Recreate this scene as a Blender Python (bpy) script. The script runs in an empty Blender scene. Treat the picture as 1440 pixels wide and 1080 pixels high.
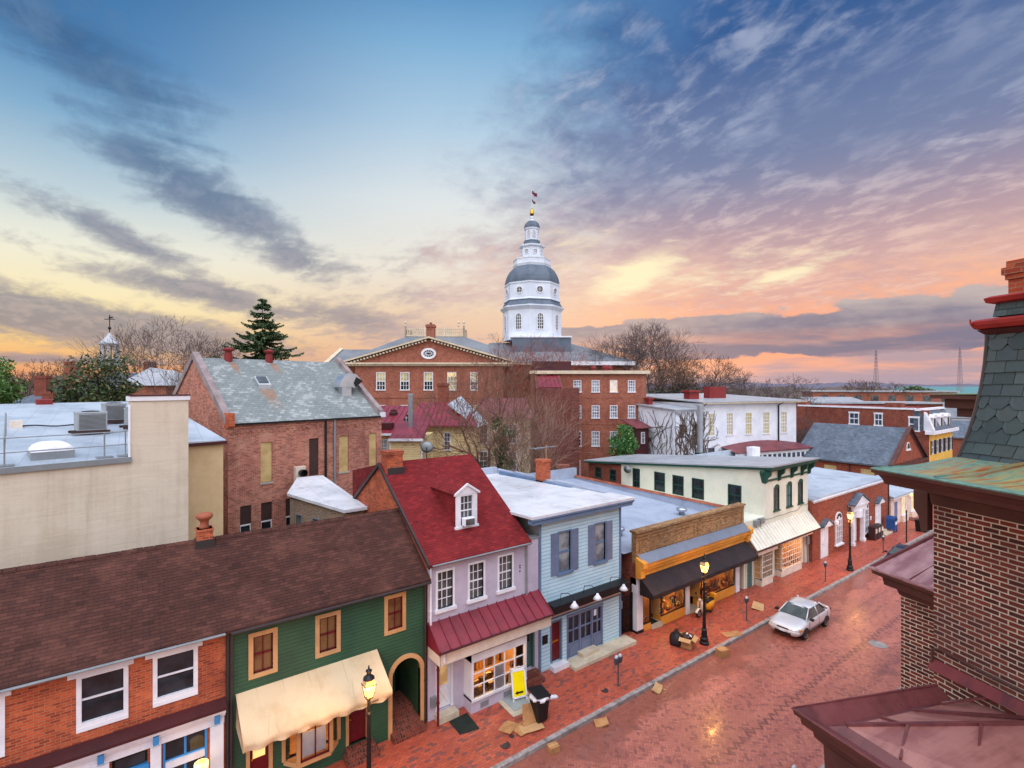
import bpy, bmesh, math, random
from mathutils import Vector, Matrix
R = math.radians
PI = math.pi
random.seed(7)
SC = bpy.context.scene
COL = SC.collection

# ------------------------------------------------------------------ camera
# x runs along the street, y across it towards the shop fronts, z up.
TH = math.atan(970 / 720.0)
CT, ST = math.cos(TH), math.sin(TH)
EYE = 13.5
cam = bpy.data.cameras.new('camera')
cam_o = bpy.data.objects.new('camera', cam)
COL.objects.link(cam_o)
cam.sensor_width = 36.0
cam.lens = 18.0
cam.clip_start = 0.2
cam.clip_end = 9000
cam_o.location = (0, 0, EYE)
cam_o.rotation_euler = (R(90), 0, TH - R(90) + R(0))
cam_o.rotation_euler = (R(90), 0, math.atan2(ST, CT) - R(90))
SC.camera = cam_o


class E:
    """a node socket that can be used in arithmetic"""
    nt = None

    def __init__(s, k): s.k = k

    def _b(a, op, b=None, c=None, clamp=False):
        n = E.nt.nodes.new('ShaderNodeMath')
        n.operation = op
        n.use_clamp = clamp
        for i, v in enumerate((a, b, c)):
            if v is None: continue
            if isinstance(v, E): E.nt.links.new(v.k, n.inputs[i])
            else: n.inputs[i].default_value = v
        return E(n.outputs[0])

    def __add__(a, b): return E._b(a, 'ADD', b)
    __radd__ = __add__
    def __sub__(a, b): return E._b(a, 'SUBTRACT', b)
    def __rsub__(a, b): return E._b(b, 'SUBTRACT', a)
    def __mul__(a, b): return E._b(a, 'MULTIPLY', b)
    __rmul__ = __mul__
    def __truediv__(a, b): return E._b(a, 'DIVIDE', b)
    def __rtruediv__(a, b): return E._b(b, 'DIVIDE', a)
    def clamp(a): return E._b(a, 'ADD', 0.0, clamp=True)
    def f(a, op, b=None): return E._b(a, op, b)


def node(kind, **kw):
    n = E.nt.nodes.new(kind)
    for k, v in kw.items():
        if k.startswith('i_'):
            key = k[2:].replace('_', ' ')
            put(n.inputs[int(key) if key.isdigit() else key], v)
        else: setattr(n, k, v)
    return n


def put(sock, v):
    if isinstance(v, E): E.nt.links.new(v.k, sock)
    elif isinstance(v, (tuple, list)) and len(v) == 3 and sock.type == 'RGBA': sock.default_value = (*v, 1)
    else: sock.default_value = v


def ss(x, lo, hi):
    n = node('ShaderNodeMapRange', interpolation_type='SMOOTHSTEP')
    put(n.inputs[0], x); put(n.inputs[1], lo); put(n.inputs[2], hi)
    return E(n.outputs[0])


def mixc(fac, a, b, blend='MIX'):
    n = node('ShaderNodeMix', data_type='RGBA', blend_type=blend)
    put(n.inputs[0], fac); put(n.inputs[6], a); put(n.inputs[7], b)
    return E(n.outputs[2])


def ramp(fac, stops, interp='LINEAR'):
    n = node('ShaderNodeValToRGB')
    put(n.inputs[0], fac)
    cr = n.color_ramp
    cr.interpolation = interp
    while len(cr.elements) < len(stops): cr.elements.new(0.5)
    for e, (p, c) in zip(cr.elements, stops):
        e.position = p
        e.color = (*c, 1) if len(c) == 3 else c
    return E(n.outputs[0])


def comb(x, y, z=0.0):
    n = node('ShaderNodeCombineXYZ')
    put(n.inputs[0], x); put(n.inputs[1], y); put(n.inputs[2], z)
    return E(n.outputs[0])


def sep(v):
    n = node('ShaderNodeSeparateXYZ')
    put(n.inputs[0], v)
    return E(n.outputs[0]), E(n.outputs[1]), E(n.outputs[2])


def noise(vec, scale=1.0, detail=4, rough=0.55, dist=0.0, col=False):
    n = node('ShaderNodeTexNoise')
    if vec is not None: put(n.inputs['Vector'], vec)
    n.inputs['Scale'].default_value = scale
    n.inputs['Detail'].default_value = detail
    n.inputs['Roughness'].default_value = rough
    n.inputs['Distortion'].default_value = dist
    return E(n.outputs[1 if col else 0])


def s2l(r, g, b):
    return tuple((x / 255 / 12.92) if x < 10.3 else ((x / 255 + .055) / 1.055) ** 2.4 for x in (r, g, b))


# ------------------------------------------------------------------ world
SUN_EL, SUN_AZ = R(3), TH - R(12)          # the glow right of the dome; azimuth from +x
world = bpy.data.worlds.new('World')
SC.world = world
world.use_nodes = True


def build_sky():
    nt = world.node_tree
    nt.nodes.clear()
    E.nt = nt
    out = nt.nodes.new('ShaderNodeOutputWorld')
    sky = node('ShaderNodeTexSky', sky_type='NISHITA', sun_disc=False)
    sky.sun_elevation = SUN_EL
    sky.sun_rotation = R(90) - SUN_AZ
    gen = E(node('ShaderNodeTexCoord').outputs['Generated'])
    x, y, z = sep(gen)
    fw = x * CT + y * ST
    rt = x * ST - y * CT
    az = rt.f('ARCTAN2', fw)
    hor = (x * x + y * y + 1e-6).f('SQRT')
    t = z / hor                                     # tangent of the elevation
    tp = t.f('MAXIMUM', 0.0)

    def grad(stops): return ramp((tp / 0.8).clamp(), [(p, s2l(*c)) for p, c in stops])
    left = grad([(0, (226, 150, 125)), (.03, (240, 170, 118)), (.08, (252, 206, 136)), (.15, (254, 234, 182)), (.26, (240, 238, 220)),
                 (.36, (194, 212, 220)), (.50, (134, 176, 208)), (.64, (76, 132, 184)), (1, (28, 80, 140))])
    mid = grad([(0, (226, 170, 160)), (.08, (228, 182, 160)), (.17, (236, 206, 178)), (.28, (238, 230, 216)), (.44, (224, 230, 232)),
                (.62, (178, 206, 228)), (.82, (130, 178, 216)), (1, (80, 136, 190))])
    right = grad([(0, (226, 178, 172)), (.05, (250, 172, 140)), (.12, (255, 168, 128)), (.2, (255, 186, 148)), (.28, (246, 204, 180)),
                  (.42, (196, 190, 200)), (.58, (120, 150, 196)), (.72, (70, 116, 176)), (1, (50, 92, 150))])
    base = mixc(ss(az, -.72, -.12), left, mid)
    base = mixc(ss(az, -.02, .42), base, right)
    # cloud sheet coordinates: a plane overhead, so the texture flattens to the horizon
    q = 1.0 / (tp + 0.16)
    ux = az.f('SINE') * q
    uy = az.f('COSINE') * q
    warp = noise(comb(az * 3, t * 5), 1.6, 3, col=True)
    wx, wy, wz = sep(warp)
    big = noise(comb(ux, uy), 1.1, 6, .6, .3)
    rip = noise(comb(ux * 1.2 + uy * .9, uy * .9 - ux * .2, 3.1), 4.2, 5, .62, .5)
    fine = noise(comb(ux + uy * .6, uy * .5 - ux * .5, 8.0), 11, 4, .6, .3)
    flat = noise(comb(az * 2.2, t * 17, 1.7), 1.5, 6, .58, .25)
    puff = noise(comb(az * 5, t * 11, 5.2), 1.6, 7, .56, .1)

    ang = comb(az, t)

    def blob(px, py, rx, ry, deg=0.0):
        a0 = math.atan((px - 720) / 720)
        t0 = (540 - py) / 720 * math.cos(a0)
        m = node('ShaderNodeMapping', vector_type='TEXTURE')
        put(m.inputs[0], ang)
        m.inputs[1].default_value = (a0, t0, 0)
        m.inputs[2].default_value = (0, 0, R(deg))
        m.inputs[3].default_value = (rx / 720, ry / 720, 1)
        n = node('ShaderNodeVectorMath', operation='LENGTH')
        put(n.inputs[0], E(m.outputs[0]))
        return 1.0 - E(n.outputs['Value'])

    def mx(*bs):
        o = bs[0]
        for b in bs[1:]: o = o.f('MAXIMUM', b)
        return o.f('MAXIMUM', 0.0)
    wob = (wz - .5) * .5
    # streaks on the left
    st = mx(blob(95, 60, 240, 84, -24) * .9, blob(205, 150, 130, 26, -24) * .6, blob(240, 195, 140, 22, -6) * .7, blob(300, 285, 270, 62, -28) * 1.1,
            blob(400, 350, 190, 60, -30) * .95, blob(170, 335, 185, 34, -22) * 1.0, blob(300, 415, 300, 34, -12),
            blob(100, 450, 380, 44, -8) * 1.35, blob(500, 450, 260, 44, -10) * .85, blob(60, 505, 260, 12, 0), blob(610, 355, 150, 46, 8) * .7,
            blob(640, 415, 260, 46, 4) * .72)
    dl = ss(st + (rip - .5) * 1.1 + (flat - .5) * .8 + (fine - .5) * .55 + wob * .4, .26, .9) * ss(st, 0.0, .24)
    # the big broken sheet on the upper right
    sh = mx(blob(1300, 110, 640, 330, 8) * 1.6, blob(860, 270, 300, 150, 24) * .85, blob(1180, 300, 560, 150, 8) * .95, blob(930, 30, 260, 90, 0) * .55,
            blob(980, 180, 320, 170, 24) * 1.15, blob(760, 350, 220, 90, 14) * .7)
    lump = noise(comb(ux * 1.3 + uy * .5, uy * 1.5 - ux * .5, 2.4), 5.5, 5, .6, .25)
    dr = ss(sh + (lump - .5) * .9 + (big - .5) * 1.0 + (fine - .5) * .45, .08, .84) * ss(sh, 0.0, .2)
    # low bank of cumulus on the right, streaks under it
    bank = mx(blob(1230, 464, 540, 34, 0) * 1.3, blob(1010, 462, 190, 28, 0), blob(1340, 452, 240, 42, 0))
    db = ss(bank + (puff - .5) * 1.7, .2, .32) * ss(bank, 0.0, .1)
    low = ss(t, .095, .05) * ss(az, .02, .3)
    ds = ss(flat, .40, .6) * low
    # colours: each cloud is lit by the sky colour low down, blue-grey in its body
    cl = mixc(ss(t, .05, .42), s2l(134, 130, 146), s2l(62, 98, 140))
    cl = mixc(ss(rip + (fine - .5), .35, .75) * .45, cl, mixc(ss(t, .1, .45), s2l(196, 176, 176), s2l(120, 150, 184)))
    cl = mixc(ss(az, -.3, -.1), cl, s2l(206, 178, 178))
    cr_ = mixc(ss(t, .13, .42), s2l(216, 170, 166), s2l(112, 126, 164))
    cr_ = mixc(ss(t, .40, .66), cr_, s2l(50, 90, 146))
    hi = ss(rip * .75 + lump * .25 + (fine - .5) * .8, .42, .74) * ss(big, .25, .55)
    cr_ = mixc(hi * .7, cr_, mixc(ss(t, .15, .45), s2l(250, 206, 184), s2l(186, 194, 216)))
    cb = mixc(ss(puff + (flat - .5) * .7 + (t - .1) * 7, .3, .85), s2l(100, 114, 146), s2l(190, 180, 180))
    col = mixc(dl * .82, base, cl)
    col = mixc(dr * .92, col, cr_)
    gap = mx(blob(895, 386, 100, 40, 22) * 1.25, blob(1105, 386, 110, 18, 16) * .9, blob(1000, 390, 260, 50, 12) * .5, blob(800, 350, 200, 70, 12) * .45)
    gl = ss(gap + (lump - .5) * .9 + (rip - .5) * .8, .2, .95) * ss(gap, 0, .3)
    col = mixc(gl, col, s2l(255, 240, 200))
    col = mixc(ds * .75, col, s2l(150, 150, 174))
    col = mixc(db * (1.0 - ss(flat, .42, .62) * ss(t, .10, .07) * .7) * .9, col, cb)
    # the sky behind the camera: a pale open evening sky
    back = ramp((tp / 1.2).clamp(), [(0, s2l(224, 214, 210)), (.4, s2l(218, 217, 224)), (1, s2l(198, 204, 220))])
    bk = ss(fw, .25, -.35)
    zen = ss(z, .62, .9)
    col = mixc(zen * .95, col, s2l(218, 216, 220))
    col = mixc(bk, col, back)
    bg1 = node('ShaderNodeBackground', i_Color=col)
    gain = 1.0 + bk * (.9 + ss(t, .05, 1.1) * 2.7) + zen * 1.1
    put(bg1.inputs[1], gain * SKY_GAIN)
    bg2 = node('ShaderNodeBackground', i_Color=E(sky.outputs[0]), i_Strength=0.006)
    dim = ss(t, -.02, -.0)
    add = node('ShaderNodeAddShader')
    nt.links.new(bg1.outputs[0], add.inputs[0])
    nt.links.new(bg2.outputs[0], add.inputs[1])
    nt.links.new(add.outputs[0], out.inputs[0])


SKY_GAIN = 0.99
build_sky()
sun = bpy.data.lights.new('sun', 'SUN')
sun_o = bpy.data.objects.new('sun', sun)
COL.objects.link(sun_o)
sun.energy = 0.6
sun.angle = R(25)
sun.color = (1.0, .74, .55)
sun_o.location = (60, 80, 90)
sun_o.rotation_euler = Vector((math.cos(SUN_AZ) * math.cos(SUN_EL), math.sin(SUN_AZ) * math.cos(SUN_EL), math.sin(SUN_EL))).to_track_quat('Z', 'Y').to_euler()
SC.view_settings.view_transform = 'Standard'
SC.view_settings.look = 'None'
SC.view_settings.exposure = 0.0
SC.view_settings.gamma = 1.0


# ------------------------------------------------------------------ mesh helpers
class MB:
    """collects faces; build() links them as one mesh object with metre-scaled UVs"""

    def __init__(s): s.v = []; s.f = []

    def face(s, pts):
        b = len(s.v)
        s.v += [Vector(p) for p in pts]
        s.f.append(list(range(b, b + len(pts))))
        return s

    def hexa(s, a):
        b = len(s.v)
        s.v += [Vector(p) for p in a]
        for q in ((0, 3, 2, 1), (4, 5, 6, 7), (0, 1, 5, 4), (1, 2, 6, 5), (2, 3, 7, 6), (3, 0, 4, 7)):
            s.f.append([b + i for i in q])
        return s

    def box(s, x0, x1, y0, y1, z0, z1):
        return s.hexa([(x0, y0, z0), (x1, y0, z0), (x1, y1, z0), (x0, y1, z0), (x0, y0, z1), (x1, y0, z1), (x1, y1, z1), (x0, y1, z1)])

    def ext(s, pts, vec):
        n = len(pts)
        b = len(s.v)
        vec = Vector(vec)
        s.v += [Vector(p) for p in pts] + [Vector(p) + vec for p in pts]
        s.f.append([b + i for i in range(n)][::-1])
        s.f.append([b + n + i for i in range(n)])
        for i in range(n):
            j = (i + 1) % n
            s.f.append([b + i, b + j, b + n + j, b + n + i])
        return s

    def rings(s, rings, closed=True, cap0=True, cap1=True):
        n = len(rings[0])
        b = len(s.v)
        for r in rings: s.v += [Vector(p) for p in r]
        for k in range(len(rings) - 1):
            for i in range(n if closed else n - 1):
                j = (i + 1) % n
                s.f.append([b + k * n + i, b + k * n + j, b + (k + 1) * n + j, b + (k + 1) * n + i])
        if cap0: s.f.append([b + i for i in range(n)][::-1])
        if cap1: s.f.append([b + (len(rings) - 1) * n + i for i in range(n)])
        return s

    def lathe(s, x, y, prof, n=12, a0=0.0, cap0=True, cap1=True):
        return s.rings([[(x + r * math.cos(a0 + 2 * PI * i / n), y + r * math.sin(a0 + 2 * PI * i / n), z) for i in range(n)] for r, z in prof], True, cap0, cap1)

    def tube(s, pts, rad, n=6):
        pts = [Vector(p) for p in pts]
        rr = rad if isinstance(rad, (list, tuple)) else [rad] * len(pts)
        out = []
        for i, p in enumerate(pts):
            d = (pts[min(i + 1, len(pts) - 1)] - pts[max(i - 1, 0)])
            if d.length < 1e-6: d = Vector((0, 0, 1))
            d.normalize()
            a = d.cross(Vector((0, 0, 1)) if abs(d.z) < .9 else Vector((1, 0, 0))).normalized()
            b = d.cross(a)
            out.append([p + (a * math.cos(2 * PI * k / n) + b * math.sin(2 * PI * k / n)) * rr[i] for k in range(n)])
        return s.rings(out)

    def build(s, name, m, parent=None, smooth=False, bev=0.0):
        off = Vector((0, 0, 0))
        p = parent
        while p is not None:
            off += p.location
            p = p.parent
        me = bpy.data.meshes.new(name)
        me.from_pydata([v - off for v in s.v], [], s.f)
        bm = bmesh.new()
        bm.from_mesh(me)
        if smooth: bmesh.ops.remove_doubles(bm, verts=bm.verts, dist=1e-4)
        bmesh.ops.recalc_face_normals(bm, faces=bm.faces) if len(s.f) > 1 and smooth else None
        if bev:
            bmesh.ops.remove_doubles(bm, verts=bm.verts, dist=1e-4)
            bmesh.ops.bevel(bm, geom=[e for e in bm.edges if len(e.link_faces) == 2 and e.calc_face_angle(0) > .6], offset=bev, segments=2, affect='EDGES', profile=.5)
        bm.normal_update()
        uv = bm.loops.layers.uv.new('UVMap')
        for f in bm.faces:
            n = f.normal.copy()
            if n.z < -.05: n = -n
            if abs(n.z) < .97:
                t = Vector((-n.y, n.x, 0)).normalized()
                # one direction for opposite faces, so rows run on round corners
                b = n.cross(t)
                if b.z < 0: b = -b
                for l in f.loops:
                    w = l.vert.co + off
                    l[uv].uv = (w.dot(t), w.dot(b))
            else:
                for l in f.loops:
                    w = l.vert.co + off
                    l[uv].uv = (w.x, w.y)
            f.smooth = smooth
        bm.to_mesh(me)
        bm.free()
        me.materials.append(m)
        o = bpy.data.objects.new(name, me)
        COL.objects.link(o)
        if parent is not None: o.parent = parent
        return o


def thing(name, label, cat, loc, group=None):
    o = bpy.data.objects.new(name, None)
    COL.objects.link(o)
    o.location = loc
    o.empty_display_size = .3
    return tag(o, label, cat, group)


def tag(o, label=None, cat=None, group=None, kind=None):
    if label: o['label'] = label
    if cat: o['category'] = cat
    if group: o['group'] = group
    if kind: o['kind'] = kind
    return o


def copy_tree(o, parent=None):
    c = o.copy()
    COL.objects.link(c)
    if parent is not None: c.parent = parent
    for ch in list(KIDS.get(o.name, [])) or [x for x in o.children]: copy_tree(ch, c)
    return c


KIDS = {}


class Fc:
    """a vertical wall plane: origin, direction along it, outward normal"""

    def __init__(s, o, ang, flip=1):
        s.o = Vector((o[0], o[1], 0))
        s.U = Vector((math.cos(ang), math.sin(ang), 0))
        s.N = Vector((s.U.y, -s.U.x, 0)) * flip

    def p(s, u, n, z): return s.o + s.U * u + s.N * n + Vector((0, 0, z))

    def box(s, mb, u0, u1, n0, n1, z0, z1):
        a = [s.p(u0, n1, z0), s.p(u1, n1, z0), s.p(u1, n0, z0), s.p(u0, n0, z0)]
        return mb.hexa(a + [q + Vector((0, 0, z1 - z0)) for q in a])

    def wall(s, mb, u0, u1, z0, z1, holes=(), dep=.14, n=0.0):
        """sheet with rectangular openings and their reveals"""
        us = sorted({u0, u1, *[h[0] for h in holes], *[h[1] for h in holes]})
        zs = sorted({z0, z1, *[h[2] for h in holes], *[h[3] for h in holes]})
        us = [u for u in us if u0 <= u <= u1]; zs = [z for z in zs if z0 <= z <= z1]
        for a, b in zip(us, us[1:]):
            run = None
            for c, d in zip(zs, zs[1:]):
                um, zm = (a + b) / 2, (c + d) / 2
                if any(h[0] < um < h[1] and h[2] < zm < h[3] for h in holes):
                    if run: mb.face([s.p(a, n, run[0]), s.p(b, n, run[0]), s.p(b, n, run[1]), s.p(a, n, run[1])])
                    run = None
                else: run = (run[0] if run else c, d)
            if run: mb.face([s.p(a, n, run[0]), s.p(b, n, run[0]), s.p(b, n, run[1]), s.p(a, n, run[1])])
        for a, b, c, d in holes:
            q = n - dep
            mb.face([s.p(a, n, c), s.p(a, q, c), s.p(a, q, d), s.p(a, n, d)])
            mb.face([s.p(b, q, c), s.p(b, n, c), s.p(b, n, d), s.p(b, q, d)])
            mb.face([s.p(a, n, d), s.p(a, q, d), s.p(b, q, d), s.p(b, n, d)])
            mb.face([s.p(a, q, c), s.p(a, n, c), s.p(b, n, c), s.p(b, q, c)])
        return mb


def window(par, fc, u0, u1, z0, z1, fm, gm, cols=2, rows=2, fw=.08, n0=-.10, n1=.03, sill=True, head=0.0, mun=.022, mid=True, back=None, name='window', label=None):
    """casing, sash bars and sill as one part, the glass as a sub-part"""
    mb = MB()
    fc.box(mb, u0 - fw, u0, n0, n1, z0, z1)
    fc.box(mb, u1, u1 + fw, n0, n1, z0, z1)
    fc.box(mb, u0 - fw - head * .4, u1 + fw + head * .4, n0, n1 + (.02 if head else .004), z1, z1 + fw + head)
    fc.box(mb, u0 - fw - (.06 if sill else 0), u1 + fw + (.06 if sill else 0), n0, n1 + (.07 if sill else .004), z0 - fw - (.04 if sill else 0), z0)
    g = n0 + .035
    for i in range(1, cols):
        u = u0 + (u1 - u0) * i / cols
        fc.box(mb, u - mun / 2, u + mun / 2, g - .01, g + .02, z0, z1)
    for j in range(1, rows):
        z = z0 + (z1 - z0) * j / rows
        m2 = mun
        big = mid and j * 2 == rows
        if big: m2 = max(.05, mun * 2)
        fc.box(mb, u0, u1, g - .01, g + (.035 if big else .018), z - m2 / 2, z + m2 / 2)
    w = mb.build(name, fm, par)
    if label: w['label'] = label
    pb = MB()
    pb.face([fc.p(u0, g, z0), fc.p(u1, g, z0), fc.p(u1, g, z1), fc.p(u0, g, z1)])
    pb.build('pane', gm, w)
    if back:
        bb = MB()
        for (a, b, c, d) in back[1]:
            q = n0 - .06
            bb.face([fc.p(u0 + (u1 - u0) * a, q, z0 + (z1 - z0) * c), fc.p(u0 + (u1 - u0) * b, q, z0 + (z1 - z0) * c),
                     fc.p(u0 + (u1 - u0) * b, q, z0 + (z1 - z0) * d), fc.p(u0 + (u1 - u0) * a, q, z0 + (z1 - z0) * d)])
        bb.build('curtain', back[0], w)
    return w


# ------------------------------------------------------------------ materials
MATS = {}


def mat(name, fn):
    if name in MATS: return MATS[name]
    m = bpy.data.materials.new(name)
    m.use_nodes = True
    nt = m.node_tree
    nt.nodes.clear()
    E.nt = nt
    out = nt.nodes.new('ShaderNodeOutputMaterial')
    b = nt.nodes.new('ShaderNodeBsdfPrincipled')
    nt.links.new(b.outputs[0], out.inputs[0])
    fn(b)
    MATS[name] = m
    return m


def uvs():
    n = node('ShaderNodeTexCoord')
    return E(n.outputs['UV'])


def pos(): return E(node('ShaderNodeNewGeometry').outputs['Position'])


def vec(v, sx, sy, sz):
    n = node('ShaderNodeMapping')
    put(n.inputs[0], v)
    n.inputs[3].default_value = (sx, sy, sz)
    return E(n.outputs[0])


def bump(b, h, strength=.4, dist=.02):
    n = node('ShaderNodeBump')
    n.inputs['Strength'].default_value = strength
    n.inputs['Distance'].default_value = dist
    put(n.inputs['Height'], h)
    put(b.inputs['Normal'], E(n.outputs[0]))


def shade(c, f, k): return mixc(1.0, c, comb3(f * k + (1 - k * .5)), 'MULTIPLY')


def comb3(f):
    n = node('ShaderNodeCombineColor')
    for i in range(3): put(n.inputs[i], f)
    return E(n.outputs[0])


def plain(name, c, rough=.6, var=.25, metal=0.0, scale=1.2, c2=None, bmp=0.0, spec=.32, coat=0.0):
    """painted or bare surface: slow and fine mottling, a little grain"""
    def fn(b):
        p = pos()
        n1 = noise(p, scale, 5, .6)
        n2 = noise(p, scale * 9, 4, .6)
        col = mixc(ss(n1, .35, .7), c, c2 or tuple(x * .8 for x in c))
        put(b.inputs['Base Color'], shade(col, n2, var))
        put(b.inputs['Roughness'], (n1 * .2 + (rough - .1)).clamp())
        b.inputs['Metallic'].default_value = metal
        b.inputs['Specular IOR Level'].default_value = spec
        b.inputs['Coat Weight'].default_value = coat
        if bmp: bump(b, n2, bmp, .01)
    return mat(name, fn)


def bricktex(uv, c1, c2, mo, w, h, m, off=.5, smooth=.1, bias=0.0):
    n = node('ShaderNodeTexBrick')
    put(n.inputs['Vector'], uv)
    n.offset = off
    put(n.inputs['Color1'], c1); put(n.inputs['Color2'], c2); put(n.inputs['Mortar'], mo)
    n.inputs['Scale'].default_value = 1.0
    n.inputs['Mortar Size'].default_value = m
    n.inputs['Mortar Smooth'].default_value = smooth
    n.inputs['Bias'].default_value = bias
    n.inputs['Brick Width'].default_value = w
    n.inputs['Row Height'].default_value = h
    return E(n.outputs[0]), E(n.outputs[1])


def brick(name, c1, c2, mo, w=.215, h=.075, m=.011, stain=.35, patch=None, bmp=.5, pale=None, odd=.5):
    def fn(b):
        uv = uvs(); p = pos()
        wob = noise(p, 3, 2, col=True)
        n = node('ShaderNodeVectorMath', operation='MULTIPLY_ADD')
        put(n.inputs[0], wob); n.inputs[1].default_value = (.012, .012, 0); put(n.inputs[2], uv)
        uv = E(n.outputs[0])
        a, fac = bricktex(uv, c1, c2, mo, w, h, m)
        # a second brick-sized choice gives odd dark and light bricks
        a2, f2 = bricktex(uv, (0, 0, 0), (1, 1, 1), (.5, .5, .5), w, h, m, bias=.1)
        rv = sep(a2)[0]
        big = noise(p, .35, 5, .62)
        sm = noise(p, 5, 4, .65)
        a = mixc(ss(rv, .62, .95) * odd, a, tuple(x * .4 for x in c2))
        a = mixc(ss(rv, .3, .05) * odd * .8, a, tuple(min(1, x * 1.25) for x in c1))
        mid = noise(p, 1.7, 6, .7, .3)
        c = mixc(ss(big + (mid - .5) * .7, .42, .72) * .6, a, patch or tuple(x * .62 for x in c1))
        if pale: c = mixc(ss(noise(p, 1.1, 7, .72), .5, .72) * .65, c, pale)
        streak = noise(vec(p, 2.2, 2.2, .22), 1.0, 5, .6)
        c = shade(c, streak, stain * 1.4)
        put(b.inputs['Base Color'], shade(c, sm, stain))
        put(b.inputs['Roughness'], .82)
        b.inputs['Specular IOR Level'].default_value = .3
        bump(b, (1.0 - fac) + sm * .4, bmp, .012)
    return mat(name, fn)


def shingle(name, c1, c2, w=.32, h=.145, var=.45, patch=None, rough=.9, hot=None):
    def fn(b):
        uv = uvs(); p = pos()
        dark = tuple(x * .35 for x in c1)
        a, fac = bricktex(uv, c1, c2, dark, w, h, .007, .5, .1)
        a2, f2 = bricktex(vec(uv, .5, 1, 1), tuple(x * .7 for x in c1), tuple(min(1, x * 1.35) for x in c2), dark, w * .8, h, .004, .37)
        c = mixc(.45, a, a2)
        rv = sep(bricktex(uv, (0, 0, 0), (1, 1, 1), (.5, .5, .5), w, h, .002, .5, .1, .1)[0])[0]
        clump = noise(p, 1.6, 3, .6)
        c = mixc(ss(rv + (clump - .5) * .8, .72, 1.0) * .4, c, hot or tuple(min(1, x * 1.7) for x in c1))
        c = mixc(ss(rv + (clump - .5) * 1.2, .25, .0) * .6, c, tuple(x * .5 for x in c2))
        u, v, _ = sep(uv)
        row = (v / h).f('FRACT')
        c = mixc(ss(row, .2, .02) * .7, c, tuple(x * .22 for x in c1))  # shadow line of each course, painted into the colour
        n = noise(p, .5, 6, .65)
        if patch: c = mixc(ss(n, .5, .72) * .45, c, patch)
        s = noise(p, 14, 3, .7)
        c = shade(c, n, var)
        put(b.inputs['Base Color'], shade(c, s, var))
        put(b.inputs['Roughness'], rough)
        b.inputs['Specular IOR Level'].default_value = .25
        bump(b, (1.0 - row) * .9 + (1.0 - fac) * .5 + s * .4, .6, .02)
    return mat(name, fn)


def clapboard(name, c, h=.13, c2=None, var=.2):
    def fn(b):
        uv = uvs(); p = pos()
        u, v, _ = sep(uv)
        row = (v / h).f('FRACT')
        n1 = noise(p, .7, 5, .6)
        g = noise(vec(uv, 2, 22, 1), 2.5, 4, .6)
        col = mixc(ss(n1, .38, .7), c, c2 or tuple(x * .84 for x in c))
        gap = ss(row, .17, .04)
        col = mixc(gap * .85, col, tuple(x * .25 for x in c))
        put(b.inputs['Base Color'], shade(col, g, var))
        put(b.inputs['Roughness'], .62)
        bump(b, (1.0 - row) + g * .08, .8, .022)
    return mat(name, fn)


def membrane(name, c, c2, stain=(.25, .24, .24), seam=1.0, amt=.6, rough=.45):
    """coated flat roof: blotchy paint, ponding stains and lap seams"""
    def fn(b):
        uv = uvs(); p = pos()
        u, v, _ = sep(uv)
        n1 = noise(p, .5, 6, .66, .6)
        n2 = noise(p, 2.2, 6, .7)
        c_ = mixc(ss(n1, .36, .66), c, c2)
        c_ = mixc(ss(n2 + (n1 - .5) * .6, .56, .78) * amt, c_, stain)
        ln = ((u / seam).f('FRACT') - .5).f('ABSOLUTE')
        sl = ss(ln, .035, .0)
        c_ = mixc(sl * .35, c_, stain)
        put(b.inputs['Base Color'], shade(c_, noise(p, 16, 3), .18))
        put(b.inputs['Roughness'], (n2 * .5 + rough - .25).clamp())
        bump(b, n2 + sl * .5, .25, .02)
    return mat(name, fn)


def seamed(name, c, c2, rough=.42, var=.25, metal=0.0, rust=None):
    def fn(b):
        uv = uvs(); p = pos()
        n1 = noise(p, .9, 6, .65)
        n2 = noise(p, 6, 5, .65)
        st = noise(vec(uv, 3.5, .35, 1), 1.3, 5, .6)
        col = mixc(ss(n1 + (st - .5) * .7, .38, .68), c, c2)
        if rust: col = mixc(ss(st + (n1 - .5) * .8, .55, .75) * .8, col, rust)
        put(b.inputs['Base Color'], shade(col, n2, var))
        put(b.inputs['Roughness'], (n2 * .3 + rough - .15).clamp())
        b.inputs['Metallic'].default_value = metal
        bump(b, n1 + n2 * .25, .18, .02)
    return mat(name, fn)


def glass(name, c=(.012, .014, .018), rough=.06, tint2=None, spec=.4):
    """an unlit window from outside: dark room, wavy reflection"""
    def fn(b):
        p = pos()
        n = noise(p, 1.4, 3, .5)
        put(b.inputs['Base Color'], mixc(ss(n, .4, .65), c, tint2 or tuple(x * 2.2 for x in c)))
        b.inputs['Roughness'].default_value = rough
        b.inputs['Specular IOR Level'].default_value = spec
        bump(b, noise(p, 2.6, 2), .12, .03)
    return mat(name, fn)


def clear(name):
    def fn(b):
        b.inputs['Base Color'].default_value = (1, 1, 1, 1)
        nt = E.nt
        out = [n for n in nt.nodes if n.type == 'OUTPUT_MATERIAL'][0]
        t = node('ShaderNodeBsdfTransparent')
        g = node('ShaderNodeBsdfGlossy')
        g.inputs['Roughness'].default_value = .05
        fr = node('ShaderNodeFresnel')
        fr.inputs[0].default_value = 1.5
        mx = node('ShaderNodeMixShader')
        nt.links.new(fr.outputs[0], mx.inputs[0])
        nt.links.new(t.outputs[0], mx.inputs[1])
        nt.links.new(g.outputs[0], mx.inputs[2])
        nt.links.new(mx.outputs[0], out.inputs[0])
    return mat(name, fn)


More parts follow.
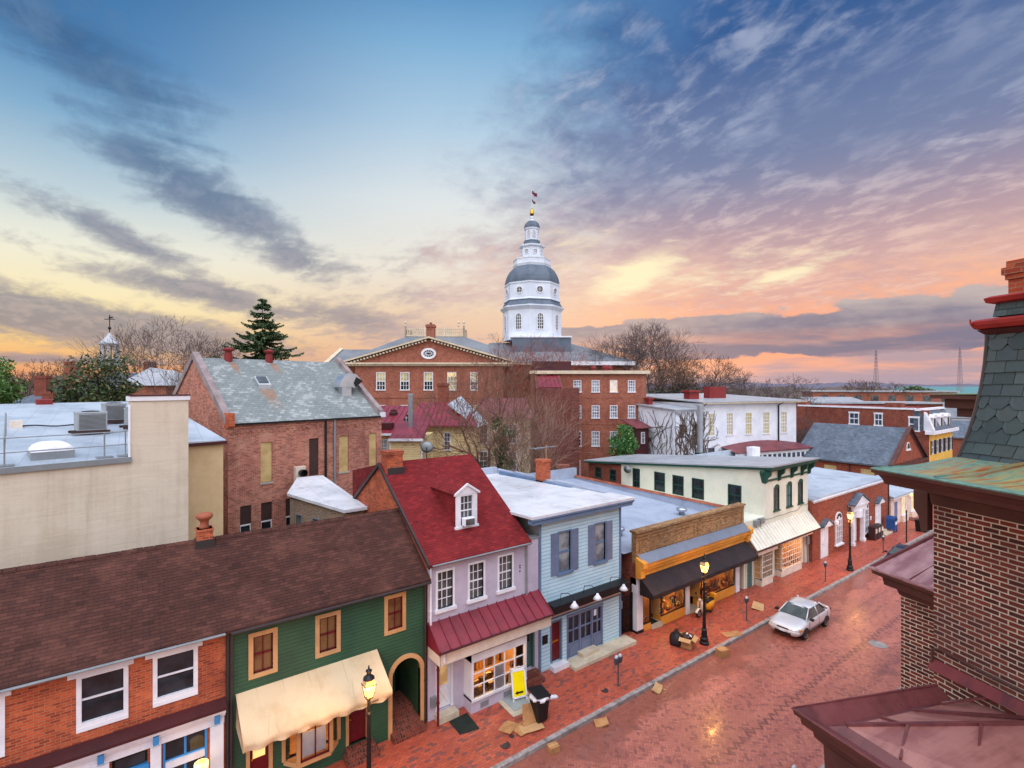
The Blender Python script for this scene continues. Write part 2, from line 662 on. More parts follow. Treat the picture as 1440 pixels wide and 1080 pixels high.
def glow(name, c, strength, c2=None, scale=3.0):
    """something that gives off light: a lamp glass or a lit room behind a curtain"""
    def fn(b):
        p = pos()
        n = noise(p, scale, 3, .6)
        col = mixc(ss(n, .4, .62), c, c2 or c)
        put(b.inputs['Base Color'], tuple(x * .4 for x in c))
        put(b.inputs['Emission Color'], col)
        b.inputs['Emission Strength'].default_value = strength
        b.inputs['Roughness'].default_value = .15
    return mat(name, fn)


def stucco(name, c1, c2):
    def fn(b):
        uv = uvs(); p = pos()
        n1 = noise(p, .4, 6, .65)
        lay = noise(vec(uv, .35, 3.2, 1), 1.4, 6, .6, .5)
        run = noise(vec(uv, 2.6, .12, 1), 1.3, 5, .65)
        c = mixc(ss(n1 + (run - .5) * .5, .4, .7), c1, c2)
        c = mixc(ss(run, .6, .78) * .3, c, tuple(x * .6 for x in c2))
        put(b.inputs['Base Color'], shade(shade(c, lay, .16), noise(p, 14, 4, .65), .14))
        put(b.inputs['Roughness'], .88)
        bump(b, lay + noise(p, 6, 4) * .3, .55, .02)
    return mat(name, fn)


def canvas(name, c1, c2):
    def fn(b):
        uv = uvs(); p = pos()
        u, v, _ = sep(uv)
        n1 = noise(p, .9, 5, .6)
        run = noise(vec(uv, 1.2, .5, 1), 1.0, 4, .55)
        seam = ss(((u / 1.15).f('FRACT') - .5).f('ABSOLUTE'), .018, .004)
        c = mixc(ss(n1 + (run - .5) * .2, .4, .7), c1, c2)
        c = mixc(seam * .35, c, tuple(x * .5 for x in c2))
        put(b.inputs['Base Color'], shade(c, noise(p, 20, 3), .12))
        put(b.inputs['Roughness'], .85)
        bump(b, noise(p, 1.6, 4, .6) + seam * .4, .1, .02)
    return mat(name, fn)


def goods(name, cols, w=.22, h=.3, emit=0.0):
    """merchandise on shelves: random coloured packages"""
    def fn(b):
        uv = uvs()
        a, fac = bricktex(uv, (0, 0, 0), (1, 1, 1), (0, 0, 0), w, h, .012, .3)
        r = noise(a, 9, 0)
        c = ramp(r, [(.3 + .4 * i / len(cols), x) for i, x in enumerate(cols)], 'CONSTANT')
        c = mixc(fac, c, (.02, .015, .01))
        put(b.inputs['Base Color'], c)
        if emit:
            put(b.inputs['Emission Color'], c); b.inputs['Emission Strength'].default_value = emit
        b.inputs['Roughness'].default_value = .5
    return mat(name, fn)


def paving(name, ang, unit, c1, c2, c3, mo, wet=.32, kind='herring', gutter_y=99.0):
    def fn(b):
        p = pos()
        x, y, z = sep(p)
        ca, sa = math.cos(ang) / unit, math.sin(ang) / unit
        u = x * ca + y * sa
        v = y * ca - x * sa
        i = u.f('FLOOR'); j = v.f('FLOOR')
        fx = u - i; fy = v - j
        if kind == 'herring':
            k = (i - j).f('FLOORED_MODULO', 4.0)
            hz = k.f('LESS_THAN', 1.5)
            k1 = ss(k, .5, .6) * hz
            k2 = (1.0 - hz) * k.f('LESS_THAN', 2.5)
            bx = fx + k1; by = fy + k2
            lx = 1.0 + hz; ly = 2.0 - hz
            idx = i - k1; idy = j - k2
        else:
            j2 = v.f('FLOOR')
            sh = u * .5 + j2 * .5
            i2 = sh.f('FLOOR')
            bx = (sh - i2) * 2.0; by = fy
            lx = E._b(2.0, 'ADD', 0.0); ly = E._b(1.0, 'ADD', 0.0)
            idx = i2; idy = j2 + 7.0
        ed = bx.f('MINIMUM', lx - bx).f('MINIMUM', by.f('MINIMUM', ly - by))
        jt = ss(ed, .11, .03)
        wn = node('ShaderNodeTexWhiteNoise', noise_dimensions='2D')
        put(wn.inputs['Vector'], comb(idx, idy))
        r = E(wn.outputs[0])
        big = noise(p, .22, 6, .64, .4)
        track = noise(vec(p, .12, 1.1, 1), 1.0, 5, .6, .3)
        sm = noise(p, 7, 4, .65)
        c = mixc(r, c1, c2)
        c = mixc(ss(r, .84, .9), c, c3)
        c = shade(c, big, .7)
        c = shade(c, track, .8)
        if gutter_y < 90:
            for yy, am in ((10.55, .75), (9.1, .4), (12.6, .3)):
                tri = (((x / .46).f('FRACT') - .5).f('ABSOLUTE') - .25) * 1.0
                dz = (y - yy - tri * .5 - (big - .5) * .5).f('ABSOLUTE')
                c = mixc(ss(dz, .1, .03) * ss(noise(p, .35, 3), .3, .45) * am, c, tuple(q * .25 for q in c1))
        damp = ss(noise(p, .5, 7, .66, .5) + ss(y, gutter_y - 1.9, gutter_y - .1) * .4, .55, .68)
        c = mixc(damp * .6, c, tuple(x * .42 for x in c1))
        c = mixc(jt * .8, c, mo)
        put(b.inputs['Base Color'], shade(c, sm, .3))
        put(b.inputs['Roughness'], (wet + (sm - .5) * .25 + (track - .5) * .9 + (r - .5) * .1 - damp * .12).clamp())
        b.inputs['Specular IOR Level'].default_value = .5
        bump(b, (1.0 - jt) * .8 + r * .3 + sm * .35, .16, .008)
    return mat(name, fn)


# ------------------------------------------------------------------ palette
brick_orange = brick('brick_orange', s2l(190, 86, 50), s2l(146, 56, 36), s2l(160, 116, 88), patch=s2l(110, 48, 36), pale=s2l(200, 112, 72), m=.009, odd=.25)
brick_hall = brick('brick_hall', s2l(186, 114, 94), s2l(156, 86, 70), s2l(176, 140, 122), patch=s2l(112, 66, 58), pale=s2l(196, 150, 128), m=.012, w=.24, h=.085)
brick_red = brick('brick_red', s2l(142, 64, 46), s2l(108, 44, 34), s2l(136, 98, 82), patch=s2l(98, 48, 40), pale=s2l(160, 86, 64))
brick_far = brick('brick_far', s2l(162, 90, 68), s2l(136, 68, 52), s2l(156, 118, 98), patch=s2l(122, 66, 54), pale=s2l(176, 110, 86))
brick_bank = brick('brick_bank', s2l(160, 74, 50), s2l(124, 46, 32), s2l(144, 96, 76), patch=s2l(128, 60, 42), bmp=.3)
brick_front = brick('brick_front', s2l(124, 54, 43), s2l(82, 40, 36), s2l(212, 198, 176), w=.215, h=.074, m=.0095, patch=s2l(84, 50, 46), bmp=.9, stain=.4, odd=.55)
brick_stair = brick('brick_stair', s2l(118, 58, 48), s2l(92, 42, 38), s2l(120, 84, 74), patch=s2l(82, 44, 42))
brick_tan = brick('brick_tan', s2l(176, 136, 92), s2l(140, 100, 62), s2l(150, 126, 96), w=.2, h=.08, patch=s2l(120, 86, 56))
brick_step = brick('brick_step', s2l(136, 62, 44), s2l(96, 44, 36), s2l(120, 96, 84), w=.1, h=.2)
shingle_brown = shingle('shingle_brown', s2l(84, 50, 41), s2l(54, 33, 30), w=.26, h=.115, patch=s2l(108, 68, 56))
shingle_red = shingle('shingle_red', s2l(126, 32, 34), s2l(94, 24, 28), w=.26, h=.12, patch=s2l(130, 42, 42), var=.35, hot=s2l(158, 46, 46))
slate_grey = shingle('slate_grey', s2l(128, 146, 142), s2l(100, 120, 120), w=.35, h=.24, patch=s2l(170, 178, 174), rough=.6, var=.3)
slate_blue = shingle('slate_blue', s2l(96, 106, 118), s2l(74, 84, 98), w=.3, h=.22, patch=s2l(110, 116, 124), rough=.6)
slate_far = plain('slate_far', s2l(118, 122, 126), .7, .3, scale=.3, c2=s2l(98, 104, 112))
lead_roof = plain('lead_roof', s2l(92, 104, 118), .55, .2, scale=.5, c2=s2l(76, 88, 102))
green_clap = clapboard('green_clapboard', s2l(40, 80, 54), .125, s2l(32, 66, 46))
blue_clap = clapboard('blue_clapboard', s2l(178, 208, 220), .17, s2l(160, 194, 210), var=.15)
yellow_clap = clapboard('yellow_clapboard', s2l(230, 206, 152), .15, s2l(214, 188, 134))
lavender = plain('lavender_stucco', s2l(186, 178, 194), .8, .15, scale=.8, c2=s2l(170, 162, 180), bmp=.15)
beige = stucco('beige_stucco', s2l(210, 197, 177), s2l(194, 180, 158))
beige_warm = plain('warm_stucco', s2l(206, 180, 140), .85, .15, scale=.5, c2=s2l(190, 162, 122), bmp=.2)
cream = plain('cream_paint', s2l(222, 220, 202), .75, .18, scale=.6, c2=s2l(206, 208, 190), bmp=.3)
white_brick = plain('white_painted_brick', s2l(222, 224, 230), .8, .2, scale=.7, c2=s2l(204, 208, 218), bmp=.35)
yellow_paint = plain('yellow_paint', s2l(222, 176, 80), .75, .15)
pink_paint = plain('pale_pink_paint', s2l(224, 200, 184), .7, .2, c2=s2l(208, 180, 164))
white = plain('white_paint', s2l(226, 226, 230), .55, .14, c2=s2l(206, 206, 214))
offwhite = plain('offwhite_paint', s2l(220, 206, 190), .6, .2, c2=s2l(200, 184, 168))
dome_white = plain('dome_white', s2l(214, 220, 228), .65, .1, scale=.25, c2=s2l(196, 204, 216))
stone_trim = plain('stone_trim', s2l(206, 190, 164), .7, .2)
tan_trim = plain('tan_trim', s2l(196, 152, 106), .6, .2, c2=s2l(178, 134, 90))
orange_trim = plain('orange_trim', s2l(226, 156, 62), .55, .22, c2=s2l(206, 136, 50))
maroon = plain('maroon_paint', s2l(104, 22, 30), .45, .2, c2=s2l(88, 18, 26))
maroon_dark = plain('maroon_dark', s2l(74, 32, 34), .5, .25, c2=s2l(60, 26, 28))
brown_trim = plain('brown_trim', s2l(86, 52, 46), .5, .25, c2=s2l(70, 42, 40))
green_trim = plain('green_trim', s2l(28, 76, 62), .5, .2, c2=s2l(22, 62, 52))
teal_door = plain('teal_door', s2l(78, 110, 106), .5, .2)
blue_trim = plain('blue_trim', s2l(96, 122, 152), .55, .18, c2=s2l(84, 108, 138))
blue_grey = plain('blue_grey_paint', s2l(110, 122, 148), .55, .18, c2=s2l(96, 108, 134))
bright_blue = plain('bright_blue', s2l(62, 140, 200), .5, .15)
black_metal = plain('black_metal', s2l(26, 26, 29), .42, .3, c2=s2l(18, 18, 20))
dark_metal = plain('dark_metal', s2l(58, 50, 50), .5, .3)
grey_metal = plain('grey_metal', s2l(140, 146, 150), .45, .25, metal=.3)
zinc = plain('zinc_duct', s2l(186, 192, 200), .3, .2, metal=.75)
concrete = plain('concrete', s2l(178, 172, 162), .85, .35, c2=s2l(150, 144, 136), bmp=.3)
concrete_pale = plain('step_stone', s2l(196, 184, 160), .85, .35, c2=s2l(170, 158, 136), bmp=.3)
granite = plain('granite_kerb', s2l(158, 150, 146), .7, .5, scale=2.5, c2=s2l(112, 104, 102), bmp=.3)
clay = plain('clay_pot', s2l(156, 88, 62), .7, .3, c2=s2l(120, 64, 50))
gold = plain('gold_leaf', s2l(214, 172, 60), .3, .1, metal=.9)
red_vent = plain('red_vent', s2l(128, 40, 40), .55, .25)
red_trim = plain('red_trim', s2l(150, 40, 36), .45, .25, c2=s2l(122, 30, 30))
plywood = plain('plywood', s2l(196, 170, 118), .8, .3, c2=s2l(170, 144, 96), scale=1.6)
darkwood = plain('dark_boarding', s2l(66, 46, 42), .8, .35)
rubber = plain('rubber_mat', s2l(34, 42, 36), .95, .5, scale=4, bmp=.4)
canvas_tan = canvas('tan_canvas', s2l(208, 184, 148), s2l(192, 166, 128))
canvas_black = plain('black_canvas', s2l(34, 28, 30), .6, .3, scale=1.2, c2=s2l(48, 36, 38))
roof_white = membrane('white_roof_coating', s2l(208, 209, 212), s2l(184, 187, 192), s2l(146, 136, 128), 1.2, .6)
roof_blue = membrane('pale_blue_roof', s2l(164, 174, 190), s2l(146, 156, 174), s2l(122, 130, 146), 1.1, .4)
roof_grey = membrane('grey_roof', s2l(176, 186, 196), s2l(150, 162, 174), s2l(110, 112, 116), 1.0, .45)
roof_gov = membrane('dull_grey_roof', s2l(160, 164, 168), s2l(140, 144, 150), s2l(112, 112, 116), 1.0, .4)
seam_maroon = seamed('maroon_metal', s2l(128, 34, 50), s2l(104, 26, 40))
seam_dark = seamed('dark_maroon_metal', s2l(118, 54, 58), s2l(90, 40, 46), .5, .3)
seam_front = seamed('weathered_maroon_metal', s2l(162, 108, 100), s2l(128, 76, 72), .4, .25)
seam_front2 = seamed('maroon_gutter_metal', s2l(110, 58, 58), s2l(84, 42, 44), .32, .25)
seam_cream = seamed('cream_metal', s2l(224, 220, 204), s2l(204, 200, 184), .5, .12)
copper = seamed('green_copper', s2l(124, 176, 158), s2l(92, 140, 124), .55, .25)
copper_rust = seamed('rusted_copper', s2l(132, 150, 116), s2l(108, 128, 100), .6, .3, rust=s2l(158, 104, 58))
pane_dark = glass('dark_pane')
pane_grey = glass('grey_pane', (.05, .055, .06), .08, (.12, .12, .12))
pane_blind = glass('blind_pane', s2l(122, 90, 58), .25, s2l(92, 64, 40))
pane_white = glass('white_curtain_pane', s2l(150, 156, 160), .15, s2l(96, 100, 106))
pane_cream = glass('cream_blind_pane', s2l(196, 184, 134), .2, s2l(150, 138, 96))
pane_blue = glass('blue_pane', (.03, .05, .07), .06, (.06, .09, .12))
pane_clear = clear('clear_glass')
lit_warm = glow('lit_room', (1.0, .62, .22), 1.2, (.55, .25, .06), 2.2)
lit_yellow = glow('lit_curtain', (1.0, .74, .32), .9, (.6, .4, .14), 1.6)
lit_dim = glow('dim_lit_room', (.9, .6, .28), .5, (.35, .2, .08), 1.5)
lamp_glass = glow('lamp_glass', (1.0, .50, .10), 2.6, (1.0, .74, .34), 5)
bulb = glow('ceiling_bulb', (1.0, .70, .36), 9.0)
inner_wall = plain('interior_wall', s2l(214, 168, 108), .8, .1)
goods_toys = goods('shop_goods', [s2l(180, 40, 40), s2l(60, 90, 150), s2l(220, 170, 50), s2l(230, 220, 200), s2l(40, 110, 80), s2l(90, 40, 90), s2l(30, 25, 25)])
goods_books = goods('shop_books', [s2l(150, 90, 40), s2l(200, 140, 60), s2l(90, 60, 40), s2l(220, 190, 130), s2l(120, 40, 30)], .3, .4)
paver_walk = paving('brick_pavement', R(0), .105, s2l(182, 86, 60), s2l(156, 70, 52), s2l(124, 70, 62), s2l(104, 58, 50), .5, 'running')
paver_road = paving('brick_road', R(45), .1, s2l(180, 110, 92), s2l(158, 92, 78), s2l(138, 82, 74), s2l(120, 74, 66), .36, gutter_y=14.75)


# ------------------------------------------------------------------ ground, pavement, road
def lerp(a, b, t): return a + (b - a) * max(0.0, min(1.0, t))


def wallz(x):  # level of the paving along the shop fronts
    if x < 20: return .34
    if x < 24: return lerp(.34, 0.0, (x - 20) / 4)
    return lerp(0.0, -.12, (x - 24) / 20)


def gz(x, y): return lerp(0.0, wallz(x), (y - 14.9) / 3.1)


def sheet(name, xs, ys, zf, m):
    mb = MB()
    for a, b in zip(xs, xs[1:]):
        for c, d in zip(ys, ys[1:]):
            mb.face([(a, c, zf(a, c)), (b, c, zf(b, c)), (b, d, zf(b, d)), (a, d, zf(a, d))])
    return tag(mb.build(name, m), kind='structure')


earth = plain('winter_ground', s2l(104, 90, 76), .95, .4, scale=.02, c2=s2l(84, 84, 66))
sheet('ground', [-3000, -400, -40, 120, 500, 2500, 7000], [-400, -60, 60, 300, 1200, 7000], lambda x, y: -.6, earth)
sheet('road', [-40, 0, 40, 84], [8.0, 14.75], lambda x, y: -.15, paver_road)
sheet('pavement', [-40, -10] + [2 * i for i in range(0, 36)] + [84], [14.9, 16, 17, 18.4], gz, paver_walk)
sheet('side_pavement', [-40, 84], [-3, 7.85], lambda x, y: 0.0, paver_walk)
mb = MB()
for i in range(-18, 40):
    mb.box(i * 2.1 + .008, i * 2.1 + 2.092, 14.72, 14.93, -.3, .006)
mb.build('kerb', granite, bev=.012)
tag(bpy.data.objects['kerb'], kind='structure')
mb = MB()
for i in range(-18, 40): mb.box(i * 2.1 + .008, i * 2.1 + 2.092, 7.8, 8.02, -.3, .006)
tag(mb.build('near_kerb', granite, bev=.012), kind='structure')

FS = Fc((0, 18), 0)


def FX(x): return Fc((x, 0), R(90), -1)      # a side wall facing the left of the street; u is y


def FXr(x): return Fc((x, 0), R(90), 1)


def slab(mb, pts, th):
    """sloping sheet with thickness th straight down"""
    return mb.ext(pts, (0, 0, -th))


def gutter(par, x0, x1, y, z, m, r=.06):
    mb = MB()
    mb.box(x0, x1, y - r, y + r, z - r, z)
    mb.build('gutter', m, par, bev=.015)


def spout(par, x, y, z0, z1, m, r=.045, name='downspout'):
    mb = MB()
    mb.tube([(x, y, z0), (x, y, z1)], r, 8)
    for z in (z0 + (z1 - z0) * .3, z0 + (z1 - z0) * .75): mb.tube([(x, y, z), (x, y, z + .05)], r * 1.35, 8)
    mb.build(name, m, par, smooth=False)


def panel_door(par, fc, u0, u1, z0, z1, m, fm, n=-.08, fw=.09, lights=None, gm=None, name='door', rows=3, knob=True):
    mb = MB()
    fc.box(mb, u0, u1, n - .05, n, z0, z1)
    w = u1 - u0
    h = z1 - z0
    zt = z1 - (h * lights if lights else 0)
    for i in range(2):
        a = u0 + .09 + i * (w / 2 - .04); b = a + w / 2 - .14
        for j in range(rows):
            c = z0 + .1 + j * (zt - z0 - .1) / rows
            fc.box(mb, a, b, n, n + .018, c, c + (zt - z0 - .1) / rows - .1)
    d = mb.build(name, m, par)
    fr = MB()
    fc.box(fr, u0 - fw, u0, n - .06, .035, z0, z1)
    fc.box(fr, u1, u1 + fw, n - .06, .035, z0, z1)
    fc.box(fr, u0 - fw, u1 + fw, n - .06, .038, z1, z1 + fw)
    fr.build('frame', fm, d)
    if lights:
        g = MB()
        fc.box(g, u0 + .1, u1 - .1, n, n + .012, zt + .04, z1 - .09)
        g.build('pane', gm or pane_dark, d)
    if knob:
        k = MB()
        q = fc.p(u0 + .07, n + .04, z0 + h * .47)
        k.lathe(q.x, q.y, [(.01, q.z - .03), (.03, q.z - .02), (.03, q.z + .02), (.01, q.z + .03)], 8)
        k.build('handle', gold, d)
    return d


def interior(par, x0, x1, z0, z1, y0, y1, gm, light=None, shelf=True):
    """a lit shop room behind the glass, with goods on stepped shelves"""
    mb = MB()
    mb.face([(x0, y1, z0), (x1, y1, z0), (x1, y1, z1), (x0, y1, z1)])
    mb.face([(x0, y0, z0), (x0, y1, z0), (x0, y1, z1), (x0, y0, z1)])
    mb.face([(x1, y0, z0), (x1, y1, z0), (x1, y1, z1), (x1, y0, z1)])
    mb.face([(x0, y0, z1), (x1, y0, z1), (x1, y1, z1), (x0, y1, z1)])
    mb.face([(x0, y0, z0), (x1, y0, z0), (x1, y1, z0), (x0, y1, z0)])
    r = mb.build('shop_room', inner_wall, par)
    rr = random.Random(int(x0 * 10))
    if shelf:
        g = MB()
        for k, (yy, zz, hh) in enumerate(((y0 + .12, z0 + .02, .34), (y0 + .38, z0 + .02, .62), (y1 - .2, z0 + .02, (z1 - z0) * .85))):
            x = x0 + .06
            while x < x1 - .1:
                w = rr.uniform(.1, .3)
                h = hh * rr.uniform(.55, 1.0)
                if rr.random() > .22: g.box(x, min(x + w, x1 - .03), yy, yy + .14, zz, zz + h)
                x += w + rr.uniform(.02, .12)
        g.build('goods', gm, r)
    if light:
        l = MB()
        n = max(1, int((x1 - x0) / .9))
        for i in range(n):
            cx = x0 + (x1 - x0) * (i + .5) / n
            l.lathe(cx, (y0 + y1) / 2 - .1, [(.09, z1 - .07), (.1, z1 - .02)], 10)
        l.build('ceiling_lamp', bulb, r)
        ld = bpy.data.lights.new('shop_lamp', 'POINT')
        ld.energy = light
        ld.color = (1.0, .66, .34)
        ld.shadow_soft_size = .1
        lo = bpy.data.objects.new('shop_lamp', ld)
        COL.objects.link(lo)
        lo.location = ((x0 + x1) / 2, (y0 + y1) / 2 - .15, z1 - .25)
    return r


def box_walls(mb, x0, x1, y0, y1, z0, z1, front=False):
    mb.face([(x0, y0, z0), (x0, y1, z0), (x0, y1, z1), (x0, y0, z1)])
    mb.face([(x1, y0, z0), (x1, y1, z0), (x1, y1, z1), (x1, y0, z1)])
    mb.face([(x0, y1, z0), (x1, y1, z0), (x1, y1, z1), (x0, y1, z1)])
    if front: mb.face([(x0, y0, z0), (x1, y0, z0), (x1, y0, z1), (x0, y0, z1)])


def pitched(par, x0, x1, ye, ze, yr, zr, yb, m, th=.1, name='roof'):
    mb = MB()
    mb.ext([(x0, ye, ze), (x1, ye, ze), (x1, yr, zr), (x0, yr, zr)], (0, 0, -th))
    mb.ext([(x0, yr, zr), (x1, yr, zr), (x1, yb, ze), (x0, yb, ze)], (0, 0, -th))
    r = mb.build(name, m, par)
    return r


def ridge_tiles(par, x0, x1, y, z, m, seed):
    mb = MB()
    rr = random.Random(seed)
    x = x0
    while x < x1 - .05:
        w = min(.3, x1 - x)
        t = rr.uniform(0, .015)
        mb.ext([(x, y - .13, z - .075 + t), (x, y, z + .035 + t), (x, y + .13, z - .075 + t)], (w - .01, 0, 0))
        x += w
    mb.build('ridge_cap', m, par)


# ---------------- brick house with the blue and white shop front
def brick_house():
    t = thing('row_house', 'orange brick house with white upper windows and a blue trimmed white shop front', 'house', (-5, 18, .3))
    wins = [(-1.11, -.17, 4.33, 5.58), (.57, 1.5, 4.39, 5.59), (-3.6, -2.66, 4.33, 5.6), (-6.2, -5.2, 4.33, 5.6), (-8.8, -7.8, 4.33, 5.6)]
    mb = MB()
    shop = [(.72, 1.83, .9, 3.3), (-.45, .36, .4, 3.05), (-2.6, -.9, .9, 3.02)]
    FS.wall(mb, -12, 2.33, .2, 5.95, wins + shop, .14)
    box_walls(mb, -12, 2.33, 18, 23.4, .2, 5.95)
    w = mb.build('wall', brick_orange, t)
    for i, (a, b, c, d) in enumerate(wins):
        
        w_ = window(t, FS, a + .02, b - .02, c + .02, d - .02, white, pane_dark, 1, 2, .11, -.10, .03, False, 0, mun=.022)
        l_ = MB(); FS.box(l_, a - .27, b + .21, .0, .07, d + .04, d + .24); l_.build('lintel', white, w_, bev=.008)
        l_ = MB(); FS.box(l_, a - .09, b + .09, .0, .045, c - .2, c - .09); l_.build('sill', white, w_)
    # shop front
    m = MB()
    FS.box(m, -9, 2.28, .0, .10, 3.1, 3.62)
    for a, b in ((1.9, 2.26), (.42, .68), (-.86, -.5), (-3.0, -2.64)): FS.box(m, a, b, .0, .14, .35, 3.1)
    FS.box(m, -9, 2.3, .0, .3, 3.5, 3.6); FS.box(m, -9, 2.3, .0, .18, 3.36, 3.5)
    FS.box(m, .68, 1.9, .0, .08, .35, .9)
    FS.box(m, -2.64, -.86, .0, .08, .35, .9)
    sf = m.build('shop_front', white, t, bev=.01)
    for u in (2.08, .55, -.68, -2.82): br = MB(); FS.box(br, u - .07, u + .07, .1, .24, 3.2, 3.44); br.build('bracket', bright_blue, sf)
    c = MB()
    c.ext([(-9, 18.0, 3.84), (-9, 17.62, 3.7), (-9, 17.62, 3.62), (-9, 18.0, 3.62)], (11.32, 0, 0))
    c.build('canopy', maroon_dark, t)
    window(t, FS, .78, 1.77, .95, 3.22, bright_blue, pane_dark, 2, 3, .06, -.1, .03, False, mun=.06, mid=False, name='shop_window', label='shop window with bright blue bars')
    tr = MB()
    FS.box(tr, .74, 1.8, -.05, .02, 2.25, 2.45)
    tr.build('rail', white, t)
    window(t, FS, -2.52, -.98, .95, 2.95, bright_blue, pane_dark, 2, 2, .07, -.1, .03, False, mun=.05, name='shop_window')
    panel_door(t, FS, -.38, .3, .4, 2.55, white, bright_blue, lights=.55, gm=pane_dark)
    tr = MB(); FS.box(tr, -.38, .3, -.1, -.06, 2.66, 2.98); tr.build('transom', pane_dark, t)
    pitched(t, -12, 2.345, 17.66, 5.98, 20.7, 8.1, 23.7, shingle_brown)
    ridge_tiles(t, -12, 2.34, 20.7, 8.1, shingle_brown, 3)
    gutter(t, -12, 2.28, 17.62, 5.95, grey_metal, .05)
    spout(t, 2.37, 17.93, .4, 5.85, dark_metal)
    # chimney with a clay hood
    x, y = 2.02, 20.66
    ch = MB(); ch.box(x - .24, x + .24, y - .24, y + .24, 7.8, 8.5); ch.box(x - .27, x + .27, y - .27, y + .27, 8.42, 8.5)
    cc = ch.build('chimney', brick_orange, t, bev=.012)
    fl = MB(); fl.box(x - .28, x + .28, y - .3, y + .28, 7.8, 8.14); fl.build('flashing', dark_metal, cc)
    p = MB(); p.lathe(x, y, [(.15, 8.5), (.17, 8.54), (.13, 8.6), (.14, 8.74), (.17, 8.78), (.25, 8.86), (.27, 8.92), (.23, 8.99), (.1, 9.04)], 14)
    p.build('chimney_pot', clay, cc, smooth=True)


brick_house()


# ---------------- green clapboard house
def green_house():
    t = thing('row_house', 'dark green clapboard house with tan window frames and an arched passage', 'house', (5.8, 18, .34))
    wins = [(3.1, 3.68, 4.26, 5.44), (5.15, 5.73, 4.28, 5.46), (7.62, 8.2, 4.33, 5.51)]
    holes = wins + [(7.78, 8.94, .3, 3.1), (6.1, 6.84, .62, 2.6), (2.95, 3.62, .5, 2.6), (4.2, 5.6, 1.1, 2.55)]
    mb = MB()
    FS.wall(mb, 2.41, 9.2, .2, 5.95, holes, .16)
    box_walls(mb, 2.41, 9.2, 18.02, 23.4, .2, 5.95)
    # spandrels closing the arch
    n = 12
    for sgn in (-1, 1):
        cx, r, zs = 8.36, .58, 2.52
        corner = (cx + sgn * r, 18, 3.1)
        arc = [(cx + sgn * r * math.cos(PI / 2 * i / n), 18, zs + r * math.sin(PI / 2 * i / n)) for i in range(n + 1)]
        for a, b in zip(arc, arc[1:]): mb.face([corner, a, b])
        for a, b in zip(arc, arc[1:]): mb.face([a, b, (b[0], 18.2, b[2]), (a[0], 18.2, a[2])])
    mb.build('wall', green_clap, t)
    for a, b, c, d in wins:
        w = window(t, FS, a, b, c, d, tan_trim, pane_blind, 1, 1, .14, -.1, .03, False)
        s = MB()
        for q in ((a, a + .045, c, d), (b - .045, b, c, d), (a, b, c, c + .05), (a, b, d - .05, d), (a, b, (c + d) / 2 - .03, (c + d) / 2 + .03), ((a + b) / 2 - .015, (a + b) / 2 + .015, c, d)):
            FS.box(s, q[0], q[1], -.065, -.03, q[2], q[3])
        s.build('sash', maroon, w)
    # arched passage
    fr = MB()
    path = [(8.94, .3), (8.94, 2.52)] + [(8.36 + .58 * math.cos(a * PI / 16), 2.52 + .58 * math.sin(a * PI / 16)) for a in range(1, 16)] + [(7.78, 2.52), (7.78, .3)]
    outer = [(9.1, .3), (9.1, 2.52)] + [(8.36 + .74 * math.cos(a * PI / 16), 2.52 + .74 * math.sin(a * PI / 16)) for a in range(1, 16)] + [(7.62, 2.52), (7.62, .3)]
    for i in range(len(path) - 1):
        q = [path[i], path[i + 1], outer[i + 1], outer[i]]
        fr.ext([(u, 17.94, z) for u, z in q], (0, .16, 0))
    fr.build('arch_frame', tan_trim, t)
    ps = MB()
    ps.face([(7.78, 18.1, .3), (7.78, 19.9, .3), (7.78, 19.9, 3.1), (7.78, 18.1, 3.1)])
    ps.face([(8.94, 18.1, .3), (8.94, 19.9, .3), (8.94, 19.9, 3.1), (8.94, 18.1, 3.1)])
    ps.face([(7.78, 18.1, 3.1), (8.94, 18.1, 3.1), (8.94, 19.9, 3.1), (7.78, 19.9, 3.1)])
    pa = ps.build('passage', green_clap, t)
    panel_door(pa, Fc((0, 19.8), 0), 7.84, 8.6, .78, 2.75, maroon, green_trim)
    stp = MB()
    stp.box(7.7, 9.02, 17.6, 18.0, .2, .52); stp.box(7.78, 8.94, 18.0, 18.6, .2, .66); stp.box(7.78, 8.94, 18.6, 19.9, .2, .78)
    stp.build('steps', brick_step, t)
    panel_door(t, FS, 6.16, 6.8, .72, 2.52, maroon, tan_trim, lights=.35, gm=pane_blind, fw=.11)
    panel_door(t, FS, 3.0, 3.56, .62, 2.52, maroon, tan_trim, lights=.55, gm=lit_warm, fw=.11)
    st2 = MB(); st2.box(5.95, 7.1, 17.45, 18.0, .2, .5); st2.box(6.02, 7.0, 17.7, 18.0, .5, .66); st2.build('door_step', brick_step, t)
    # oriel shop window
    b = MB()
    P = [(4.0, 18), (4.35, 17.55), (5.4, 17.55), (5.8, 18)]
    b.ext([(x, y, .95) for x, y in P], (0, 0, .16)); b.ext([(x, y, 2.45) for x, y in P], (0, 0, .2))
    for i, (x, y) in enumerate(P): b.box(x - .06, x + .06, y - .06, y + .04, 1.1, 2.46)
    ow = b.build('oriel_window', tan_trim, t)
    for i in range(3):
        (x0, y0), (x1, y1) = P[i], P[i + 1]
        g = MB(); g.face([(x0, y0, 1.11), (x1, y1, 1.11), (x1, y1, 2.45), (x0, y0, 2.45)]); g.build('pane', pane_clear, ow)
    sh = MB(); FSo = Fc((0, 17.55), 0)
    for q in ((4.42, 4.47), (5.3, 5.35), (4.87, 4.91)): FSo.box(sh, q[0], q[1], .0, .03, 1.14, 2.42)
    FSo.box(sh, 4.42, 5.35, .0, .03, 1.12, 1.18)
    sh.build('sash', maroon, ow)
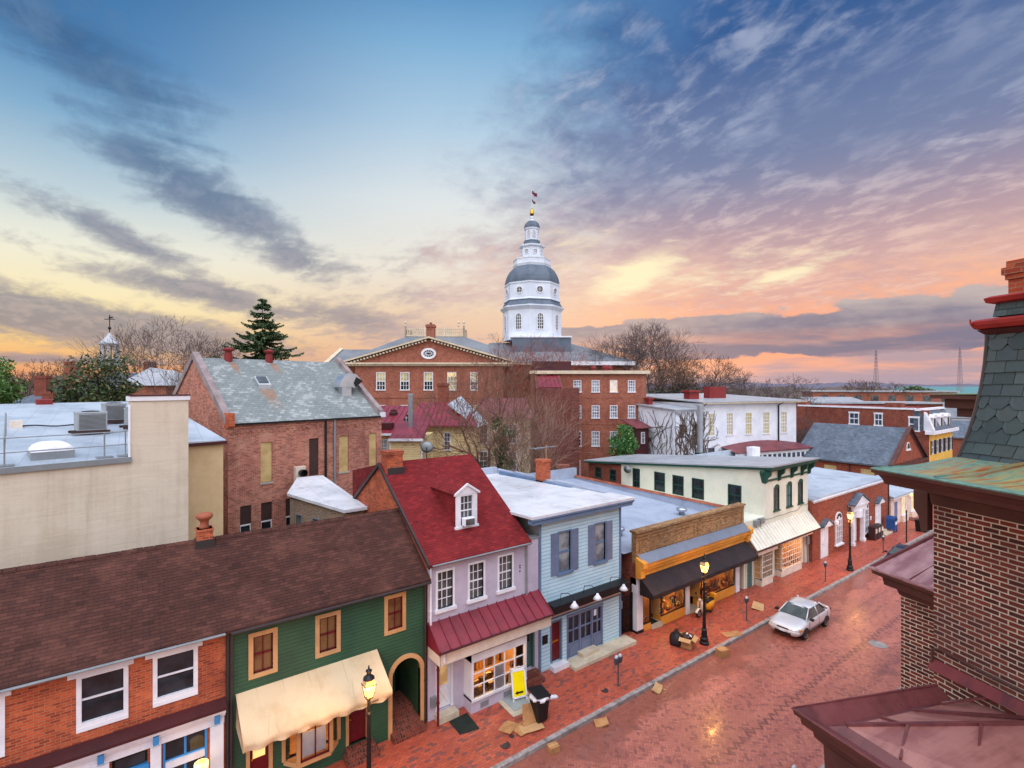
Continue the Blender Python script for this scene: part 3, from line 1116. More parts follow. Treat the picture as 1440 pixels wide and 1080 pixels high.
    wp = MB(); wp.box(4.5, 5.28, 17.7, 17.72, 1.15, 1.95); wp.build('display_panel', white, ow)
    interior(t, 4.2, 5.6, 1.1, 2.55, 18.02, 18.9, goods_books, 16, False)
    # roof over this half
    pitched(t, 2.345, 9.24, 17.66, 5.98, 20.7, 8.1, 23.7, shingle_brown)
    ridge_tiles(t, 2.35, 9.24, 20.7, 8.1, shingle_brown, 5)
    gutter(t, 2.42, 9.2, 17.6, 5.93, dark_metal, .065)
    spout(t, 2.47, 17.9, .4, 5.8, dark_metal)
    spout(t, 9.12, 17.92, .4, 5.8, dark_metal)
    # canvas awning
    aw = MB()
    nx = 40
    zt, zf, yf = 3.8, 2.98, 16.62
    top = [(lerp(2.6, 7.2, i / nx), 17.99, zt) for i in range(nx + 1)]
    sag = [.004 * math.sin(i * 1.9) - .025 * abs(math.sin(i * PI / 8)) for i in range(nx + 1)]
    r1 = [(p[0], lerp(17.99, yf, .5), lerp(zt, zf, .5) + s * 1.2) for p, s in zip(top, sag)]
    r2 = [(p[0], yf, zf + s) for p, s in zip(top, sag)]
    r3 = [(p[0], yf + .02 + .04 * math.sin(i * .9), zf - .16 + .02 * math.sin(i * 1.3)) for i, p in enumerate(top)]
    r4 = [(p[0], yf + .05 + .06 * math.sin(i * 1.15), zf - .27 - .04 * abs(math.sin(i * PI / 8))) for i, p in enumerate(top)]
    aw.rings([top, r1, r2, r3, r4], False, False, False)
    for x in (2.6, 7.2): aw.face([(x, 17.99, zt), (x, yf, zf), (x, yf + .05, zf - .27), (x, 17.97, zf - .18)])
    a = aw.build('awning', canvas_tan, t, smooth=True)
    bar = MB(); bar.tube([(2.6, yf + .05, zf - .04), (7.2, yf + .05, zf - .04)], .025); bar.build('awning_bar', grey_metal, a)


green_house()


# ---------------- lavender house with the red roof
def lavender_house():
    t = thing('row_house', 'lavender house with a steep red shingle roof, one dormer and a maroon metal pent roof', 'house', (12, 18, .34))
    wins = [(9.70, 10.38, 4.58, 6.03), (11.18, 11.86, 4.60, 6.03), (12.67, 13.35, 4.63, 6.05)]
    mb = MB()
    FS.wall(mb, 9.26, 14.86, .2, 6.5, wins + [(9.66, 10.33, .55, 2.34), (13.86, 14.56, .72, 2.4), (10.95, 13.62, .85, 2.3)], .16)
    mb.face([(14.86, 18, .2), (14.86, 27.5, .2), (14.86, 27.5, 6.5), (14.86, 18, 6.5)])
    mb.face([(9.26, 27.5, .2), (14.86, 27.5, .2), (14.86, 27.5, 6.5), (9.26, 27.5, 6.5)])
    mb.build('wall', lavender, t)
    for a, b, c, d in wins: window(t, FS, a, b, c, d, white, pane_grey, 3, 4, .09, -.12, .03, True, .0, mun=.028)
    yr, zr = 22.75, 9.84
    g = MB()
    g.face([(9.26, 18, .2), (9.26, 27.5, .2), (9.26, 27.5, 6.55), (9.26, yr, zr - .08), (9.26, 18, 6.6)])
    g.build('gable_wall', brick_orange, t)
    g = MB(); g.face([(14.2, 18, 6.4), (14.2, 27.5, 6.4), (14.2, yr, zr - .08)])
    g.build('gable_wall', brick_orange, t)
    pitched(t, 9.2, 14.24, 17.7, 6.52, yr, zr, 27.8, shingle_red, .12)
    rk = MB()
    for x0 in (9.14,):
        rk.ext([(x0, 17.68, 6.36), (x0, yr, zr - .16), (x0, yr, zr + .02), (x0, 17.68, 6.54)], (.07, 0, 0))
        rk.ext([(x0, 27.8, 6.36), (x0, yr, zr - .16), (x0, yr, zr + .02), (x0, 27.8, 6.54)], (.07, 0, 0))
    rk.build('rake_board', dark_metal, t)
    # front parapet step beside the brown roof
    gutter(t, 9.3, 14.2, 17.64, 6.5, grey_metal, .05)
    spout(t, 14.12, 17.93, 4.1, 6.45, grey_metal)
    spout(t, 9.36, 17.93, 3.9, 6.3, white)
    spout(t, 9.42, 17.45, .4, 3.2, maroon, .05)
    cp = MB(); cp.box(14.16, 14.88, 17.96, 18.3, 6.5, 6.58); cp.build('coping', grey_metal, t)
    # rear wing in red shingles seen past the gable
    rw = MB(); rw.ext([(9.34, 23.0, 9.75), (9.34, 26.7, 8.95), (9.34, 26.7, 7.1), (9.34, 23.0, 9.5)], (4.4, 0, 0))
    rw.build('rear_dormer', shingle_red, t)
    # chimney by the gable
    c = MB(); c.box(9.3, 10.1, 22.1, 22.75, 9.2, 10.32); c.box(9.26, 10.14, 22.06, 22.79, 10.24, 10.42)
    cc = c.build('chimney', brick_orange, t, bev=.01)
    f = MB(); f.box(9.36, 10.15, 22.02, 22.8, 9.2, 9.66); f.build('flashing', dark_metal, cc)
    # dormer: front plane where the roof slope meets it
    k = (zr - 6.52) / (yr - 17.7)
    yd = DORM_Y
    zb = 6.52 + (yd - 17.7) * k
    xl, xr, ze, za = 11.1, 12.12, zb + 1.42, zb + 1.78
    xm = (xl + xr) / 2
    yb_e = 17.7 + (ze - 6.52) / k
    yb_a = 17.7 + (za - 6.52) / k
    ck = MB()
    for x in (xl, xr): ck.face([(x, yd, zb), (x, yd, ze), (x, yb_e, ze)])
    d = ck.build('dormer', shingle_red, t)
    dr = MB()
    dr.ext([(xl - .1, yd - .12, ze - .03), (xm, yd - .12, za + .03), (xm, yb_a + .1, za + .03), (xl - .1, yb_e + .05, ze - .03)], (0, 0, .06))
    dr.ext([(xr + .1, yd - .12, ze - .03), (xm, yd - .12, za + .03), (xm, yb_a + .1, za + .03), (xr + .1, yb_e + .05, ze - .03)], (0, 0, .06))
    dr.build('dormer_roof', shingle_red, d)
    df = MB()
    df.ext([(xl - .02, yd, zb), (xl + .2, yd, zb), (xl + .2, yd, ze), (xl - .02, yd, ze)], (0, -.06, 0))
    df.ext([(xr - .2, yd, zb), (xr + .02, yd, zb), (xr + .02, yd, ze), (xr - .2, yd, ze)], (0, -.06, 0))
    df.ext([(xl - .12, yd, ze - .04), (xr + .12, yd, ze - .04), (xm, yd, za + .02)], (0, -.07, 0))
    df.ext([(xl - .12, yd - .08, ze - .05), (xm, yd - .08, za + .0), (xm, yd - .08, za + .1), (xl - .12, yd - .08, ze + .05)], (0, -.06, 0))
    df.ext([(xr + .12, yd - .08, ze - .05), (xm, yd - .08, za + .0), (xm, yd - .08, za + .1), (xr + .12, yd - .08, ze + .05)], (0, -.06, 0))
    df.box(xl - .08, xr + .08, yd - .1, yd, zb - .06, zb + .03)
    df.build('dormer_front', white, d)
    window(d, Fc((0, yd), 0), xl + .22, xr - .22, zb + .06, ze - .1, white, pane_grey, 3, 4, .05, -.06, .05, False, 0, mun=.025)
    ac = thing('air_conditioner', 'small white air conditioner filling the lower sash of the red roof dormer window', 'air conditioner', ((xl + xr) / 2, yd - .2, zb + .08))
    a = MB(); a.box(xl + .25, xr - .25, yd - .34, yd - .055, zb + .08, zb + .42); a.build('casing', white, ac, bev=.02)
    a = MB(); a.box(xl + .29, xr - .29, yd - .35, yd - .34, zb + .12, zb + .38); a.build('grille', pane_grey, ac)
    # pent roof
    pr = MB()
    for i in range(1):
        pr.ext([(9.26, 17.99, 4.15), (14.86, 17.99, 4.15), (14.8, 16.9, 3.46), (9.2, 16.9, 3.46)], (0, 0, -.06))
    for x in (9.24, 14.8): pr.face([(x, 17.99, 4.12), (x, 16.92, 3.42), (x, 16.92, 3.3), (x, 17.99, 3.3)])
    p = pr.build('pent_roof', seam_maroon, t)
    sm = MB()
    for i in range(13):
        x = 9.28 + i * 5.54 / 12
        sm.ext([(x - .015, 17.98, 4.16), (x + .015, 17.98, 4.16), (x + .015 - .05, 16.9, 3.47), (x - .015 - .05, 16.9, 3.47)], (0, 0, .045))
    sm.build('seam', seam_maroon, p)
    gutter(p, 9.2, 14.8, 16.86, 3.47, maroon_dark, .05)
    spout(p, 9.45, 17.0, 3.0, 3.5, white, .035)
    ft = MB(); ft.box(9.3, 14.8, 17.05, 17.12, 2.88, 3.36); ft.box(9.26, 14.84, 17.0, 18.0, 3.3, 3.36)
    ft.box(9.26, 9.32, 17.05, 18.0, 2.88, 3.3); ft.build('fascia', offwhite, t)
    # shop bay
    yb = 17.42
    FB = Fc((0, yb), 0)
    base = MB(); base.box(10.9, 13.68, yb + .02, 18.0, .1, .78)
    bb = base.build('bay_base', lavender, t)
    for u in (11.35, 12.5):
        v = MB(); FB.box(v, u, u + .38, -.02, .01, .38, .58); v.build('vent', grey_metal, bb)
    fr = MB()
    for u in (10.9, 13.6): FB.box(fr, u, u + .1, -.6, .03, .78, 2.62)
    FB.box(fr, 10.9, 13.7, -.6, .05, .74, .84); FB.box(fr, 10.9, 13.7, -.6, .04, 2.32, 2.64)
    for i in range(1, 5): u = 11.0 + i * 2.6 / 5; FB.box(fr, u - .025, u + .025, -.04, .0, .84, 2.32)
    for z in (1.34, 1.84): FB.box(fr, 11.0, 13.6, -.04, .004, z - .022, z + .022)
    FL = FX(10.93)
    for z in (1.34, 1.84): FL.box(fr, yb, 18, -.02, .0, z - .02, z + .02)
    bw = fr.build('shop_window', white, t)
    gp = MB(); gp.face([FB.p(11, -.02, .84), FB.p(13.6, -.02, .84), FB.p(13.6, -.02, 2.32), FB.p(11, -.02, 2.32)]); gp.face([(10.95, yb, .84), (10.95, 18, .84), (10.95, 18, 2.32), (10.95, yb, 2.32)])
    gp.build('pane', pane_clear, bw)
    wp = MB(); FB.box(wp, 12.07, 12.53, -.06, -.05, .86, 1.82); wp.build('display_panel', white, bw)
    interior(t, 11.0, 13.6, .84, 2.32, yb + .1, 19.3, goods_books, 50)
    # the three doors
    d = panel_door(t, FS, 9.7, 10.3, .58, 2.3, white, white, n=-.1, lights=.5, gm=lit_dim, rows=1)
    xx = MB()
    for s in (1, -1):
        a = FS.p(10.0 - .2 * s, -.09, .7); b = FS.p(10.0 + .2 * s, -.09, 1.35)
        xx.tube([a, b], .022, 4)
    xx.build('cross_brace', offwhite, d)
    panel_door(t, FS, 13.9, 14.52, .74, 2.38, teal_door, teal_door, n=-.12, lights=.32, gm=pane_dark, rows=2)
    s = MB(); s.box(13.75, 14.75, 17.4, 18.0, .1, .48); s.box(13.8, 14.7, 17.68, 18.0, .48, .66); s.build('steps', brick_step, t)
    s = MB(); s.box(9.55, 10.45, 17.6, 18.05, .1, .52); s.build('door_sill', concrete_pale, t)
    # pipes, meter box and a fixing plate on the wall
    u = MB(); FS.box(u, 9.36, 9.58, .0, .14, .85, 1.25); FS.box(u, 13.72, 13.86, .0, .1, 1.2, 1.6); u.build('meter_box', grey_metal, t, bev=.015)
    for z in (5.35, 5.45, 5.2): u = MB(); FS.box(u, 13.76, 13.82, .0, .03, z, z + .04); u.build('wall_fixing', black_metal, t)


DORM_Y = 18.97
lavender_house()


# ---------------- pale blue house
def blue_house():
    t = thing('row_house', 'pale blue clapboard house with slate blue shutters and a flat white roof', 'house', (17.6, 18, .34))
    wins = [(16.1, 16.84, 4.62, 6.5), (18.52, 19.24, 4.62, 6.5)]
    mb = MB()
    FS.wall(mb, 14.9, 20.36, .2, 7.34, wins + [(15.58, 16.28, .5, 2.44), (16.6, 19.04, .4, 2.46)], .15)
    w = mb.build('wall', blue_clap, t)
    s = MB(); box_walls(s, 14.9, 20.36, 18, 29.8, .2, 7.2); s.build('side_wall', grey_tar, t)
    for x in (14.9, 20.3): cb = MB(); FS.box(cb, x - .02, x + .1, .0, .035, .3, 7.3); cb.build('corner_board', blue_trim, t)
    for a, b, c, d in wins:
        wd = window(t, FS, a, b, c, d, blue_trim, pane_white, 1, 2, .07, -.12, .02, True, mun=.05)
        for sx in (a - .5, b + .08):
            sh = MB()
            FS.box(sh, sx, sx + .42, .0, .04, c - .06, d + .04)
            for k in range(22):
                z = c + .04 + k * (d - c - .08) / 22
                if k != 10: FS.box(sh, sx + .05, sx + .37, .035, .052, z, z + .045)
            sh.build('shutter', blue_grey, wd)
    # roof with upstand on the right
    r = MB()
    r.ext([(14.15, 17.55, 7.62), (20.98, 17.55, 7.62), (20.98, 29.8, 7.22), (14.15, 20.2, 7.52)], (0, 0, -.12))
    r.ext([(14.15, 20.2, 7.52), (20.98, 29.8, 7.22), (14.9, 29.8, 7.22), (14.9, 20.2, 7.5)], (0, 0, -.12))
    rr = r.build('roof', roof_white, t)
    up = MB()
    for i in range(5):
        y0 = 19.4 + i * 2.08
        up.box(20.62 + (i % 2) * .006, 20.98, y0, y0 + 2.06, 7.0, 7.62 - i * .03 + (.05 if i % 2 else 0))
    up.box(15.0, 20.6, 29.5, 29.85, 7.0, 7.66)
    up.build('parapet', roof_blue, rr)
    co = MB()
    co.box(14.25, 20.88, 17.62, 17.99, 7.22, 7.48)
    co.ext([(14.2, 17.55, 7.5), (14.2, 17.55, 7.42), (14.2, 17.66, 7.32), (14.2, 17.66, 7.5)], (6.74, 0, 0))
    co.box(20.4, 20.9, 17.8, 29, 7.2, 7.48)
    co.build('cornice', blue_trim, t)
    ch = MB(); ch.box(20.4, 21.05, 24.3, 25.0, 7.0, 8.75); ch.box(20.36, 21.09, 24.26, 25.04, 8.62, 8.78)
    ch.build('chimney', brick_orange, t, bev=.01)
    # dark sign board with three gooseneck lamps
    b = MB(); b.ext([(15.36, 18.0, 3.42), (15.36, 17.5, 3.36), (15.36, 17.52, 2.98), (15.36, 18.0, 2.98)], (5.16, 0, 0))
    b.build('sign_board', black_metal, t, bev=.01)
    pk = MB(); FS.box(pk, 15.0, 20.3, .0, .05, 2.66, 2.97); pk.build('frieze', pink_paint, t)
    tr = MB(); FS.box(tr, 15.0, 20.3, .0, .07, 2.58, 2.66); tr.build('rail', blue_trim, t)
    for x in (16.25, 17.75, 19.6):
        lp = MB()
        lp.tube([(x - .25, 17.8, 3.42), (x - .25, 17.72, 3.78), (x - .1, 17.35, 3.86), (x, 17.15, 3.66), (x, 17.12, 3.55)], .016, 6)
        l = lp.build('gooseneck_lamp', black_metal, t)
        sh = MB(); sh.lathe(x, 17.1, [(.05, 3.56), (.07, 3.5), (.13, 3.42), (.22, 3.3), (.2, 3.3), (.11, 3.42)], 14)
        sh.build('lamp_shade', white, l, smooth=True)
    panel_door(t, FS, 15.64, 16.22, .56, 2.4, maroon, blue_grey, n=-.09, fw=.07)
    m = MB(); FS.box(m, 15.75, 16.1, -.09, -.05, 1.42, 1.5); m.build('letter_slot', gold, t)
    # glazed double doors
    fr = MB()
    for u in (16.6, 17.42, 18.24, 18.96): FS.box(fr, u, u + .09, -.1, .03, .4, 2.46)
    FS.box(fr, 16.6, 19.05, -.1, .04, 2.36, 2.5)
    FS.box(fr, 16.6, 19.05, -.1, -.02, .4, 1.0)
    for k in range(3):
        a = 16.69 + k * .82; bq = a + .73
        FS.box(fr, (a + bq) / 2 - .025, (a + bq) / 2 + .025, -.1, -.01, 1.0, 2.36)
        for z in (1.02, 1.66): FS.box(fr, a, bq, -.1, -.012, z, z + .06)
        FS.box(fr, a + .08, bq - .08, -.03, .0, .5, .9)
    dd = fr.build('glazed_doors', blue_grey, t)
    g = MB(); g.face([FS.p(16.6, -.07, 1.0), FS.p(19.05, -.07, 1.0), FS.p(19.05, -.07, 2.36), FS.p(16.6, -.07, 2.36)]); g.build('pane', pane_dark, dd)
    nt_ = MB(); FS.box(nt_, 18.48, 18.66, -.06, -.05, 1.95, 2.25); nt_.build('paper_notice', white, dd)
    pl = MB(); FS.box(pl, 15.08, 15.4, .0, .03, 1.55, 1.95); pl.build('plaque', black_metal, t)
    st = MB(); st.box(16.4, 20.7, 17.2, 18.0, .1, .4); st.build('step', concrete_pale, t, bev=.015)
    st = MB(); st.box(17.3, 18.4, 17.6, 18.0, .4, .58); st.build('door_step', concrete_pale, t, bev=.015)
    st = MB(); st.box(15.5, 16.4, 17.62, 18.0, .1, .5); st.build('door_sill', white, t)


grey_tar = membrane('tarred_side', s2l(120, 116, 114), s2l(86, 82, 82), s2l(50, 48, 48), .8, .7, .8)
blue_house()

# alley gate between the blue house and the black awning shop
t = thing('iron_gate', 'dark iron gate closing the narrow alley beside the pale blue house', 'gate', (21, 18, .2))
mb = MB()
for i in range(11): mb.box(20.46 + i * .105, 20.48 + i * .105, 18.28, 18.3, .15, 2.2 + .02 * (i % 2))
for z in (.3, 1.2, 2.05): mb.box(20.42, 21.6, 18.27, 18.31, z, z + .05)
mb.build('bars', black_metal, t)
mb = MB(); mb.box(20.42, 20.5, 18.22, 18.34, .1, 2.3); mb.box(21.53, 21.61, 18.22, 18.34, .1, 2.3); mb.build('posts', black_metal, t)
mb = MB(); mb.box(20.38, 20.6, 18.05, 18.2, 1.75, 2.15); mb.build('lock_box', grey_metal, t, bev=.02)


# ---------------- shop with the black awning
def awning_shop():
    t = thing('shop_building', 'single storey shop with tan brick parapet, orange cornice and black awning', 'shop', (27, 18, 0))
    x0, x1 = 21.62, 32.4
    mb = MB()
    mb.box(x0, x1, 18.0, 18.32, 3.9, 5.5)
    mb.build('parapet', brick_tan, t)
    cp = MB(); cp.box(x0 - .06, x1 + .06, 17.9, 18.4, 5.5, 5.62); FS.box(cp, x0, x1, .0, .05, 5.32, 5.42)
    for a, b in ((x0 + .25, 26.9), (27.2, x1 - .25)):
        FS.box(cp, a, b, .0, .04, 5.12, 5.18); FS.box(cp, a, b, .0, .04, 4.42, 4.48)
        FS.box(cp, a, a + .07, .0, .038, 4.48, 5.12); FS.box(cp, b - .07, b, .0, .038, 4.48, 5.12)
    cp.build('coping', brick_tan, t)
    pr = MB(); pr.ext([(x0 + .1, 18.0, 4.36), (x1, 18.0, 4.36), (x1, 17.5, 4.0), (x0 + .1, 17.5, 4.0)], (0, 0, -.05)); pr.build('cornice_flashing', zinc, t)
    c = MB()
    c.box(x0, x1 + .1, 17.58, 18.0, 3.72, 3.97); c.box(x0, x1 + .1, 17.7, 18.0, 3.5, 3.72); c.box(x0, x1 + .1, 17.86, 18.0, 3.15, 3.5)
    for x in (x0 - .06, x1 - .12):
        c.ext([(x, 18, 4.25), (x, 17.45, 4.05), (x, 17.45, 3.75), (x, 17.62, 3.6), (x, 17.62, 3.2), (x, 18, 3.1)], (.34, 0, 0))
    c.build('cornice', orange_trim, t, bev=.015)
    w = MB()
    box_walls(w, x0, x1, 18.3, 34, -.3, 4.4)
    w.box(x0, x1, 18.0, 18.3, 2.75, 3.9)
    w.build('wall', brick_red, t)
    pl = MB(); pl.box(x0, x0 + .5, 17.95, 18.4, .3, 3.1); p_ = pl.build('pier', white, t)
    for q in ((31.35, 31.8), (26.0, 26.35)): pl = MB(); pl.box(q[0], q[1], 17.95, 18.35, 0, 3.05); pl.build('pier', white, t)
    pb = MB(); pb.box(x0 - .03, x0 + .53, 17.92, 18.43, -.2, .3); pb.build('plinth', black_metal, p_)
    # show windows on orange bases, doorways set back between them
    def show(a, b, y0, z):
        m = MB(); m.box(a, b, y0, y0 + .6, -.25, z); bs = m.build('window_base', orange_trim, t, bev=.015)
        f = MB()
        for u in (a, b - .06): f.box(u, u + .06, y0, y0 + .06, z, 2.75)
        f.box(a, b, y0, y0 + .07, z, z + .06); f.box(a, b, y0, y0 + .07, 2.6, 2.75)
        sw = f.build('shop_window', black_metal, t)
        g = MB(); g.face([(a, y0 + .03, z), (b, y0 + .03, z), (b, y0 + .03, 2.7), (a, y0 + .03, 2.7)])
        g.face([(b, y0 + .03, z), (b, y0 + .7, z), (b, y0 + .7, 2.7), (b, y0 + .03, 2.7)])
        g.build('pane', pane_clear, sw)
    show(22.15, 22.85, 18.0, .45)
    show(23.75, 25.95, 18.0, .5)
    show(27.6, 31.3, 18.0, .5)
    interior(t, 22.15, 22.85, .4, 2.74, 18.1, 19.2, goods_toys, 30)
    interior(t, 23.75, 25.95, .45, 2.74, 18.1, 19.6, goods_toys, 65)
    interior(t, 27.6, 31.3, .45, 2.74, 18.1, 20.2, goods_books, 58)
    b = MB(); b.box(22.85, 23.75, 19.2, 19.3, 0, 2.74); b.box(26.3, 27.6, 19.2, 19.3, 0, 2.74); b.build('shop_door', maroon_dark, t)
    b = MB(); b.box(22.85, 23.75, 17.9, 19.2, -.2, .24); b.box(26.35, 27.6, 17.9, 19.2, -.2, .02); b.build('threshold', concrete_pale, t)
    b = MB(); b.box(22.95, 23.6, 18.1, 18.9, .24, .262); b.build('door_mat', rubber, t)
    rf = MB()
    rf.face([(21.0, 18.33, 4.45), (x1 - .1, 18.33, 4.45), (x1 - .1, 34, 5.0), (21.0, 34, 5.0)])
    r = rf.build('roof', roof_blue, t)
    cq = MB(); cq.box(32.12, 32.42, 18.4, 34, 4.2, 5.12); cq.box(21.0, 32.4, 33.8, 34.15, 4.2, 5.9); cq.box(21.0, 21.2, 29.85, 34, 4.2, 6.4); cq.build('upstand', roof_blue, r)
    ct = MB()
    for i in range(30):
        y = 18.42 + i * .52
        ct.ext([(32.04, y, 5.13), (32.27, y, 5.27), (32.5, y, 5.13)], (0, .49, 0))
    ct.build('ridge_tiles', clay, r)
    for x, y in ((23.2, 20.6), (30.2, 21.2)):
        v = MB(); v.lathe(x, y, [(.2, 4.4), (.2, 4.78), (.33, 4.82), (.36, 4.95), (.3, 5.02), (.02, 5.08)], 12)
        v.build('roof_vent', zinc, r, smooth=True)
    # awning
    a = MB()
    n = 36
    xs = [lerp(21.72, 32.3, i / n) for i in range(n + 1)]
    top = [(x, 17.84, 3.2) for x in xs]
    md = [(x, 17.4, 2.84 - .025 * abs(math.sin(i * PI / 4))) for i, x in enumerate(xs)]
    fr = [(x, 16.96, 2.5 - .012 * math.sin(i * PI / 2)) for i, x in enumerate(xs)]
    vl = [(x, 16.96 + .02 * math.sin(i * 1.3), 2.27) for i, x in enumerate(xs)]
    a.rings([top, md, fr, vl], False, False, False)
    for x in (21.72, 32.3): a.face([(x, 17.84, 3.2), (x, 16.96, 2.5), (x, 16.96, 2.27), (x, 17.84, 2.27)])
    aw = a.build('awning', canvas_black, t)
    br = MB()
    for x in (22.0, 27.0, 32.0): br.tube([(x, 17.84, 2.5), (x, 16.99, 2.42)], .02)
    br.build('awning_arm', grey_metal, aw)


awning_shop()


# ---------------- cream two storey building
def cream_building():
    t = thing('commercial_building', 'cream painted two storey building with green bracketed cornice and cream metal awning', 'building', (38.4, 18, 0))
    X0, X1 = 35.2, 41.62
    FL_ = FX(X0)
    side = [(19.74, 20.76, 4.66, 6.16), (22.74, 23.77, 4.64, 6.16), (24.54, 25.56, 4.64, 6.14), (26.32, 27.37, 4.64, 6.16), (28.91, 29.67, 4.0, 6.15)]
    front = [(36.34, 37.14, 4.5, 6.12), (38.22, 39.02, 4.5, 6.12), (39.98, 40.76, 4.5, 6.12)]
    mb = MB()
    FS.wall(mb, X0, X1, -.3, 7.6, front + [(33.8, 33.8, 0, 0)][:0] + [(36.5, 39.6, .3, 2.4), (40.3, 41.1, -.1, 2.3)], .16)
    FL_.wall(mb, 18, 31, -.3, 6.45, side, .14); mb.face([(X0, 18, 6.45), (X0, 31, 6.45), (X0, 31, 6.5), (X0, 18, 7.76)])
    mb.face([(X1, 18, -.3), (X1, 35, -.3), (X1, 35, 6.1), (X1, 18, 7.7)])
    mb.face([(X0, 30.98, -.3), (X1, 30.98, -.3), (X1, 30.98, 6.4), (X0, 30.98, 6.4)])
    # shop level link to the left
    mb.box(32.42, 35.2, 18.02, 30, -.3, 4.35)
    mb.build('wall', cream, t)
    rb = MB(); FL_.wall(rb, 31.0, 35.1, -.3, 6.2, [(31.59, 32.36, 4.7, 5.7), (33.42, 34.19, 4.7, 5.68)], .14, n=.003)
    rb.face([(X0, 35.1, -.3), (X1, 35.1, -.3), (X1, 35.1, 6.2), (X0, 35.1, 6.2)])
    rb.build('rear_wall', brick_red, t)
    for a, b, c, d in side: window(t, FL_, a + .06, b - .06, c + .04, d - .06, green_trim, pane_dark, 2, 2, .07, -.1, .03, False, mun=.03, back=None)
    for a, b, c, d in [(31.59, 32.36, 4.7, 5.7), (33.42, 34.19, 4.7, 5.68)]: window(t, FL_, a + .06, b - .06, c + .05, d - .05, green_trim, pane_dark, 1, 2, .07, -.1, .03, False, mun=.03)
    for i, (a, b, c, d) in enumerate(front):
        w = window(t, FS, a + .05, b - .05, c + .06, d, green_trim, (pane_grey, blue_pane_shut, pane_grey)[i], 2, 2, .06, -.1, .02, True, mun=.035)
        ar = MB()
        xm, r = (a + b) / 2, (b - a) / 2
        arc = [(xm + r * math.cos(PI * k / 10), d + .05 + .22 * math.sin(PI * k / 10)) for k in range(11)]
        ar.ext([(u, 17.985, z) for u, z in arc], (0, .02, 0)); ar.build('arch_head', green_trim, w)
        hd = MB()
        for k in range(10):
            (u0, z0), (u1, z1) = arc[k], arc[k + 1]
            hd.ext([(u0, 17.96, z0), (u1, 17.96, z1), (xm + (u1 - xm) * 1.25, 17.96, d + .05 + (z1 - d - .05) * 1.5), (xm + (u0 - xm) * 1.25, 17.96, d + .05 + (z0 - d - .05) * 1.5)], (0, .06, 0))
        hd.build('hood', cream, w)
    # roof falling to the rear
    r = MB(); r.ext([(34.85, 17.35, 7.9), (42.05, 17.35, 7.9), (42.05, 35.5, 6.18), (34.95, 35.5, 6.18)], (0, 0, -.1)); r.build('roof', roof_gov, t)
    e = MB(); e.ext([(34.93, 17.4, 7.8), (34.93, 35.5, 6.08), (34.93, 35.5, 5.92), (34.93, 17.4, 7.62)], (.24, 0, 0)); e.build('eaves_board', green_trim, t)
    c = MB()
    c.box(34.9, 42.0, 17.42, 18.0, 7.58, 7.79); c.box(35.0, 41.9, 17.6, 18.0, 7.46, 7.58); c.box(35.2, 41.7, 17.9, 18.0, 6.72, 6.84)
    for x in (35.0, 36.9, 38.8, 40.4, 41.55):
        c.ext([(x, 18, 7.5), (x, 17.5, 7.5), (x, 17.56, 7.2), (x, 17.8, 7.0), (x, 17.84, 6.66), (x, 18, 6.6)], (.2, 0, 0))
    c.ext([(34.95, 18.0, 7.5), (34.85, 18.0, 7.4), (35.2, 18.0, 6.6)], (0, .25, 0))
    c.build('cornice', green_trim, t, bev=.01)
    a = MB(); a.ext([(32.45, 17.99, 3.78), (41.64, 17.99, 3.78), (41.6, 17.08, 2.72), (32.4, 17.08, 2.72)], (0, 0, -.05))
    aw = a.build('awning_roof', seam_cream, t)
    s = MB()
    for i in range(24):
        x = 32.47 + i * 9.13 / 23
        s.ext([(x - .014, 17.98, 3.79), (x + .014, 17.98, 3.79), (x + .014 - .04, 17.08, 2.73), (x - .014 - .04, 17.08, 2.73)], (0, 0, .035))
    s.build('seam', seam_cream, aw)
    g = MB(); g.box(32.4, 41.6, 17.02, 17.09, 2.62, 2.72); g.build('gutter', brown_trim, aw)
    fs = MB(); fs.box(32.7, 35.3, 17.2, 17.3, 2.3, 2.68); fs.box(36.4, 40.6, 17.2, 17.3, 2.42, 2.68); fs.build('fascia', pink_paint, t)
    # projecting shop windows
    for x0, x1, y0, cols, rows, gm, lt in ((33.75, 35.25, 17.5, 5, 5, goods_toys, 60), (36.55, 39.6, 17.55, 9, 5, goods_books, 84)):
        b = MB(); b.box(x0, x1, y0, 18.0, -.4, .38); b.build('window_base', offwhite, t, bev=.01)
        F_ = Fc((0, y0), 0)
        f = MB()
        F_.box(f, x0, x0 + .08, -.1, .02, .38, 2.4); F_.box(f, x1 - .08, x1, -.1, .02, .38, 2.4); F_.box(f, x0, x1, -.1, .03, .36, .46); F_.box(f, x0, x1, -.1, .03, 2.28, 2.42)
        for i in range(1, cols): u = lerp(x0 + .08, x1 - .08, i / cols); F_.box(f, u - .018, u + .018, -.06, -.02, .46, 2.28)
        for j in range(1, rows): z = lerp(.46, 2.28, j / rows); F_.box(f, x0 + .08, x1 - .08, -.06, -.016, z - .018, z + .018)
        Fl = FX(x0 + .02)
        for j in range(0, rows + 1): z = lerp(.46, 2.28, j / rows); Fl.box(f, y0, 18, -.03, .02, z - .018, z + .018)
        w = f.build('shop_window', offwhite, t)
        gl = MB(); gl.face([F_.p(x0, -.05, .46), F_.p(x1, -.05, .46), F_.p(x1, -.05, 2.3), F_.p(x0, -.05, 2.3)]); gl.face([(x0 + .03, y0, .46), (x0 + .03, 18, .46), (x0 + .03, 18, 2.3), (x0 + .03, y0, 2.3)]); gl.build('pane', pane_clear, w)
        interior(t, x0 + .06, x1 - .06, .42, 2.38, y0 + .12, 19.4, gm, lt)
    panel_door(t, FS, 32.75, 33.4, -.1, 2.1, teal_door, cream, n=.01)
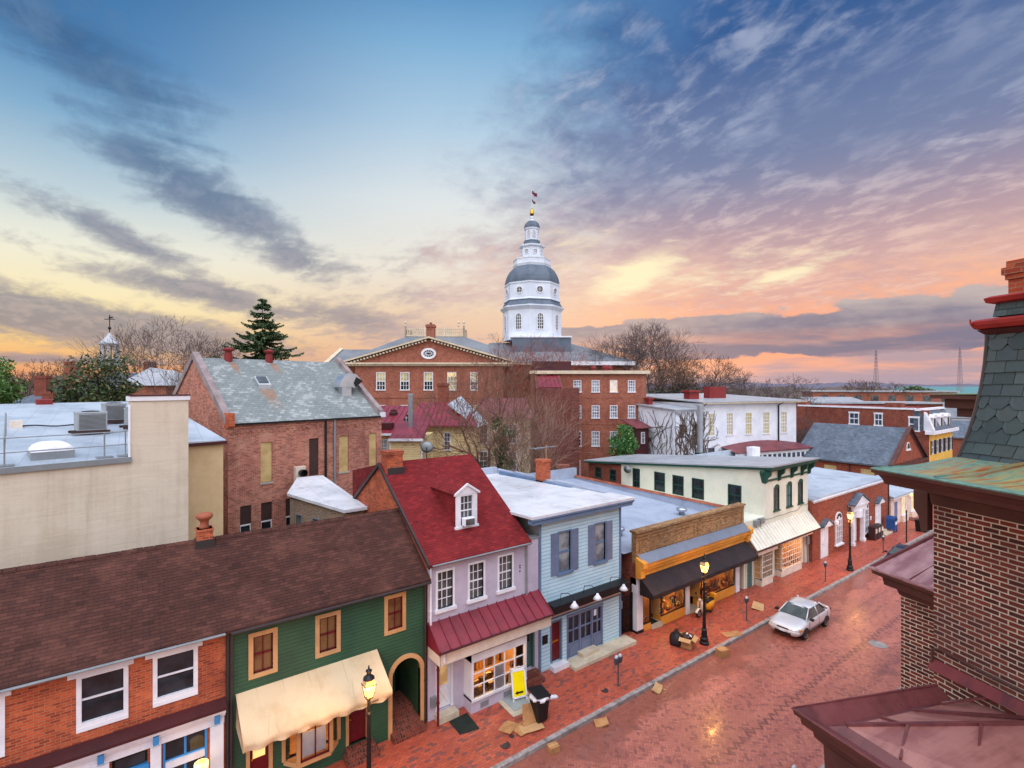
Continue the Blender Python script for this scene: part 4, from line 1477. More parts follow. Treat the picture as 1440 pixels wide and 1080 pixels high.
    panel_door(t, FS, 40.35, 41.05, -.1, 2.25, offwhite, offwhite, n=-.1, lights=.5, gm=lit_dim)
    panel_door(t, FS, 35.5, 36.2, -.1, 2.2, offwhite, cream, n=.01, lights=.5, gm=lit_dim)
    # service boxes, cable and dish
    u = MB(); FS.box(u, 33.6, 34.1, .0, .2, 3.95, 4.3); FS.box(u, 34.2, 34.7, .0, .22, 4.0, 4.36)
    u.tube([(33.85, 17.9, 3.95), (33.85, 17.9, 3.8)], .03); u.tube([(34.4, 17.9, 4.0), (34.4, 17.9, 3.8)], .03); u.build('service_box', grey_metal, t, bev=.01)
    u = MB(); FS.box(u, 41.15, 41.5, .0, .18, 1.3, 1.9); u.tube([(41.32, 17.9, 1.3), (41.3, 17.85, -.1)], .06); u.build('meter_box', grey_metal, t)
    u = MB(); u.tube([(lerp(34.7, 41.6, k / 12), 17.94, 4.12 + .03 * math.sin(k * 2.1) + (.25 if k > 9 else 0)) for k in range(13)], .014, 5); u.build('cable', dark_metal, t)


blue_pane_shut = plain('closed_shutter', s2l(84, 124, 132), .5, .2)
cream_building()
t = thing('satellite_dish', 'grey satellite dish on the side wall of the cream building', 'dish', (35.0, 29.6, 6.0))
mb = MB(); mb.rings([[(34.85 - .12 * (k / 3) ** 2, 29.9 + .42 * (k / 3) * math.cos(a * PI / 8), 6.05 + .34 * (k / 3) * math.sin(a * PI / 8)) for a in range(16)] for k in (3, 2, 1)])
mb.build('reflector', grey_metal, t, smooth=True)
mb = MB(); mb.tube([(35.2, 29.9, 5.8), (34.85, 29.9, 6.0)], .03); mb.tube([(34.8, 29.9, 5.75), (34.3, 29.9, 6.0)], .015); mb.build('arm', dark_metal, t)


# ---------------- brick bank
def bank():
    Y = 17.7
    F_ = Fc((0, Y), 0)
    t = thing('bank_building', 'single storey brick building with white pedimented doors and arched windows', 'building', (49.6, Y, 0))
    x0, x1 = 41.66, 57.6
    mb = MB(); F_.wall(mb, x0, x1, -.4, 4.55, [(48.9, 50.6, -.1, 3.0)], .2); box_walls(mb, x0, x1, Y, 32, -.4, 4.55); mb.build('wall', brick_bank, t)
    rf = MB(); rf.face([(x0, Y + .1, 4.62), (x1, Y + .1, 4.62), (x1, 32, 5.0), (x0, 32, 5.0)]); r = rf.build('roof', roof_grey, t)
    up = MB(); up.box(x0, x1, 31.8, 32.1, 4.6, 6.0); up.build('upstand', roof_grey, r); up = MB(); up.box(x0, x1, Y - .1, Y + .9, 4.58, 4.74); up.build('upstand', roof_grey, r)
    dn = MB()
    dn.box(x0, x1, Y - .16, Y, 4.5, 4.6)
    for i in range(60): x = x0 + .1 + i * .265; dn.box(x, x + .13, Y - .1, Y, 4.38, 4.5)
    dn.build('dentil_cornice', white, t)
    for x, z in ((43.7, 2.32), (54.9, 2.6)):
        d = panel_door(t, F_, x - .5, x + .5, -.12 if x < 50 else .2, z - .1, white, white, n=.02, fw=.16)
        p = MB(); p.ext([(x - .85, Y - .34, z + .08), (x + .85, Y - .34, z + .08), (x, Y - .34, z + .55)], (0, .34, 0)); F_.box(p, x - .85, x + .85, .0, .3, z, z + .08)
        pp = p.build('pediment', white, d)
        p = MB(); p.ext([(x - .92, Y - .4, z + .07), (x, Y - .4, z + .56), (x, Y - .4, z + .64), (x - .92, Y - .4, z + .15)], (0, .4, 0)); p.ext([(x + .92, Y - .4, z + .07), (x, Y - .4, z + .56), (x, Y - .4, z + .64), (x + .92, Y - .4, z + .15)], (0, .4, 0)); p.build('pediment_roof', slate_blue, pp)
    for x in (46.3, 51.9):
        m = MB()
        n = 12
        zs, r_ = 2.45, .62
        pts = [(x - r_, .45), (x + r_, .45)] + [(x + r_ * math.cos(PI * k / n), zs + r_ * math.sin(PI * k / n)) for k in range(n + 1)]
        m.ext([(u, Y - .08, z) for u, z in pts], (0, .08, 0))
        for k in range(3): F_.box(m, x - .5 + .33 * k, x - .47 + .33 * k, .08, .12, .6, 2.5)
        F_.box(m, x - .72, x + .72, .0, .2, .36, .46)
        w = m.build('arched_window', white, t)
        g = MB()
        for i in range(3):
            for j in range(4): F_.box(g, x - .5 + i * .345, x - .5 + i * .345 + .3, .08, .09, .62 + j * .46, .62 + j * .46 + .4)
        pg = g.build('pane', pane_white, w)
        f = MB()
        for k in range(5):
            a0, a1 = PI * k / 5 + .06, PI * (k + 1) / 5 - .06
            f.ext([(x + .2 * math.cos(a0), Y - .095, zs + .1 + .2 * math.sin(a0)), (x + .5 * math.cos(a0), Y - .095, zs + .1 + .42 * math.sin(a0)), (x + .5 * math.cos(a1), Y - .095, zs + .1 + .42 * math.sin(a1)), (x + .2 * math.cos(a1), Y - .095, zs + .1 + .2 * math.sin(a1))], (0, .012, 0))
        f.build('fan_pane', pane_dark, w)
    # portico
    x = 49.75
    p = MB()
    for s in (-1.2, 1.0): F_.box(p, x + s, x + s + .3, .0, .3, .1, 2.75); F_.box(p, x + s - .06, x + s + .36, .0, .36, -.12, .16)
    F_.box(p, x - 1.35, x + 1.45, .0, .4, 2.75, 3.2); F_.box(p, x - 1.5, x + 1.6, .0, .52, 3.2, 3.34)
    p.ext([(x - 1.5, Y - .5, 3.34), (x + 1.6, Y - .5, 3.34), (x + .05, Y - .5, 4.1)], (0, .5, 0))
    pt = p.build('portico', white, t, bev=.01)
    q = MB(); q.ext([(x - 1.62, Y - .6, 3.32), (x + .05, Y - .6, 4.12), (x + .05, Y - .6, 4.22), (x - 1.62, Y - .6, 3.42)], (0, .6, 0)); q.ext([(x + 1.72, Y - .6, 3.32), (x + .05, Y - .6, 4.12), (x + .05, Y - .6, 4.22), (x + 1.72, Y - .6, 3.42)], (0, .6, 0)); q.build('pediment_roof', slate_blue, pt)
    n = MB(); n.box(x - .85, x + .85, Y + .2, Y + .3, -.1, 2.2); n.lathe(x, Y + .25, [(.8, 2.2), (.8, 2.75)], 16); n.build('niche_door', white, pt)
    s = MB(); s.box(54.0, 55.8, Y - .9, Y, -.3, .04); s.box(54.2, 55.6, Y - .5, Y, .04, .2); s.build('steps', concrete_pale, t)
    for u in (48.35, 51.2): l = MB(); F_.box(l, u - .08, u + .08, .05, .2, 1.9, 2.2); l.build('wall_lamp', lamp_glass, t)
    fl = MB(); fl.tube([(45.1, Y - .02, 2.5), (44.5, Y - .5, 2.62)], .03); fl.lathe(44.45, Y - .6, [(.03, 2.45), (.17, 2.5), (.17, 2.72), (.03, 2.78)], 8); fl.lathe(45.05, Y - .35, [(.03, 2.25), (.17, 2.3), (.17, 2.52), (.03, 2.58)], 8); fl.build('flood_lamp', white, t)
    nn = MB(); F_.box(nn, 53.05, 53.3, .0, .03, 1.3, 1.65); nn.build('notice', white, t)
    spout(t, 57.45, Y - .06, -.1, 4.5, dark_metal)


bank()


def corner_shop():
    Y = 17.7
    F_ = Fc((0, Y), 0)
    t = thing('shop_building', 'low pale pink shop with warmly lit bow windows beyond the brick bank', 'shop', (62.5, Y, -.2))
    mb = MB(); F_.wall(mb, 58.2, 66.5, -.4, 2.75, [(60.9, 62.2, .6, 2.3), (63.6, 65.6, .6, 2.3)], .15); box_walls(mb, 58.2, 66.5, Y, 19.8, -.4, 2.75); mb.build('wall', pink_paint, t)
    r = MB(); r.ext([(57.9, Y - .35, 2.75), (66.8, Y - .35, 2.75), (66.8, 19.8, 3.4), (57.9, 19.8, 3.4)], (0, 0, -.12)); r.build('roof', roof_grey, t)
    c = MB(); c.box(58.0, 66.7, Y - .28, Y, 2.45, 2.64); c.build('cornice', white, t)
    for a, b in ((60.9, 62.2), (63.6, 65.6)):
        window(t, F_, a, b, .6, 2.3, white, lit_yellow, 4, 5, .09, -.05, .1, True, mun=.05, mid=False, name='shop_window')
        w = MB(); F_.box(w, a - .15, b + .15, .0, .25, -.3, .5); w.build('window_base', pink_paint, t)
    panel_door(t, F_, 59.0, 59.9, -.2, 2.1, blue_grey, white, n=.02)
    l = MB(); q = F_.p(62.9, .3, 2.3); l.lathe(q.x, q.y, [(.02, 2.2), (.13, 2.28), (.13, 2.46), (.02, 2.54)], 8); l.build('wall_lamp', lamp_glass, t)
    s = MB(); s.box(62.3, 63.5, Y - .8, Y, -.4, .0); s.build('steps', brick_step, t)


corner_shop()


def at(px, dist):
    """ground point at a distance along the view axis, on the bearing of a photo column"""
    r = (px - 720) / 720.0 * dist
    return (CT * dist + ST * r, ST * dist - CT * r)


class Fr(Fc):
    """a plan frame: u along the front, v into the depth"""

    def q(s, u, v, z): return s.p(u, -v, z)

    def bx(s, mb, u0, u1, v0, v1, z0, z1): return s.box(mb, u0, u1, -v1, -v0, z0, z1)

    def poly(s, mb, pts, vec=None):
        P = [s.q(*p) for p in pts]
        if vec is None: mb.face(P)
        else: mb.ext(P, s.U * vec[0] - s.N * vec[1] + Vector((0, 0, vec[2])))
        return mb

    def lathe(s, mb, u, v, prof, n=12, **k):
        c = s.q(u, v, 0)
        return mb.lathe(c.x, c.y, prof, n, **k)

    def side(s, u, flip):
        c = s.q(u, 0, 0)
        return Fc((c.x, c.y), math.atan2(s.U.y, s.U.x) + R(90), flip)


RV = TH - R(90)                                # facing the camera's side of town squarely


# ---------------- slate roofed brick hall
def hall():
    F = Fr((4.25, 32), R(11.8))
    t = thing('brick_hall', 'weathered brick hall with a grey slate gable roof and boarded tall windows', 'hall', F.q(5, 5, 0))
    L_, Dp, ze, za = 9.9, 11.2, 11.27, 15.1
    bo = [(1.75, 2.41, 7.79, 10.13), (4.66, 5.28, 7.78, 10.11), (6.68, 7.36, 7.78, 10.12), (8.92, 9.5, 7.78, 10.13), (.63, 1.23, 4.9, 6.62), (1.77, 2.41, 4.9, 6.62), (3.2, 3.8, 4.9, 6.62)]
    mb = MB(); F.wall(mb, 0, L_, 0, ze, bo, .16)
    F.poly(mb, [(0, 0, 0), (0, Dp, 0), (0, Dp, ze), (0, Dp / 2, za), (0, 0, ze)])
    F.poly(mb, [(L_, 0, 0), (L_, Dp, 0), (L_, Dp, ze), (L_, Dp / 2, za), (L_, 0, ze)])
    F.poly(mb, [(0, Dp, 0), (L_, Dp, 0), (L_, Dp, ze), (0, Dp, ze)])
    for k in range(3): F.bx(mb, -.02, L_, -.04 - .03 * k, 0, ze - .42 + .14 * k, ze - .30 + .14 * k)
    for i in range(33): F.bx(mb, .05 + i * .3, .19 + i * .3, -.05, 0, ze - .55, ze - .42)
    mb.build('wall', brick_hall, t)
    for i, (a, b, c, d) in enumerate(bo):
        m = MB(); F.box(m, a, b, -.12, -.08, c, d)
        wood = plywood if i in (0, 2, 3) else darkwood
        if i > 3: m = MB(); F.box(m, a, b, -.12, -.08, c + .62, d)
        w = m.build('boarded_window', wood, t, ) 
        if i == 1: w['label'] = 'dark boarded window'
        s = MB(); F.box(s, a - .05, b + .05, -.1, .06, c - .1, c); s.build('sill', concrete, w)
        if i > 3:
            g = MB(); F.box(g, a + .05, b - .05, -.13, -.11, c, c + .6); g.build('pane', pane_dark, w)
            g = MB()
            for q in ((a, a + .05), (b - .05, b)): F.box(g, q[0], q[1], -.12, -.06, c, c + .62)
            F.box(g, a, b, -.12, -.06, c + .58, c + .66); g.build('frame', white, w)
    r = MB()
    F.poly(r, [(.2, -.12, ze + .02), (L_ - .15, -.12, ze + .02), (L_ - .15, Dp / 2, za + .06), (.2, Dp / 2, za + .06)], (0, 0, -.1))
    F.poly(r, [(.2, Dp + .12, ze + .02), (L_ - .15, Dp + .12, ze + .02), (L_ - .15, Dp / 2, za + .06), (.2, Dp / 2, za + .06)], (0, 0, -.1))
    ro = r.build('roof', hall_slate, t)
    for u0, u1 in ((-.1, .28), (L_ - .24, L_ + .1)):
        c = MB()
        for v0 in (.15 if u0 < 0 else -.1, Dp + .1):
            z0 = ze + (.1 + (0 if v0 < 1 else 0))
            F.poly(c, [(u0, v0, z0 + .32), (u1, v0, z0 + .32), (u1, Dp / 2, za + .42), (u0, Dp / 2, za + .42)], (0, 0, -.45))
        c.build('gable_coping', coping_stone, t)
    k = MB(); F.bx(k, -.08, .3, -.15, .35, ze - .2, ze + .62); F.bx(k, -.04, .26, -.28, -.1, ze - .1, ze + .3); k.build('kneeler', brick_orange, t)
    k = MB(); F.bx(k, L_ - .2, L_ + .14, -.3, .15, ze - .05, ze + .28); k.build('kneeler', white, t)
    g = MB(); F.bx(g, .1, L_, -.24, -.1, ze - .06, ze + .04)
    g.build('gutter', black_metal, t)
    for u, m in ((5.71, black_metal), (6.33, grey_metal)):
        d = MB(); a = F.q(u, -.1, 0); d.tube([(a.x, a.y, 3), (a.x, a.y, ze)], .075, 8); d.build('downspout', m, t)
    for u in (1.95, 4.55):
        v = Dp / 2 - .12
        m = MB(); F.lathe(m, u, v, [(.26, za - .35), (.24, za + .35), (.2, za + .4), (.2, za + .52), (.33, za + .56), (.36, za + .66), (.1, za + .78)], 12); m.build('roof_vent', red_vent, ro, smooth=False)
    # skylight, big duct, slipped patch
    def sl(u, v, dz=0): return F.q(u, v, ze + (za - ze) * v / (Dp / 2) + dz)
    m = MB(); m.hexa([sl(2.75, 2.75), sl(3.55, 2.75), sl(3.55, 3.5), sl(2.75, 3.5), sl(2.75, 2.75, .3), sl(3.55, 2.75, .3), sl(3.55, 3.5, .34), sl(2.75, 3.5, .34)]); s_ = m.build('skylight', zinc, ro)
    m = MB(); m.hexa([sl(2.85, 2.9, .3), sl(3.45, 2.9, .3), sl(3.45, 3.4, .34), sl(2.85, 3.4, .34), sl(2.85, 2.9, .36), sl(3.45, 2.9, .36), sl(3.45, 3.4, .4), sl(2.85, 3.4, .4)]); m.build('pane', pane_blue, s_)
    m = MB()
    F.bx(m, 8.0, 8.72, 1.9, 2.6, ze + 1.1, ze + 2.1)
    arc = [(2.62 - .95 * math.cos(a), ze + 2.1 + .95 * math.sin(a) * 1.0) for a in [PI * i / 10 for i in range(8)]]
    P = [(7.85 + 0, a, b) for a, b in arc]
    u0 = 7.9
    pts = []
    for i in range(11):
        a = PI - PI * .62 * i / 10
        pts.append((8.75 + .95 * math.cos(a), ze + 2.02 + .95 * math.sin(a)))
    pts += [(9.55, ze + 2.42), (8.95, ze + 1.95), (8.72, ze + 2.02)]
    F.poly(m, [(u, 1.85, z) for u, z in pts], (0, .85, 0))
    du = m.build('exhaust_duct', zinc, ro)
    m = MB(); F.poly(m, [(9.06, 1.8, ze + 2.72), (9.56, 1.8, ze + 2.44), (9.02, 1.8, ze + 2.02), (8.86, 1.8, ze + 2.3)], (0, .95, 0)); m.build('duct_mouth', black_metal, du)
    m = MB(); m.hexa([sl(7.7, 1.3, -.01), sl(8.9, 1.3, -.01), sl(8.9, 2.7, -.01), sl(7.7, 2.7, -.01), sl(7.8, 1.4, .06), sl(8.8, 1.4, .06), sl(8.8, 2.7, .06), sl(7.8, 2.7, .06)]); m.build('flashing', zinc, du)
    # wall fan
    m = MB(); F.box(m, 3.67, 4.3, .0, .3, 7.25, 8.5); f = m.build('wall_fan', offwhite, t, bev=.02)
    m = MB()
    cc = F.p(4.02, .3, 8.12)
    m.rings([[cc + F.N * n_ + F.U * (r_ * math.cos(a * PI / 8)) + Vector((0, 0, r_ * math.sin(a * PI / 8))) for a in range(16)] for n_, r_ in ((0, .2), (.35, .24), (.35, .2), (.05, .18))]); m.build('fan_duct', black_metal, f)
    t2 = thing('satellite_dish', 'white satellite dish below the fan on the brick hall wall', 'dish', F.p(4.25, .4, 7.3))
    m = MB(); cc = F.p(4.3, .75, 7.6)
    m.rings([[cc + F.N * (.1 * (r_ / .33) ** 2) + F.U * (r_ * math.cos(a * PI / 8)) + Vector((0, 0, r_ * math.sin(a * PI / 8))) for a in range(16)] for r_ in (.33, .22, .1)]); m.build('reflector', white, t2, smooth=True)
    m = MB(); m.tube([F.p(4.25, .0, 7.2), F.p(4.28, .5, 7.25), F.p(4.3, .75, 7.55)], .025); m.build('arm', grey_metal, t2)


def hs(b):
    uv = uvs(); p = pos()
    a, fac = bricktex(uv, s2l(126, 133, 131), s2l(104, 113, 112), s2l(66, 76, 76), .3, .2, .008)
    n = noise(p, .45, 6, .62, .5)
    pale = noise(vec(p, .7, .7, .7), .6, 6, .7)
    c = mixc(ss(pale + (a_rand(uv) - .5) * .45, .56, .72) * .75, a, s2l(160, 165, 165))
    c = shade(c, n, .35)
    u, v, _ = sep(uv)
    rust = None
    for (uu, vv, w, h, k) in HALL_RUST:
        d = ((u - uu) / w) * ((u - uu) / w)
        m = ss(d, 1.6, 0) * ss(v, vv - h * 1.2, vv - h * .1) * ss(v, vv + .15, vv) * k
        rust = m if rust is None else rust.f('MAXIMUM', m)
    st = noise(vec(uv, 5, .8, 1), 1.2, 4, .6)
    c = mixc(ss(rust + (st - .5) * 1.3 * ss(rust, 0, .3) + (n - .5) * .5 * ss(rust, 0, .3), .15, 1.1) * .8, c, s2l(140, 96, 62))
    put(b.inputs['Base Color'], shade(c, noise(p, 12, 3), .25))
    put(b.inputs['Roughness'], .6)
    bump(b, (1.0 - fac) + n, .3, .015)


def a_rand(uv):
    a, f = bricktex(uv, (0, 0, 0), (1, 1, 1), (.5, .5, .5), .3, .2, .008)
    return sep(a)[0]


_H = Fr((4.25, 32), R(11.8))
_k = math.atan2(3.83, 5.6)


def _huv(u, v):
    p = _H.q(u, v, 11.27 + 3.83 * v / 5.6)
    t_ = _H.U
    nn = (_H.N * math.sin(_k) + Vector((0, 0, math.cos(_k))))
    tt = Vector((-nn.y, nn.x, 0)).normalized()
    bb = nn.cross(tt)
    if bb.z < 0: bb = -bb
    return p.dot(tt), p.dot(bb)


HALL_RUST = [(*_huv(2.1, 5.2), .28, 1.7, 1.0), (*_huv(4.7, 5.2), .28, 1.5, .9), (*_huv(3.2, 2.7), .5, 2.6, .85)]
hall_slate = mat('hall_slate', hs)
coping_stone = plain('coping_stone', s2l(150, 136, 136), .8, .3, c2=s2l(120, 106, 106))
hall()


# flat roofed brick extension behind the green house
t = thing('flat_roof_extension', 'small brick extension with a white flat roof between the brick hall and red roofed house', 'extension', (8, 28, 0))
Pb = [(6.7, 28.7), (8.2, 24.6), (9.2, 24.6), (9.2, 31.6), (7.9, 31.6)]
mb = MB(); mb.ext([(x, y, 0) for x, y in Pb], (0, 0, 7.45)); mb.build('wall', brick('extension_brick', s2l(150, 110, 84), s2l(120, 90, 72), s2l(170, 156, 136), patch=s2l(120, 112, 98)), t)
mb = MB(); mb.ext([(6.55, 28.7, 7.75), (8.1, 24.3, 7.5), (9.24, 24.3, 7.5), (9.24, 31.6, 8.0), (7.8, 31.7, 8.0)], (0, 0, -.14)); rf = mb.build('roof', roof_white, t)
Fx_ = Fc((6.7, 28.7), math.atan2(24.6 - 28.7, 8.2 - 6.7))
for u in (.6, 2.0): window(t, Fx_, u, u + .45, 5.6, 6.7, grey_metal, pane_grey, 1, 2, .05, .0, .05, False)


# ---------------- beige stucco building at the left with plant on its roof
def beige_building():
    F = Fr((1.877, 25), R(11.8))
    t = thing('stucco_building', 'beige stucco building with a blank wall and pale metal roof', 'building', F.q(-5, 4, 0))
    mb = MB()
    F.poly(mb, [(-6, 0, 0), (0, 0, 0), (0, 0, 12.86), (-1.93, 0, 12.82), (-1.93, 0, 10.6), (-6, 0, 10.6)]); F.poly(mb, [(-6, 0, 0), (-4.7, 15.3, 0), (-4.7, 15.3, 12.2), (-6, 0, 10.6)])
    F.poly(mb, [(0, 0, 0), (0, 15, 0), (0, 15, 10.8), (0, .5, 10.8), (0, .5, 12.86), (0, 0, 12.86)])
    F.poly(mb, [(-1.93, 0, 10.4), (-1.93, .5, 10.4), (-1.93, .5, 12.82), (-1.93, 0, 12.82)])
    F.poly(mb, [(-4.7, 15.3, 0), (0, 15.3, 0), (0, 15.3, 12), (-4.7, 15.3, 12)])
    F.poly(mb, [(-1.93, .5, 10.4), (0, .5, 10.4), (0, .5, 12.86), (-1.93, .5, 12.82)])
    mb.build('wall', beige, t)
    c = MB(); F.bx(c, -2.0, .05, -.05, .55, 12.84, 13.02); c.build('coping', white, t)
    c = MB(); F.bx(c, -2.0, .05, -.07, .57, 13.02, 13.07); c.build('coping_cap', maroon_dark, t)
    r = MB()
    F.poly(r, [(-6.1, -.06, 10.66), (-1.93, -.06, 10.66), (-1.93, 15.5, 12.4), (-4.8, 15.5, 12.4)], (0, 0, -.16))
    F.poly(r, [(-1.93, .5, 10.722), (0, .5, 10.722), (1.3, 15.5, 12.4), (-1.93, 15.5, 12.4)], (0, 0, -.16))
    ro = r.build('roof', roof_seam_long, t)
    e = MB(); F.bx(e, -6.1, -1.95, -.1, -.06, 10.5, 10.7); e.build('roof_edge', grey_metal, ro)
    p = MB(); a = F.q(-2.0, -.03, 0); p.tube([(a.x, a.y, 10.6), (a.x, a.y, 12.7)], .04, 8); p.build('vent_pipe', white, t)
    p = MB(); F.poly(p, [(-3.2, 14.9, 12.3), (-2.5, 14.9, 12.3), (-2.5, 15.4, 12.35), (-3.2, 15.4, 12.35)], (0, 0, .3)); p.build('roof_hatch', red_vent, ro)

    def rz(v): return 10.66 + (v + .06) * 1.74 / 15.56
    # roof cable
    m = MB(); m.tube([F.q(lerp(-4.4, -2.5, k / 8), 7.9 - .14 * k, rz(7.4) + .1 + .03 * math.sin(k)) for k in range(9)], .035, 6); m.build('cable', black_metal, ro)
    m = MB(); F.bx(m, -4.75, -4.35, 7.7, 8.1, rz(7.8) - .1, rz(7.8) + .32); m.build('cable_box', offwhite, ro)
    # railing
    t3 = thing('roof_railing', 'galvanised tube railing along the edge of the pale metal roof', 'railing', F.q(-5, .5, rz(.5)))
    m = MB()
    for z in (.45, .95): m.tube([F.q(-5.9, .35, rz(.35) + z), F.q(-2.0, .35, rz(.35) + z)], .024, 6)
    m.tube([F.q(-5.4, .35, rz(.35) + .95), F.q(-5.0, 6, rz(6) + .95)], .024, 6); m.tube([F.q(-5.4, .35, rz(.35) + .45), F.q(-5.0, 6, rz(6) + .45)], .024, 6)
    m.build('rail', grey_metal, t3)
    for u in (-2.05, -2.7, -5.4): m = MB(); m.tube([F.q(u, .35, rz(.35)), F.q(u, .35, rz(.35) + .95)], .028, 6); F.bx(m, u - .25, u + .25, .2, .5, rz(.35) - .0, rz(.35) + .05); m.build('post', grey_metal, t3)
    m = MB(); m.tube([F.q(-5.0, 6, rz(6)), F.q(-5.0, 6, rz(6) + .95)], .028, 6); m.build('post', grey_metal, t3)
    # skylight dome
    t4 = thing('skylight', 'white domed plastic skylight on the pale metal roof', 'skylight', F.q(-4.1, 1.3, rz(1.3)))
    m = MB(); F.bx(m, -4.7, -3.5, .8, 2.0, rz(.8) - .05, rz(1.4) + .22); m.build('curb', grey_metal, t4)
    m = MB(); rg = []
    for k in range(6):
        s_ = math.cos(k / 5 * PI / 2 * .93); z = rz(1.4) + .22 + .34 * math.sin(k / 5 * PI / 2)
        rg.append([F.q(-4.1 + .58 * s_ * a, 1.4 + .58 * s_ * b, z) for a, b in ((-1, -1), (0, -1.04), (1, -1), (1.04, 0), (1, 1), (0, 1.04), (-1, 1), (-1.04, 0))])
    m.rings(rg, True, False, True); m.build('dome', white, t4, smooth=True)
    # air handlers
    for u, v, w, lab in ((-2.3, 5.5, 1.05, 'left air conditioner on timber skids by the black cable'), (-1.0, 8.0, .85, 'rear air conditioner with its dark grille facing the parapet'), (-.55, 6.2, .6, 'air conditioner half hidden behind the beige parapet wall')):
        a = thing('air_conditioner', 'pale metal ' + lab, 'air conditioner', F.q(u, v, rz(v)), 'roof plant on the beige building')
        z = rz(v)
        m = MB(); F.bx(m, u - w / 2 - .2, u + w / 2 + .1, v - .5, v - .35, z, z + .14); F.bx(m, u - w / 2 - .2, u + w / 2 + .1, v + .25, v + .4, z, z + .14); m.build('skid', darkwood, a)
        m = MB(); F.bx(m, u - w / 2, u + w / 2, v - .45, v + .45, z + .15, z + .92); F.bx(m, u - w / 2 - .02, u + w / 2 + .02, v - .47, v + .47, z + .9, z + .97); bd = m.build('casing', ac_grey, a, bev=.02)
        m = MB()
        for k in range(12): F.box(m, u - w / 2 + .06, u + w / 2 - .06, -v + .45, -v + .465, z + .22 + k * .055, z + .24 + k * .055)
        m.build('louvre', dark_metal, bd)
        m = MB(); F.lathe(m, u, v, [(.32, z + .97), (.32, z + 1.0), (.1, z + 1.02)], 14); m.build('fan_guard', dark_metal, bd)
    m = MB()


ac_grey = plain('unit_grey', s2l(150, 156, 160), .5, .2)
roof_seam_long = membrane('pale_metal_roof', s2l(174, 184, 194), s2l(150, 162, 174), s2l(120, 122, 124), .9, .35, .4)
beige_building()
F = Fr((1.9525, 26), R(11.8))
t = thing('stucco_annex', 'narrow warm beige stucco annex with a pale lean-to roof beside the brick hall', 'annex', F.q(.7, 2, 0))
mb = MB(); F.poly(mb, [(0, 0, 0), (1.38, 0, 0), (1.38, 0, 10.9), (0, 0, 10.9)]); F.poly(mb, [(1.38, 0, 0), (1.38, 8, 0), (1.38, 8, 11.8), (1.38, 0, 10.9)]); mb.build('wall', beige_warm, t)
mb = MB(); F.poly(mb, [(-.05, -.15, 11.02), (1.46, -.15, 10.98), (1.46, 5, 11.75), (-.05, 5, 11.8)], (0, 0, -.1)); mb.build('roof', roof_grey, t)
mb = MB(); F.bx(mb, -.05, 1.48, -.2, -.12, 10.82, 10.95); mb.build('gutter', maroon_dark, t)


